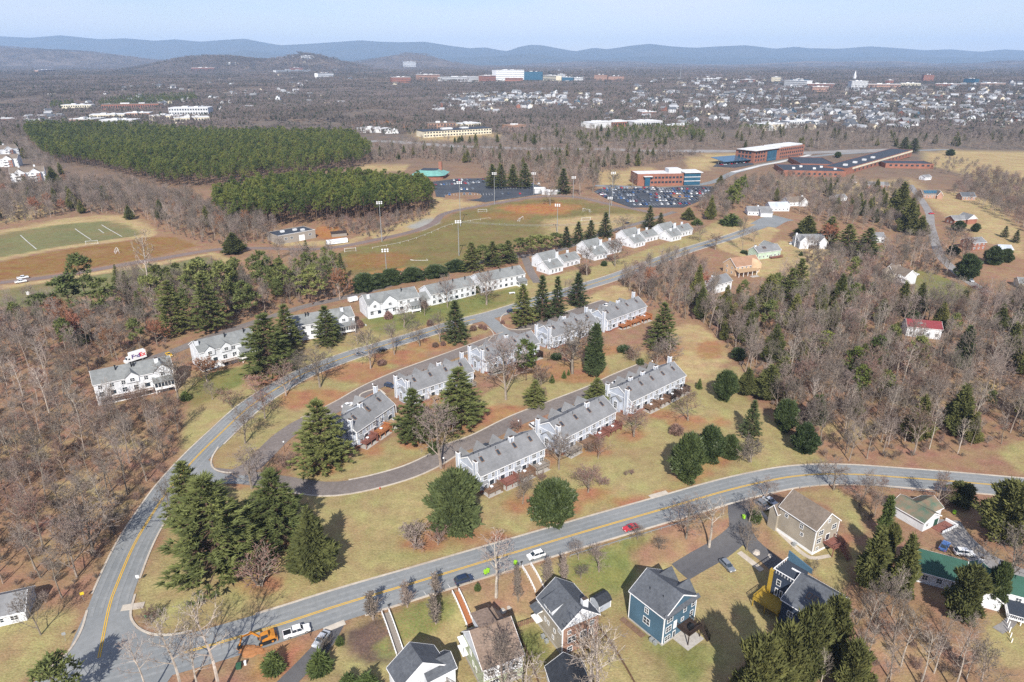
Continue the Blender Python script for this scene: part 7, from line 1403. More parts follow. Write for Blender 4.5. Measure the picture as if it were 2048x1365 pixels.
 ('pine', 985, 378, 328, 30, 'pine in the row above the west car park, first from the left'), ('pine', 1003, 377, 328, 26, 'pine in the row above the west car park, second from the left'), ('pine', 1026, 376, 328, 30, 'pine in the row above the west car park, third from the left'), ('pine', 1050, 377, 326, 32, 'pine in the row above the west car park, last on the right'), ('spruce', 1126, 388, 336, 34, 'dark spruce right of the white sheds by the path'), ('pine', 1806, 308, 274, 30, 'tall pine group beyond the college wing, left'), ('pine', 1826, 306, 276, 26, 'tall pine group beyond the college wing, right'), ('holly', 1900, 312, 298, 18, 'dark tree on the mown hillside'), ('holly', 1675, 316, 303, 14, 'small dark tree in front of the three-storey college building'), ('cedar', 1440, 372, 350, 16, 'dark tree right of the glass corner of the college building'), ('cedar', 112, 385, 332, 34, 'dark pine right of the nearest apartment block'),
]
for e in EV: T(*e)
BT = [
 ('vase', 1012, 800, 676, 116, 'widest bare tree on the strip between the two townhouse streets'), ('vase', 1145, 748, 636, 104, 'large bare tree in front of the shaded upper townhouse row'), ('vase', 882, 937, 786, 92, 'tall bare tree at the kerb of the lower townhouse street'), ('vase', 1118, 940, 858, 66, 'bare tree at the gap between two lower townhouse rows'), ('vase', 1045, 1008, 944, 54, 'slim pale bare tree in front of the wooden decks'), ('redvase', 1176, 985, 930, 62, 'brownish spreading bare tree right of the magnolia'), ('redvase', 1196, 918, 868, 36, 'small brown bare tree below the red deck'), ('redvase', 1268, 874, 812, 58, 'purple-brown bare tree in front of the far lower townhouse row'), ('redvase', 1376, 842, 773, 62, 'brown bare tree on an orange mulch ring at the end townhouse'), ('vase', 1334, 728, 668, 60, 'grey bare tree on the slope right of the orange decks'), ('vase', 1312, 735, 680, 40, 'smaller grey bare tree on the slope right of the orange decks'), ('redvase', 1200, 706, 670, 30, 'low brown tree below the last upper townhouse row'),
 ('redvase', 572, 792, 724, 60, 'street tree on the left road, second from the curve'), ('redvase', 530, 838, 776, 56, 'street tree on the left road at the curve'), ('vase', 490, 888, 810, 70, 'grey street tree on the left road nearest the entrance'), ('vase', 640, 775, 690, 76, 'spreading street tree on orange mulch beside the left road'), ('vase', 600, 760, 705, 50, 'street tree between the left road and the white rows'), ('vase', 741, 738, 656, 58, 'street tree on the strip between the road and the townhouse street, left'), ('vase', 789, 710, 640, 44, 'street tree on the strip between the road and the townhouse street, middle'), ('vase', 840, 693, 640, 56, 'thin street tree on the strip between the road and the townhouse street, right'), ('vase', 880, 684, 620, 40, 'bare tree left of the conical evergreen'), ('pinkvase', 515, 790, 745, 50, 'pinkish flowering bare tree beside the left road'), ('pinkvase', 465, 815, 775, 56, 'pinkish bare tree on the lawn by the left road'),
 ('vase', 808, 655, 605, 46, 'bare tree in front of the double-gabled white row'), ('vase', 715, 690, 640, 30, 'pruned bare tree on the lawn below the white row with the porch'), ('vase', 849, 632, 590, 26, 'small pale tree beside the winged white row'), ('vase', 895, 615, 545, 44, 'pale bare tree in front of the winged white row'), ('vase', 973, 610, 540, 60, 'wide bare tree below the rightmost white row'), ('vase', 1174, 552, 490, 44, 'bare tree with a thick trunk in front of the second cottage block'), ('redvase', 1230, 533, 475, 50, 'dark bare tree in front of the third cottage block'), ('vase', 1160, 610, 550, 40, 'rounded bare tree at the roadside below the cottages'), ('vase', 1140, 600, 556, 26, 'bare tree beside the spruces above the junction'), ('vase', 1400, 484, 448, 36, 'bare tree right of the last cottage block'), ('redvase', 1430, 500, 466, 40, 'bare tree on the bend of the upper road'), ('vase', 1485, 502, 430, 30, 'ivy-footed bare tree at the turning circle'), ('vase', 1508, 485, 455, 30, 'pale bare tree below the turning circle'),
 ('vase', 504, 978, 895, 84, 'grey-purple bare tree at the townhouse entrance'), ('redbush', 522, 1172, 1092, 88, 'big reddish bare shrub below the evergreen clump'), ('bush', 832, 1092, 1044, 64, 'rounded bare shrub tree on the lawn, larger of two'), ('redbush', 876, 1090, 1042, 40, 'rounded bare shrub tree on the lawn, smaller of two'), ('pale', 992, 1195, 1080, 84, 'pale bare tree at the kerb by the lime green bins'), ('column', 746, 1240, 1178, 44, 'speckled bare street tree by the grey garden stairs'), ('column', 815, 1215, 1163, 40, 'bare street tree at the kerb, second from the grey stairs'), ('column', 872, 1192, 1143, 36, 'bare street tree at the kerb left of the dark SUV'), ('column', 872, 1248, 1186, 36, 'columnar bare tree on the green bank above the white house'), ('column', 1036, 1205, 1130, 20, 'slim columnar bare tree left of the wide tan stairs'), ('column', 1092, 1170, 1115, 24, 'slim columnar bare tree right of the wide tan stairs, first'), ('column', 1128, 1166, 1108, 24, 'slim columnar bare tree right of the wide tan stairs, second'), ('vase', 1157, 1120, 1078, 40, 'young bare tree on the bank below the guard rail, left'), ('vase', 1198, 1144, 1088, 50, 'young bare tree on the green bank, second'), ('vase', 1162, 1158, 1130, 34, 'young bare tree on the bank above the beige house roof'), ('vase', 1275, 1080, 1052, 36, 'small bare tree beside the red sports car'), ('vase', 1318, 1100, 1074, 34, 'small bare tree on the bank left of the driveway'),
 ('vase', 1372, 1078, 990, 76, 'dark bare tree beside the road above the driveway, left of two'), ('pale', 1418, 1095, 988, 70, 'pale bare tree beside the driveway mouth, right of two'), ('vase', 1493, 1102, 1040, 44, 'bare tree in the drive island left of the tan house'), ('vase', 1498, 1044, 985, 48, 'bare tree over the dark cars by the tan house'), ('vase', 1667, 980, 918, 80, 'bare tree on the road bend behind the tan house'), ('vase', 1625, 1150, 1120, 24, 'young bare tree between the tan and navy houses'), ('vase', 1530, 1000, 958, 50, 'bare tree at the top of the tan house drive'),
 ('vase', 2012, 1182, 1048, 122, 'large pale-limbed bare tree by the gravel drive at the right'), ('pale', 1190, 1420, 1240, 120, 'pale leaning bare tree in front of the beige house'), ('pale', 1175, 1425, 1275, 100, 'grey bare tree at the bottom between the beige and green houses'), ('vase', 1010, 1430, 1275, 110, 'bushy bare tree at the bottom in front of the brown roof'), ('pale', 1045, 1440, 1300, 90, 'pale bare tree at the bottom right of the brown roof'),
 ('pale', 366, 1400, 1215, 90, 'white-barked bare tree at the bottom, left of the excavator'), ('pale', 440, 1395, 1180, 100, 'tall white-barked bare tree at the bottom beside the excavator'), ('pale', 405, 1410, 1240, 70, 'white-barked bare tree between the two tall ones at the bottom'), ('pale', 296, 1400, 1260, 60, 'slender white-barked bare tree at the road mouth, bottom'), ('vase', 82, 1270, 1170, 70, 'dark leaning bare tree beside the white ranch house'), ('vase', 185, 1110, 1000, 150, 'spreading pale bare tree beside the left road curve'), ('vase', 340, 1040, 960, 60, 'bare tree leaning over the left road by the evergreen clump'),
 ('vase', 357, 800, 700, 74, 'large bare tree at the right end of the far left white row'), ('leafy', 415, 765, 715, 56, 'ivy-hung bare tree in front of the second white row'), ('vase', 425, 800, 760, 30, 'small bare tree on the lawn below the second white row'), ('pale', 305, 600, 455, 46, 'tall bare snag standing over the pine belt below the path'), ('leafy', 225, 715, 655, 40, 'oak holding rusty leaves above the delivery truck, left'), ('leafy', 315, 690, 640, 40, 'oak holding rusty leaves above the delivery truck, right'), ('redvase', 178, 745, 690, 50, 'brown bare tree behind the far left white row'), ('vase', 1900, 512, 448, 64, 'dark wide bare tree on the gravel lane bend'), ('vase', 1100, 412, 362, 34, 'bare tree by the white sheds of the car park'), ('vase', 1160, 392, 335, 34, 'bare tree behind the path light pole'), ('vase', 1185, 385, 325, 34, 'taller bare tree left of the east car park'), ('vase', 1228, 378, 340, 30, 'bare tree in front of the white-roofed college building'), ('redvase', 1265, 376, 345, 22, 'small bare tree at the corner of the white-roofed college building'), ('vase', 1245, 470, 428, 44, 'bare tree at the corner of the central field'), ('leafy', 680, 600, 535, 40, 'dead broken snag with rusty leaves at the field corner'), ('vase', 560, 520, 470, 30, 'bare tree in front of the utility building'), ('vase', 605, 545, 485, 60, 'pale spreading bare tree below the utility building'),
]
for e in BT: T(*e)
SH = [('redshrub', 947, 661, 650, 16, 'round red-brown shrub on the lawn tip left of the junction, largest'), ('redshrub', 962, 657, 648, 12, 'round red-brown shrub on the lawn tip, middle'), ('redshrub', 970, 660, 650, 10, 'round red-brown shrub on the lawn tip, right'), ('redshrub', 871, 694, 684, 14, 'red-brown shrub beside the road below the street trees, left of two'), ('redshrub', 886, 691, 682, 12, 'red-brown shrub beside the road below the street trees, right of two'), ('redshrub', 764, 730, 719, 20, 'red-brown shrub on the strip above the townhouse street'), ('redshrub', 1005, 648, 640, 10, 'red-brown shrub on the corner right of the junction'), ('redshrub', 1032, 645, 640, 6, 'tiny shrub on the corner right of the junction'), ('shrub', 1112, 718, 706, 24, 'dark green shrub in front of the shaded townhouse row'), ('shrub', 1248, 703, 690, 30, 'dark green shrub clump on the slope below the orange decks'), ('shrub', 1280, 729, 716, 16, 'round dark shrub at the end of the lower townhouse street'), ('shrub', 1302, 740, 729, 18, 'round dark shrub beside the end lamp of the lower townhouse street'), ('brightshrub', 1128, 757, 740, 9, 'small pointed arborvitae on the strip, right of three'), ('brightshrub', 1104, 766, 747, 10, 'small pointed arborvitae on the strip, left of three'), ('brightshrub', 1137, 751, 738, 6, 'small pointed arborvitae on the strip, tiny one beside the mulch'), ('brightshrub', 1398, 778, 755, 12, 'small pointed arborvitae at the end townhouse'), ('redbush', 1082, 770, 722, 40, 'brown bare shrub clump right of the widest bare tree'), ('redbush', 1268, 722, 690, 36, 'grey-brown bare shrub above the lower street end'), ('redbush', 1032, 862, 834, 30, 'bare brown shrub at the kerb of the lower townhouse street'), ('redbush', 1080, 800, 770, 34, 'bare brown shrub at the left end of the pine beside the lower street'), ('redbush', 1083, 962, 944, 22, 'dark red shrub in front of the nearest row decks'), ('redbush', 1263, 950, 938, 14, 'small brown shrub on the open lawn, right of two'), ('redbush', 1252, 952, 941, 10, 'small brown shrub on the open lawn, left of two'), ('redshrub', 1352, 868, 848, 30, 'purple-brown rounded shrub beside the dark hollies'), ('bush', 1500, 925, 872, 52, 'bare shrub right of the three dark hollies'), ('redbush', 302, 1248, 1208, 34, 'dark red shrub beside the low green sign'), ('redbush', 577, 935, 905, 44, 'dark bare shrub clump at the foot of the large white pine'), ('redbush', 1205, 970, 950, 30, 'low brown shrub right of the spreading bare tree'), ('redshrub', 720, 655, 638, 16, 'dark red shrub beside the white row with the glazed porch'), ('redshrub', 777, 638, 622, 18, 'red-brown shrub in front of the double-gabled row'), ('redshrub', 846, 615, 600, 20, 'red-brown shrub between the double-gabled and winged rows'), ('redshrub', 860, 652, 638, 14, 'purple shrub on the roadside lawn'), ('brightshrub', 955, 585, 570, 16, 'yellow-green shrub left of the rightmost white row'), ('redshrub', 1170, 548, 532, 24, 'plum-coloured shrub by the thick-trunked tree'), ('shrub', 1208, 532, 521, 14, 'dark round shrub in front of the third cottage block'), ('shrub', 1488, 507, 500, 24, 'dark green shrub at the bend above the peach house'), ('brightshrub', 1602, 512, 502, 8, 'small yellow-green shrub right of the mint house'), ('brightshrub', 698, 1376, 1345, 40, 'low green bush at the bottom beside the driveway bed'), ('bush', 650, 1300, 1275, 30, 'dry ornamental grass clump beside the silver sedan drive'), ('redbush', 1180, 905, 885, 26, 'bare brown bush below the middle lower row'), ('shrub', 868, 905, 880, 26, 'dark green bush at the decks of the short upper row'), ('brightshrub', 955, 1180, 1165, 14, 'small green shrub on the bank by the bins'), ('redbush', 1185, 300 + 400, 680, 24, 'brown shrub in front of the last upper row'), ('shrub', 1510, 1042, 1020, 26, 'dark shrub at the head of the tan house drive')]
for e in SH: T(*e)

# ================================================================== WOODS
def region(pts): return poly(pts)
def scatter(pg, sp, jit=.45):
    x0, y0 = pg.min(0); x1, y1 = pg.max(0); gx_, gy_ = np.meshgrid(np.arange(x0, x1, sp), np.arange(y0, y1, sp)); x = gx_.ravel() + nrg.uniform(-jit, jit, gx_.size) * sp; y = gy_.ravel() + nrg.uniform(-jit, jit, gx_.size) * sp
    k_ = inside(pg, x, y); return np.stack([x[k_], y[k_]], 1)
NOGO = [(pl, w) for pl, w in ROADS]
FOOT = []
for o_ in list(S.objects):
    if o_.parent is None and o_.get('category') in ('house', 'townhouses', 'cottages', 'college building', 'apartments', 'utility building', 'outbuilding', 'garage', 'shed', 'container', 'canopy'):
        bb = [c_ for ch in o_.children if ch.type == 'MESH' and ch.name.split('.')[0] in ('wall', 'deck', 'roof', 'panel_roof', 'body') for c_ in [Vector(v) for v in ch.bound_box]]
        if bb: FOOT.append((o_.location.x, o_.location.y, math.cos(o_.rotation_euler.z), math.sin(o_.rotation_euler.z), min(v.x for v in bb) - 2, max(v.x for v in bb) + 2, min(v.y for v in bb) - (13 if o_['category'] == 'house' else 3), max(v.y for v in bb) + 2))
def clear(p, rad=1.5, roadpad=2.0):
    k_ = np.ones(len(p), bool)
    for pl, w in NOGO:
        x0, y0 = pl.min(0) - w - 4; x1, y1 = pl.max(0) + w + 4; c_ = np.where(k_ & (p[:, 0] > x0) & (p[:, 0] < x1) & (p[:, 1] > y0) & (p[:, 1] < y1))[0]
        if len(c_):
            d = np.min((p[c_, None, 0] - pl[None, :, 0]) ** 2 + (p[c_, None, 1] - pl[None, :, 1]) ** 2, 1); k_[c_[d < (w + roadpad) ** 2]] = False
    for X0, Y0, c_, s_, a, b_, e, f_ in FOOT:
        dx, dy = p[:, 0] - X0, p[:, 1] - Y0; lx, ly = dx * c_ + dy * s_, -dx * s_ + dy * c_; k_ &= ~((lx > a) & (lx < b_) & (ly > e) & (ly < f_))
    tp = np.array(TREEPOS)
    for i0 in range(0, len(p), 4000):
        q = p[i0:i0 + 4000]; d = np.min((q[:, None, 0] - tp[None, :, 0]) ** 2 + (q[:, None, 1] - tp[None, :, 1]) ** 2, 1); k_[i0:i0 + 4000] &= d > rad ** 2
    return p[k_]
WOODS = [   # polygon, spacing, kinds with weights, heights, label
 ([(-60, 700), (60, 690), (170, 720), (160, 790), (200, 830), (340, 800), (365, 850), (355, 930), (290, 1010), (225, 1130), (195, 1190), (160, 1215), (60, 1210), (-60, 1215), (-160, 1000)], 7.8, {'forest': 5, 'vase': 3, 'pale': 1.2, 'redvase': 1.6}, (10, 20), 'in the left wood'),
 ([(-60, 625), (80, 620), (240, 650), (340, 640), (330, 700), (190, 735), (60, 690), (-60, 690)], 7, {'forest': 5, 'vase': 2, 'leafy': .5, 'scrubpine': .6}, (12, 18), 'in the upper left wood'),
 ([(230, 560), (420, 560), (560, 545), (660, 520), (700, 560), (690, 590), (600, 612), (500, 640), (350, 640), (240, 640)], 7, {'forest': 4, 'vase': 2, 'scrubpine': 3.2, 'pine': .6}, (11, 17), 'in the belt below the left field'),
 ([(1400, 640), (1420, 600), (1480, 610), (1560, 580), (1640, 560), (1740, 570), (1830, 600), (1960, 610), (2080, 590), (2200, 700), (2200, 880), (1990, 890), (1950, 915), (1700, 925), (1650, 915), (1570, 850), (1500, 780), (1470, 720)], 6.6, {'forest': 6, 'vase': 3, 'pale': 1.4, 'redvase': 1.6, 'cedar': 1.1, 'scrubpine': .5}, (9, 20), 'in the right wood'),
 ([(1225, 560), (1330, 520), (1400, 540), (1440, 590), (1410, 640), (1370, 640), (1310, 620), (1270, 590)], 6.4, {'forest': 5, 'vase': 3, 'leafy': .4, 'redvase': 1}, (10, 16), 'in the middle copse'),
 ([(1640, 1250), (1700, 1200), (1800, 1230), (1880, 1260), (1960, 1270), (1960, 1400), (1700, 1420), (1620, 1380)], 5.4, {'forest': 5, 'pale': 3, 'vase': 2}, (11, 17), 'in the bottom right copse'),
 ([(1700, 985), (1800, 990), (1900, 1000), (1880, 1025), (1790, 1030), (1760, 1060), (1725, 1040)], 6, {'forest': 3, 'vase': 4, 'redvase': 1}, (8, 13), 'below the road bend'),
 ([(1640, 560), (1600, 520), (1650, 495), (1760, 520), (1770, 500), (1850, 480), (1900, 560), (1830, 545), (1760, 560)], 8.5, {'forest': 4, 'vase': 4, 'pale': .6}, (10, 16), 'among the upper right houses'),
 ([(1390, 425), (1450, 375), (1560, 362), (1700, 372), (1840, 380), (1840, 430), (1780, 470), (1640, 450), (1560, 415), (1480, 420), (1440, 445)], 7, {'forest': 4, 'vase': 6, 'cedar': .4, 'redvase': .6}, (9, 14), 'below the college'),
 ([(1900, 390), (1960, 345), (2010, 360), (2048, 370), (2120, 440), (2060, 470), (1990, 430)], 8, {'vase': 5, 'redvase': 2}, (9, 14), 'on the mown hillside'),
 ([(-100, 460), (-60, 400), (120, 370), (270, 375), (420, 420), (560, 470), (540, 490), (460, 495), (400, 485), (320, 462), (280, 432), (150, 428), (30, 448)], 8, {'forest': 4, 'vase': 7, 'leafy': .2, 'cedar': .2}, (11, 18), 'behind the left field'),
 ([(640, 455), (760, 445), (860, 430), (870, 420), (850, 440), (810, 450), (755, 478), (690, 470)], 6, {'vase': 4, 'redvase': 5}, (6, 11), 'at the pine stand foot'),
 ([(730, 330), (840, 318), (960, 330), (980, 365), (1070, 368), (1120, 372), (1200, 370), (1190, 350), (1300, 330), (1420, 304), (1180, 304), (1050, 304), (900, 298), (760, 292)], 9.5, {'forest': 7, 'vase': 3, 'cedar': .8, 'redvase': 1.2}, (10, 16), 'beyond the college car parks'),
]
BARE, rest = [], []
for wi, (pg, sp, kinds, hr, lb) in enumerate(WOODS):
    p = clear(scatter(region(pg), sp), 3.0); names, wts = list(kinds), np.array(list(kinds.values())); ch = nrg.choice(len(names), len(p), p=wts / wts.sum())
    for (x, y), c_ in zip(p, ch): BARE.append((math.hypot(x, y), x, y, names[c_], rnd.uniform(*hr), wi))
BARE.sort(); TOTB = {'vase', 'forest', 'pale', 'redvase', 'leafy', 'pinkvase'}; used = sum(1 for e in BT if e[0] in TOTB); KD = {'forest': 'narrow leafless tree', 'vase': 'spreading leafless tree', 'pale': 'pale-barked leafless tree', 'redvase': 'reddish-brown leafless tree', 'leafy': 'rusty-leaved oak', 'cedar': 'dark cedar', 'scrubpine': 'green pine', 'pine': 'green white pine'}
LM = [(20, 1215, 'by the white ranch house'), (150, 1180, 'near the yellow road sign'), (230, 1080, 'beside the left road curve'), (310, 960, 'across from the evergreen clump'), (350, 870, 'below the first white row lawn'), (220, 830, 'in front of the far left white row'), (60, 760, 'beside the far left white row'), (20, 1050, 'at the left edge, lower'), (20, 880, 'at the left edge, middle'), (120, 960, 'in its middle'), (180, 880, 'in its upper middle'), (270, 715, 'behind the delivery truck'), (100, 700, 'at its far left'), (330, 650, 'under the white pines'), (520, 620, 'behind the second white row'), (620, 590, 'behind the porch row'), (430, 570, 'under the field path'), (1430, 660, 'at the straw meadow edge'), (1500, 700, 'behind the wood edge cedars'), (1560, 830, 'at the grass strip edge'), (1640, 900, 'nearest the road'), (1700, 770, 'around the bright pines'), (1850, 740, 'below the red-roofed house'), (1980, 850, 'above the road at the right'), (1800, 850, 'in its lower middle'), (1990, 700, 'at the right edge, middle'), (1600, 640, 'below the mint house'), (1740, 600, 'left of the porch house'), (1920, 610, 'below the round lawn'), (1300, 590, 'by the orange decks'), (1360, 540, 'along the upper road'), (1400, 610, 'below the hidden white house'), (1720, 1250, 'under the tall cedars'), (1850, 1270, 'below the green metal roof'), (1750, 1350, 'at the bottom edge'), (1800, 1000, 'left of the outbuilding'), (1600, 400, 'around the brown-roofed house'), (1500, 380, 'by the east car park'), (1750, 420, 'below the brick ranch house'), (100, 420, 'behind the green pitch'), (300, 430, 'right of the green pitch'), (450, 460, 'left of the utility building'), (800, 440, 'above the gravel patch'), (1000, 330, 'behind the car park pines'), (1300, 310, 'below the highway')]
STUFF = {}
ne = 0
for d, x, y, kd, h, wi in BARE:
    lb = WOODS[wi][4]
    if kd in TOTB and used < 298: used += 1
    elif kd not in TOTB and ne < 110: ne += 1
    else: STUFF.setdefault(kd, []).append((x, y, h)); continue
    q_ = pix((x, y, h1(x, y))); lm = min(LM, key=lambda m_: (m_[0] - q_[0]) ** 2 + 4 * (m_[1] - q_[1]) ** 2)[2]
    lab = '%s %s, %s' % (('tall ' if h > 15.5 else 'short ' if h < 11.5 else '') + KD.get(kd, 'leafless tree'), lb, lm); plant(kd, Vector((x, y, h1(x, y))), h, None, lab, 'trees ' + lb)
# the two pine stands
PS1 = [(415, 440), (470, 456), (560, 458), (700, 448), (780, 445), (862, 423), (872, 405), (860, 392), (700, 388), (560, 392), (450, 410)]
PS2 = [(55, 288), (120, 330), (200, 345), (330, 376), (440, 378), (520, 362), (620, 352), (735, 336), (742, 318), (700, 290), (500, 280), (300, 272), (150, 268), (60, 270)]
PINES = []
for i, (pg, sp) in enumerate(((PS1, 5.5), (PS2, 6.6))):
    for x, y in scatter(region([(a + rnd.uniform(-12, 12), b_ + rnd.uniform(-5, 3)) for a, b_ in pg]), sp): (wob(x, y, 21., i) > 1.35) or PINES.append((math.hypot(x, y), x, y, rnd.uniform(17, 26) if i == 0 else rnd.uniform(14, 25), i))
PINES.sort(); npine = sum(1 for e in EV if 'pine' in e[0])
for d, x, y, h, i in PINES:
    if npine < 298: npine += 1; q_ = pix((x, y, h1(x, y))); l_ = ('tall' if h > 22 else 'lower') + ' pine %s of the %s pine stand, %s' % (('in the front rows', 'inside', 'at the back')[0 if q_[1] > 436 else 1 if q_[1] > 415 else 2], ('nearer', 'farther')[i], ('at its left end', 'behind the utility building', 'above the floodlight pole', 'toward the car park')[0 if q_[0] < 520 else 1 if q_[0] < 650 else 2 if q_[0] < 770 else 3]); plant('loblolly', Vector((x, y, h1(x, y))), h, None, l_, 'pines of the %s stand' % ('nearer', 'farther')[i])
    else: STUFF.setdefault('loblolly', []).append((x, y, h))
# farther woods, all round the fields and out to the town
def ring(pts, sp, kinds, hr, keep=1.0):
    p = clear(scatter(region(pts), sp), 2.0, 6)
    if keep < 1: p = p[nrg.uniform(0, 1, len(p)) < keep]
    names, wts = list(kinds), np.array(list(kinds.values())); ch = nrg.choice(len(names), len(p), p=wts / wts.sum())
    for (x, y), c_ in zip(p, ch): STUFF.setdefault(names[c_], []).append((x, y, rnd.uniform(*hr)))
ring([(-200, 400), (-100, 330), (0, 345), (80, 380), (20, 440), (-100, 460)], 10, {'vase': 6, 'forest': 3, 'cedar': .4}, (9, 15), .5)
ring([(-300, 300), (-300, 262), (50, 262), (60, 300), (130, 345), (110, 372), (90, 350), (30, 300)], 11, {'vase': 5, 'forest': 5, 'cedar': .6}, (10, 16))
ring([(740, 296), (860, 282), (1040, 284), (1180, 288), (1180, 300), (1050, 299), (900, 294), (800, 288)], 11, {'forest': 6, 'cedar': 1.6, 'vase': 3}, (9, 15))
ring([(700, 292), (740, 284), (700, 282), (300, 285), (300, 272), (560, 276)], 12, {'forest': 6, 'vase': 3}, (9, 15))
ring([(1000, 282), (1120, 262), (1300, 262), (1440, 272), (1460, 298), (1300, 298), (1180, 296)], 12, {'forest': 6, 'loblolly': 1.2, 'cedar': 1.2, 'vase': 3}, (10, 16))
ring([(1460, 300), (1470, 268), (1560, 262), (1700, 272), (1900, 274), (2250, 268), (2250, 296), (1900, 298), (1760, 300), (1600, 304)], 12, {'forest': 8, 'cedar': .7, 'vase': 3}, (11, 17))
ring([(1830, 330), (1900, 320), (1960, 335), (1930, 360), (1850, 345)], 11, {'vase': 3}, (6, 10), .6)
# undergrowth: low brush between the trunks of the near woods and along their edges
BR = []
for wi, (pg, sp, kinds, hr, lb) in enumerate(WOODS[:8] + WOODS[10:]):
    p = clear(scatter(region(pg), 4.2 if wi < 8 else 6), 1.0, .5); BR += [(x, y, rnd.uniform(1.2, 3.4)) for x, y in p]
gi = 0
def instancer(name, pts, protos, label=None, slope=False):
    """one object whose geometry nodes put a random prototype mesh on every point; point data: x, y, height"""
    me = bpy.data.meshes.new(name); n = len(pts); a = np.array(pts, float); co = np.stack([a[:, 0], a[:, 1], hgt(a[:, 0], a[:, 1])], 1); me.vertices.add(n); me.vertices.foreach_set('co', co.ravel())
    def att(nm, tp, v): t_ = me.attributes.new(nm, tp, 'POINT'); t_.data.foreach_set('value' if tp != 'FLOAT_VECTOR' else 'vector', v)
    att('hs', 'FLOAT', (a[:, 2]).astype(np.float32)); rot = np.zeros((n, 3)); rot[:, 2] = nrg.uniform(0, 6.28, n)
    if slope:
        e = 40.; gx_ = (hgt(a[:, 0] + e, a[:, 1]) - hgt(a[:, 0] - e, a[:, 1])) / (2 * e); gy_ = (hgt(a[:, 0], a[:, 1] + e) - hgt(a[:, 0], a[:, 1] - e)) / (2 * e)
        for i in range(n): rot[i] = (Vector((-gx_[i], -gy_[i], 1)).to_track_quat('Z', 'Y').to_matrix() @ Matrix.Rotation(rot[i, 2], 3, 'Z')).to_euler()
    att('rot', 'FLOAT_VECTOR', rot.astype(np.float32).ravel()); att('pick', 'INT', nrg.integers(0, len(protos), n).astype(np.int32)); me.update()
    o = put(name, me, label=label, kind='stuff'); ng = bpy.data.node_groups.new(name, 'GeometryNodeTree'); ng.interface.new_socket('Geometry', in_out='INPUT', socket_type='NodeSocketGeometry'); ng.interface.new_socket('Geometry', in_out='OUTPUT', socket_type='NodeSocketGeometry'); N = ng.nodes.new; k = ng.links.new
    gi_, go = N('NodeGroupInput'), N('NodeGroupOutput'); jn = N('GeometryNodeJoinGeometry'); ip = N('GeometryNodeInstanceOnPoints')
    for pm in reversed(protos):
        oi = N('GeometryNodeObjectInfo'); oi.inputs['Object'].default_value = pm; oi.inputs['As Instance'].default_value = True; k(oi.outputs['Geometry'], jn.inputs[0])
    def named(nm, tp): q = N('GeometryNodeInputNamedAttribute'); q.data_type = tp; q.inputs['Name'].default_value = nm; return q.outputs['Attribute']
    mp_ = N('GeometryNodeMeshToPoints'); k(gi_.outputs[0], mp_.inputs['Mesh']); k(mp_.outputs['Points'], ip.inputs['Points']); k(jn.outputs[0], ip.inputs['Instance']); ip.inputs['Pick Instance'].default_value = True; k(named('pick', 'INT'), ip.inputs['Instance Index'])
    k(named('rot', 'FLOAT_VECTOR'), ip.inputs['Rotation']); k(named('hs', 'FLOAT'), ip.inputs['Scale']); k(ip.outputs[0], go.inputs[0])
    md = o.modifiers.new('scatter', 'NODES'); md.node_group = ng; return o
def unit(kd, i):   # joined prototype of unit height, not linked to the scene: only the instancers use it
    p = K[kd][i]; J = MB(); J.v = [(x / p.h, y / p.h, z / p.h) for x, y, z in p.J.v]; J.f, J.m = p.J.f, p.J.m; return bpy.data.objects.new(kd + '_sample', J.mesh(kd + '_sample', list(p.jm)))
SN = {'vase': 'bare_woods', 'forest': 'bare_woods', 'pale': 'bare_woods', 'redvase': 'bare_woods', 'leafy': 'bare_woods', 'loblolly': 'pine_woods', 'cedar': 'cedar_woods', 'scrubpine': 'pine_woods', 'pine': 'pine_woods'}
SLB = {'vase': 'spreading leafless trees of the far woods', 'forest': 'tall leafless trees of the far woods', 'pale': 'pale-barked leafless trees of the far woods', 'redvase': 'reddish-brown leafless trees of the far woods', 'leafy': 'rusty oaks of the far woods', 'loblolly': 'tall pines filling the farther pine stand', 'cedar': 'dark cedars scattered in the far woods', 'scrubpine': 'scattered pines of the far woods', 'pine': 'white pines of the field belt'}
for kd, pts in STUFF.items(): instancer(SN[kd], pts, [unit(kd, i) for i in range(len(K[kd]))], SLB[kd])
instancer('undergrowth', BR, [unit('bush', 0), unit('bush', 1), unit('redbush', 0), unit('redbush', 1)], 'low leafless brush on the floor of the woods')

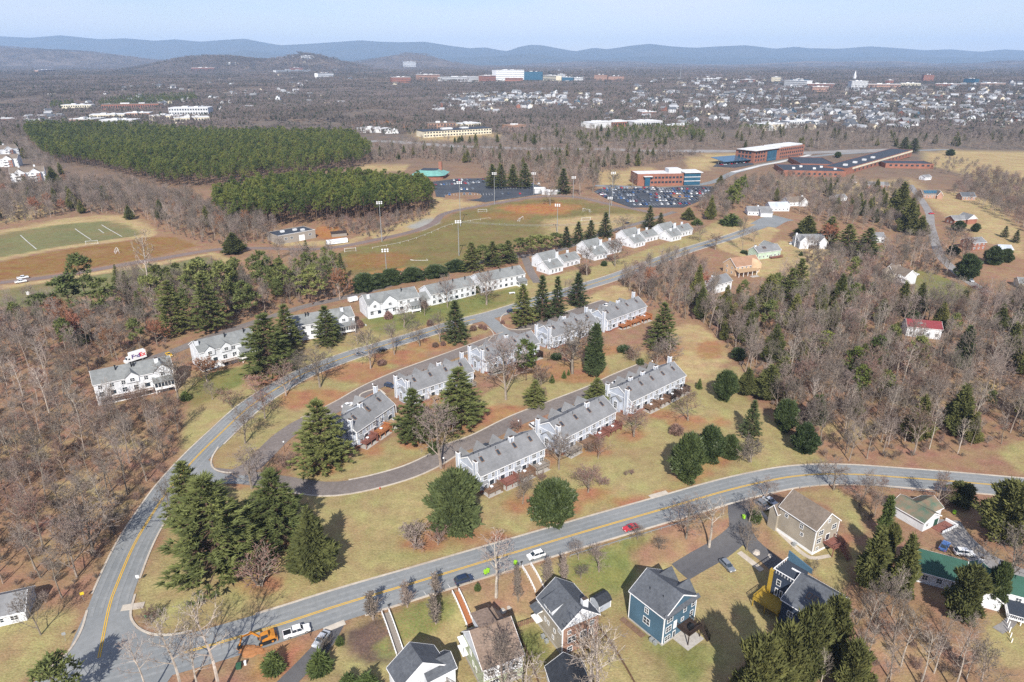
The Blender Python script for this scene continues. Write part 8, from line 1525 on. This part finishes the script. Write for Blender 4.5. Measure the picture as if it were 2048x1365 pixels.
# ---- far wooded country: patches of simple trees laid out to the foot of the mountains
def wood_patch(seed, size, n, ever=.08, hr=(8, 13)):
    r_ = np.random.default_rng(seed); B, E_ = MB(), MB()
    for i in range(n):
        x, y = r_.uniform(-size / 2, size / 2, 2); h = r_.uniform(*hr)
        if r_.uniform() < ever:
            rr = h * .28; m_ = 22; a = r_.uniform(0, 6.28, m_); zz = r_.uniform(.15, .9, m_); cen = np.stack([x + rr * (1 - zz) * np.cos(a), y + rr * (1 - zz) * np.sin(a), h * zz], 1); tip = cen + np.stack([np.cos(a) * 1.4, np.sin(a) * 1.4, r_.uniform(.3, 2.6, m_)], 1); tris(cen, tip, np.full(m_, .75), E_)
        else:
            m_ = 16; a = r_.uniform(0, 6.28, m_); q = r_.uniform(.15, 1, m_) ** .6 * h * .36; z1 = h * (.62 + .38 * np.sqrt(np.clip(1 - (q / (h * .40)) ** 2, 0, 1))) * r_.uniform(.8, 1, m_); z0 = h * r_.uniform(.25, .55, m_)
            cen = np.stack([x + q * .35 * np.cos(a), y + q * .35 * np.sin(a), z0], 1); tip = np.stack([x + q * np.cos(a), y + q * np.sin(a), z1], 1); tris(cen, tip, r_.uniform(.25, .55, m_), B)
    J = MB(); J.v = B.v + E_.v; o_ = len(B.v); J.f = B.f + [tuple(i + o_ for i in f) for f in E_.f]; J.m = [0] * len(B.f) + [1] * len(E_.f)
    return bpy.data.objects.new('wood_sample', J.mesh('wood_sample', ['far_twigs', 'far_evergreen']))
mat('far_twigs', (.175, .145, .13), (.118, .10, .092), .02, 1, rv=.22, spec=0); mat('far_evergreen', (.045, .06, .03), (.03, .042, .024), .05, 1, rv=.2, spec=0)
PZ = 130.
dense_p = [wood_patch(i, PZ, 300, .07) for i in range(4)]; town_p = [wood_patch(20 + i, PZ, 190, .16, (8, 12)) for i in range(4)]; big_p = [wood_patch(40 + i, 260., 420, .12, (10, 16)) for i in range(3)]
def cells(y0, y1, st):
    out = []
    for y in np.arange(y0, y1, st):
        hw = y * .84 + 250
        for x in np.arange(-hw, hw, st): out.append((x + nrg.uniform(-.2, .2) * st, y + nrg.uniform(-.2, .2) * st))
    return out
TOWN = [poly(q) for q in ([(870, 222), (900, 200), (1080, 190), (1260, 176), (1400, 160), (2120, 165), (2120, 262), (1700, 262), (1560, 268), (1250, 262), (1180, 212), (1000, 218)], [(120, 246), (140, 205), (300, 195), (440, 208), (430, 245), (350, 258), (150, 258)], [(690, 270), (700, 245), (1010, 250), (1040, 272), (860, 285)], [(740, 172), (760, 145), (1260, 145), (1260, 172)])]
def in_any(ps, x, y): return any(bool(inside(q, np.array([x]), np.array([y]))[0]) for q in ps)
nearstop = poly([(-400, 290), (40, 262), (420, 262), (700, 270), (1010, 272), (1200, 252), (1440, 262), (1560, 258), (1700, 266), (2400, 262), (2400, 400), (-400, 400)])
DP, TP = [], []
for x, y in cells(1000, 3900, PZ * .92):
    if in_any([nearstop], x, y) : continue
    (TP if in_any(TOWN, x, y) else DP).append((x, y, rnd.uniform(.85, 1.1)))
instancer('far_woods', DP, dense_p, 'grey-brown leafless woods covering the middle distance'); instancer('far_woods', TP, town_p, 'thin trees between the houses of the far town')
instancer('far_woods', [(x, y, rnd.uniform(1.25, 1.5)) for x, y in cells(3900, 5300, 165)], dense_p, 'woods over the hills left of the town and beyond it', slope=True)
instancer('far_woods', [(x, y, rnd.uniform(.9, 1.2)) for x, y in cells(5300, 9500, 270)], big_p, 'hazy far woods reaching to the foot of the mountains', slope=True)
STUFF['loblolly'] = []
for q in ([(200, 205), (280, 196), (390, 192), (400, 205), (280, 216), (200, 218)], [(1230, 262), (1380, 262), (1420, 285), (1300, 292), (1220, 282)], [(1480, 262), (1540, 262), (1540, 270), (1470, 272)], [(100, 212), (150, 206), (150, 218), (100, 222)]): ring(q, 13, {'loblolly': 1}, (12, 17))
instancer('pine_woods', STUFF['loblolly'], [unit('loblolly', 0)], 'dark pine groves among the middle-distance woods')
# ================================================================== THE FAR TOWN
def tiny_house(w, d, h, wall, roof):
    B = MB(); B.prism([(-d / 2, -2), (d / 2, -2), (d / 2, h), (0, h + d * .38), (-d / 2, h)], 'x', -w / 2, w / 2); B.k = 1; k_ = d * .38 / (d / 2)
    for s_ in (-1, 1): B.prism([(0, h + d * .38 + .05), (s_ * (d / 2 + .4), h - .4 * k_ + .05), (s_ * (d / 2 + .4), h - .4 * k_ + .3), (0, h + d * .38 + .3)], 'x', -w / 2 - .4, w / 2 + .4)
    B.k = 2
    for i in range(3): x = -w / 2 + w * (i + .5) / 3; B.box(x - .6, -d / 2 - .05, 1, x + .6, -d / 2 + .05, 2.4).box(x - .6, -d / 2 - .05, 3.6, x + .6, -d / 2 + .05, min(h - .3, 4.9)) if h > 4.6 else B.box(x - .6, -d / 2 - .05, 1, x + .6, -d / 2 + .05, 2.4)
    return B.mesh('town_house', [wall, roof, 'glass'])
mat('dull_white', (.50, .51, .52), (.42, .43, .45), .3, .8); mat('pale_roof', (.34, .35, .37), (.26, .27, .29), .1, .9)
HT = [(tiny_house(13, 9, 5.6, 'white_siding', 'grey_shingles'), 'white two-storey'), (tiny_house(15, 9, 3.4, 'dull_white', 'pale_roof'), 'low pale'), (tiny_house(12, 8, 5.8, 'dull_white', 'slate_shingles'), 'white dark-roofed'), (tiny_house(14, 9, 3.6, 'cream_siding', 'taupe_shingles'), 'cream brown-roofed'), (tiny_house(13, 9, 5.2, 'brick_wall', 'grey_shingles'), 'brick'), (tiny_house(12, 9, 5.6, 'blue_siding', 'grey_shingles'), 'blue')]
ZN = [([(1500, 262), (1480, 236), (1560, 222), (1720, 222), (1850, 232), (1830, 258), (1700, 264)], 90, 'in the nearest streets of the far town at the right'), ([(1640, 235), (1700, 195), (2100, 190), (2100, 250), (1900, 258), (1800, 240)], 85, 'on the town slope below the tall downtown buildings'), ([(870, 215), (900, 195), (1080, 190), (1180, 200), (1180, 215), (1010, 218)], 62, 'in the pale housing cluster below the white hospital'), ([(1190, 235), (1260, 200), (1350, 185), (1560, 180), (1640, 200), (1500, 236), (1400, 250)], 60, 'in the central quarter of the far town')]
hp = []
for zi, (pg, n, lb) in enumerate(ZN):
    q = poly(pg); c_ = 0
    while c_ < n:
        x, y = rnd.uniform(q[:, 0].min(), q[:, 0].max()), rnd.uniform(q[:, 1].min(), q[:, 1].max())
        if not inside(q, np.array([x]), np.array([y]))[0] or any((x - a) ** 2 + (y - b_) ** 2 < 300 for a, b_ in hp): c_ += .02; continue
        hp.append((x, y)); c_ += 1; me_, nm = rnd.choices(HT, (4, 3, 3, 1.2, .8, .6))[0]; s_ = rnd.uniform(.95, 1.35)
        l_ = 'tiny %s house %s' % (nm, lb); o = put('town_house', me_, None, (x, y, h1(x, y) + .3), rnd.choice((.3, 1.8, .5, 2.0)) + rnd.uniform(-.15, .15), l_, 'house', l_); o.scale = (s_, s_, s_)
mn = []
allz = [poly(q) for q in ([(1450, 262), (1480, 236), (1640, 195), (1720, 170), (2120, 168), (2120, 255), (1850, 260)], [(1190, 240), (1260, 195), (1280, 160), (1560, 158), (1640, 195), (1480, 240), (1300, 258)], [(740, 170), (740, 140), (1260, 140), (1260, 175)], [(400, 160), (440, 135), (760, 140), (740, 165)], [(120, 215), (350, 190), (640, 190), (700, 210), (430, 225)], [(40, 190), (200, 170), (600, 168), (620, 190), (300, 200)], [(870, 222), (890, 190), (1200, 190), (1200, 222)], [(40, 240), (90, 225), (140, 235), (120, 252), (60, 254)])]
for q, n in zip(allz, (330, 230, 120, 50, 36, 36, 70, 34)):
    for i in range(n * 2):
        x, y = rnd.uniform(q[:, 0].min(), q[:, 0].max()), rnd.uniform(q[:, 1].min(), q[:, 1].max())
        if inside(q, np.array([x]), np.array([y]))[0]: mn.append((x, y, rnd.uniform(.9, 1.4)))
instancer('far_town_houses', mn, [bpy.data.objects.new('house_sample', m_) for m_, _ in HT[:4]], 'countless pale houses of the town fading towards the hills')
# larger buildings of the town: base pixel left, right; top row; depth; wall, roof; windows
BG = [((992, 163), (1048, 163), 141, 40, 'white_paint', 'white_flat_roof', 6, 'big white hospital block in the far town centre'), ((1048, 163), (1085, 163), 144, 40, 'blue_glass', 'dark_flat_roof', 0, 'dark blue glass hospital tower beside the white block'), ((965, 166), (992, 166), 152, 30, 'brick_wall', 'white_flat_roof', 3, 'brick block left of the white hospital'), ((1010, 167), (1046, 167), 156, 20, 'brick_wall', 'white_flat_roof', 2, 'low brick block in front of the white hospital'), ((784, 166), (822, 166), 155, 26, 'brick_wall', 'white_flat_roof', 3, 'long low brick building left in the far town centre'), ((838, 161), (880, 161), 150, 26, 'pinkbrick_wall', 'white_flat_roof', 3, 'long tan brick building right of the low brick one'), ((884, 164), (960, 164), 155, 30, 'dull_white', 'white_flat_roof', 3, 'long white row of buildings left of the hospital'), ((1086, 165), (1112, 165), 151, 26, 'cream_siding', 'white_flat_roof', 3, 'cream building right of the glass hospital tower'), ((1115, 160), (1126, 160), 149, 18, 'dull_white', 'white_flat_roof', 3, 'small white tower right of the hospital'), ((1124, 165), (1146, 165), 155, 20, 'blue_glass', 'white_flat_roof', 0, 'blue-grey glass block right of the hospital'), ((1148, 165), (1166, 165), 156, 20, 'dull_white', 'white_flat_roof', 2, 'white block between the glass block and the tan towers'), ((1188, 163), (1214, 163), 150, 20, 'pinkbrick_wall', 'dark_flat_roof', 5, 'tan apartment tower, left of the tan pair'), ((1216, 163), (1248, 163), 153, 20, 'pinkbrick_wall', 'dark_flat_roof', 4, 'tan apartment block, right of the tan pair'), ((809, 136), (832, 136), 124, 30, 'dull_white', 'white_flat_roof', 4, 'white flat building standing alone on the far hill'), ((1567, 176), (1612, 176), 161, 30, 'dull_white', 'white_flat_roof', 4, 'white and blue office block downtown'), ((1578, 175), (1598, 175), 159, 36, 'blue_glass', 'dark_flat_roof', 0, 'glass core rising behind the white office block downtown'), ((1613, 176), (1668, 176), 168, 26, 'brick_wall', 'white_flat_roof', 2, 'long brick building downtown right of the white office block'), ((1624, 184), (1656, 184), 174, 16, 'pinkbrick_wall', 'white_flat_roof', 2, 'round tan brick building in front of downtown'), ((1702, 178), (1734, 178), 163, 26, 'dull_white', 'white_flat_roof', 4, 'white office tower downtown below the spire'), ((1735, 178), (1800, 178), 169, 24, 'pinkbrick_wall', 'white_flat_roof', 2, 'long tan row downtown right of the white tower'), ((1776, 172), (1786, 172), 161, 16, 'brick_wall', 'white_flat_roof', 3, 'brick tower downtown with a stepped top'), ((1845, 166), (1866, 166), 150, 22, 'brick_wall', 'dark_flat_roof', 6, 'tall brick tower downtown, highest at the right'), ((1925, 170), (1949, 170), 158, 22, 'blue_glass', 'dark_flat_roof', 0, 'dark glass block downtown at the far right'), ((1548, 168), (1560, 168), 155, 16, 'cream_siding', 'white_flat_roof', 4, 'cream tower left of the white office block'), ((1408, 164), (1434, 164), 158, 20, 'dull_white', 'white_flat_roof', 2, 'white low building left of downtown'), ((1488, 166), (1510, 166), 160, 20, 'brick_wall', 'white_flat_roof', 2, 'brick low building left of downtown'), ((1800, 176), (1840, 176), 167, 24, 'cream_siding', 'white_flat_roof', 2, 'cream long block left of the brick tower'), ((1870, 176), (1920, 176), 168, 22, 'brick_wall', 'white_flat_roof', 2, 'red-brick long block right of the brick tower'), ((1960, 174), (2010, 174), 167, 22, 'pinkbrick_wall', 'white_flat_roof', 2, 'tan long block at the far right of downtown'),
 ((340, 238), (418, 234), 217, 40, 'dull_white', 'white_flat_roof', 3, 'white office building at the right of the shopping centre'), ((124, 222), (184, 220), 211, 26, 'cream_siding', 'white_flat_roof', 2, 'cream long building behind the shopping centre'), ((204, 220), (326, 216), 210, 26, 'brick_wall', 'taupe_shingles', 1, 'long brick strip of shops behind the shopping centre'), ((180, 240), (250, 238), 231, 40, 'cream_siding', 'white_flat_roof', 1, 'pale shop block of the shopping centre, left'), ((250, 236), (300, 235), 227, 30, 'pinkbrick_wall', 'white_flat_roof', 1, 'pinkish shop block of the shopping centre, middle'), ((300, 242), (360, 240), 232, 30, 'cream_siding', 'white_flat_roof', 1, 'pale shop block of the shopping centre, right'), ((140, 250), (185, 248), 239, 40, 'pinkbrick_wall', 'white_flat_roof', 1, 'salmon brick store in front of the shopping centre'), ((350, 247), (420, 244), 237, 30, 'cream_siding', 'white_flat_roof', 1, 'low cream shops below the white office building'), ((-20, 248), (32, 246), 240, 30, 'brick_wall', 'white_flat_roof', 1, 'red low store at the left edge'), ((200, 250), (270, 248), 241, 30, 'dull_white', 'white_flat_roof', 1, 'white low store in front of the shopping centre'),
 ((848, 276), (983, 268), 264, 30, 'cream_siding', 'dark_flat_roof', 2, 'long cream warehouse with a dark roof in the middle distance'), ((856, 260), (912, 258), 248, 26, 'pinkbrick_wall', 'taupe_shingles', 2, 'tan building behind the cream warehouse'), ((922, 258), (962, 256), 249, 24, 'cream_siding', 'white_flat_roof', 1, 'yellowish building right of the tan one'), ((714, 266), (762, 266), 257, 30, 'white_flat_roof', 'white_flat_roof', 0, 'white metal shed left of the cream warehouse'), ((770, 268), (798, 267), 262, 20, 'white_flat_roof', 'white_flat_roof', 0, 'small white shed between the metal shed and the warehouse'), ((1022, 264), (1052, 262), 253, 26, 'pinkbrick_wall', 'peach_shingles', 1, 'tan-roofed barn right of the cream warehouse'), ((1184, 258), (1222, 256), 247, 30, 'white_flat_roof', 'white_flat_roof', 0, 'white shed left of the long white roofs'), ((1226, 254), (1262, 253), 245, 34, 'brick_wall', 'white_flat_roof', 1, 'building with a white roof and red edge'), ((1268, 256), (1324, 255), 245, 34, 'dull_white', 'white_flat_roof', 1, 'long white-roofed building in the middle distance'), ((1340, 260), (1376, 259), 252, 24, 'pinkbrick_wall', 'white_flat_roof', 1, 'low building beside the bus yard'), ((1526, 262), (1568, 260), 250, 30, 'cream_siding', 'white_flat_roof', 0, 'plain cream wall building below the far streets'), ((1578, 256), (1640, 252), 244, 24, 'dull_white', 'white_flat_roof', 2, 'white industrial row below the far streets'), ((1284, 232), (1312, 231), 225, 20, 'brick_wall', 'white_flat_roof', 1, 'red brick school in the middle of the far town'), ((553, 150), (622, 148), 141, 24, 'dull_white', 'dark_flat_roof', 2, 'long white stadium-like building at the foot of the hill'), ((580, 143), (606, 143), 136, 18, 'brick_wall', 'dark_flat_roof', 2, 'brick building above the long white one at the foot of the hill'), ((636, 158), (668, 156), 147, 18, 'white_paint', 'taupe_shingles', 3, 'white apartment group right of the hill'), ((384, 143), (430, 141), 136, 18, 'brick_wall', 'white_flat_roof', 1, 'brick building on the slope of the left hill'), ((452, 130), (472, 130), 126, 14, 'dull_white', 'white_flat_roof', 1, 'pale building on the crest slope of the left hill'), ((78, 148), (112, 146), 141, 20, 'pinkbrick_wall', 'white_flat_roof', 1, 'salmon building far left below the blue hill'), ((604, 119), (628, 119), 112, 12, 'dull_white', 'white_flat_roof', 2, 'white mansion on the wooded hilltop'), ((404, 113), (409, 113), 108, 8, 'dull_white', 'white_flat_roof', 0, 'white water tank on the left hilltop')]
for (a, b_, top, dp, wall, roof, rows, lb) in BG:
    A, B = G(*a), G(*b_); bl = Bld('town_building', A, B, lb, 'building', 'larger buildings of the far town'); h = max(3.5, tall(A, top)); bl.part('wall', MB().box(0, 0, -4, bl.L, dp, h), wall); bl.part('roof', MB().box(-.4, -.4, h, bl.L + .4, dp + .4, h + .8), roof)
    if rows:
        mb = MB(); n = max(3, int(bl.L / 5))
        for r_ in range(rows):
            z = h * (r_ + .35) / rows
            for i in range(n): x = bl.L * (i + .5) / n; mb.box(x - bl.L / n * .3, -.12, z, x + bl.L / n * .3, -.01, z + h / rows * .42)
        w_ = bl.part('window_band', mb, 'glass'); w_['kind'] = 'stuff'
    bl.part('roof_unit', MB().box(bl.L * .3, dp * .3, h + .81, bl.L * .45, dp * .6, h + 3.2), 'white_flat_roof'); bl.part('roof_unit', MB().box(bl.L * .6, dp * .4, h + .81, bl.L * .7, dp * .7, h + 2.6), 'white_flat_roof')
s_ = G(1708, 163); put('church_spire', MB().box(-4, -4, -4, 4, 4, 24).tube((0, 0, 24), (0, 0, 44), 4.5, .3, 8).mesh('church_spire', 'white_paint'), None, s_, .3, 'white church spire rising downtown behind the white office tower', 'spire')
for px, py, top, lb in ((1360, 160, 128, 'thin radio mast on the far wooded ridge left of downtown'), (1985, 150, 128, 'thin radio mast at the far right horizon'), (1272, 150, 134, 'pale water-tower mast left of downtown')): g = G(px, py); h = tall(g, top); put('radio_mast', MB().tube((0, 0, 0), (0, 0, h), 1.2, .5, 5).mesh('radio_mast', 'grey_metal'), None, g, 0, lb, 'mast')
# sheds and containers by the west car park
for i, (x, y, w, lb) in enumerate(((1069, 388, 10, 'white shed beside the west car park, leftmost'), (1084, 390, 8, 'white shed beside the west car park, second'), (1096, 391, 9, 'white shed beside the west car park, third'), (1108, 390, 8, 'white shed beside the west car park, rightmost'))): b = Bld('storage_shed', G(x, y), None, lb, 'shed', 'white sheds by the car park', rz=.2 * i); b.gable(0, 0, w, 5, 3.2 + (i == 0) * 1.5, 4.2 + (i == 0) * 1.5, 'x', 'dull_white', 'white_flat_roof'); b.door(w / 2, 0, 0, 2.4, 2.4, m='grey_metal', glass=False)

# ================================================================== HAZE
mh = bpy.data.materials.new('haze'); mh.use_nodes = True; nt = mh.node_tree
for n in list(nt.nodes): nt.nodes.remove(n)
vo = nt.nodes.new('ShaderNodeOutputMaterial'); pv = nt.nodes.new('ShaderNodeVolumePrincipled'); pv.inputs['Color'].default_value = (.46, .67, 1, 1); pv.inputs['Density'].default_value = HAZE; pv.inputs['Anisotropy'].default_value = .0
nt.links.new(pv.outputs['Volume'], vo.inputs['Volume'])
put('haze', MB().box(-23000, -1500, -40, 23000, 22000, 700).mesh('haze', mh), kind='stuff')
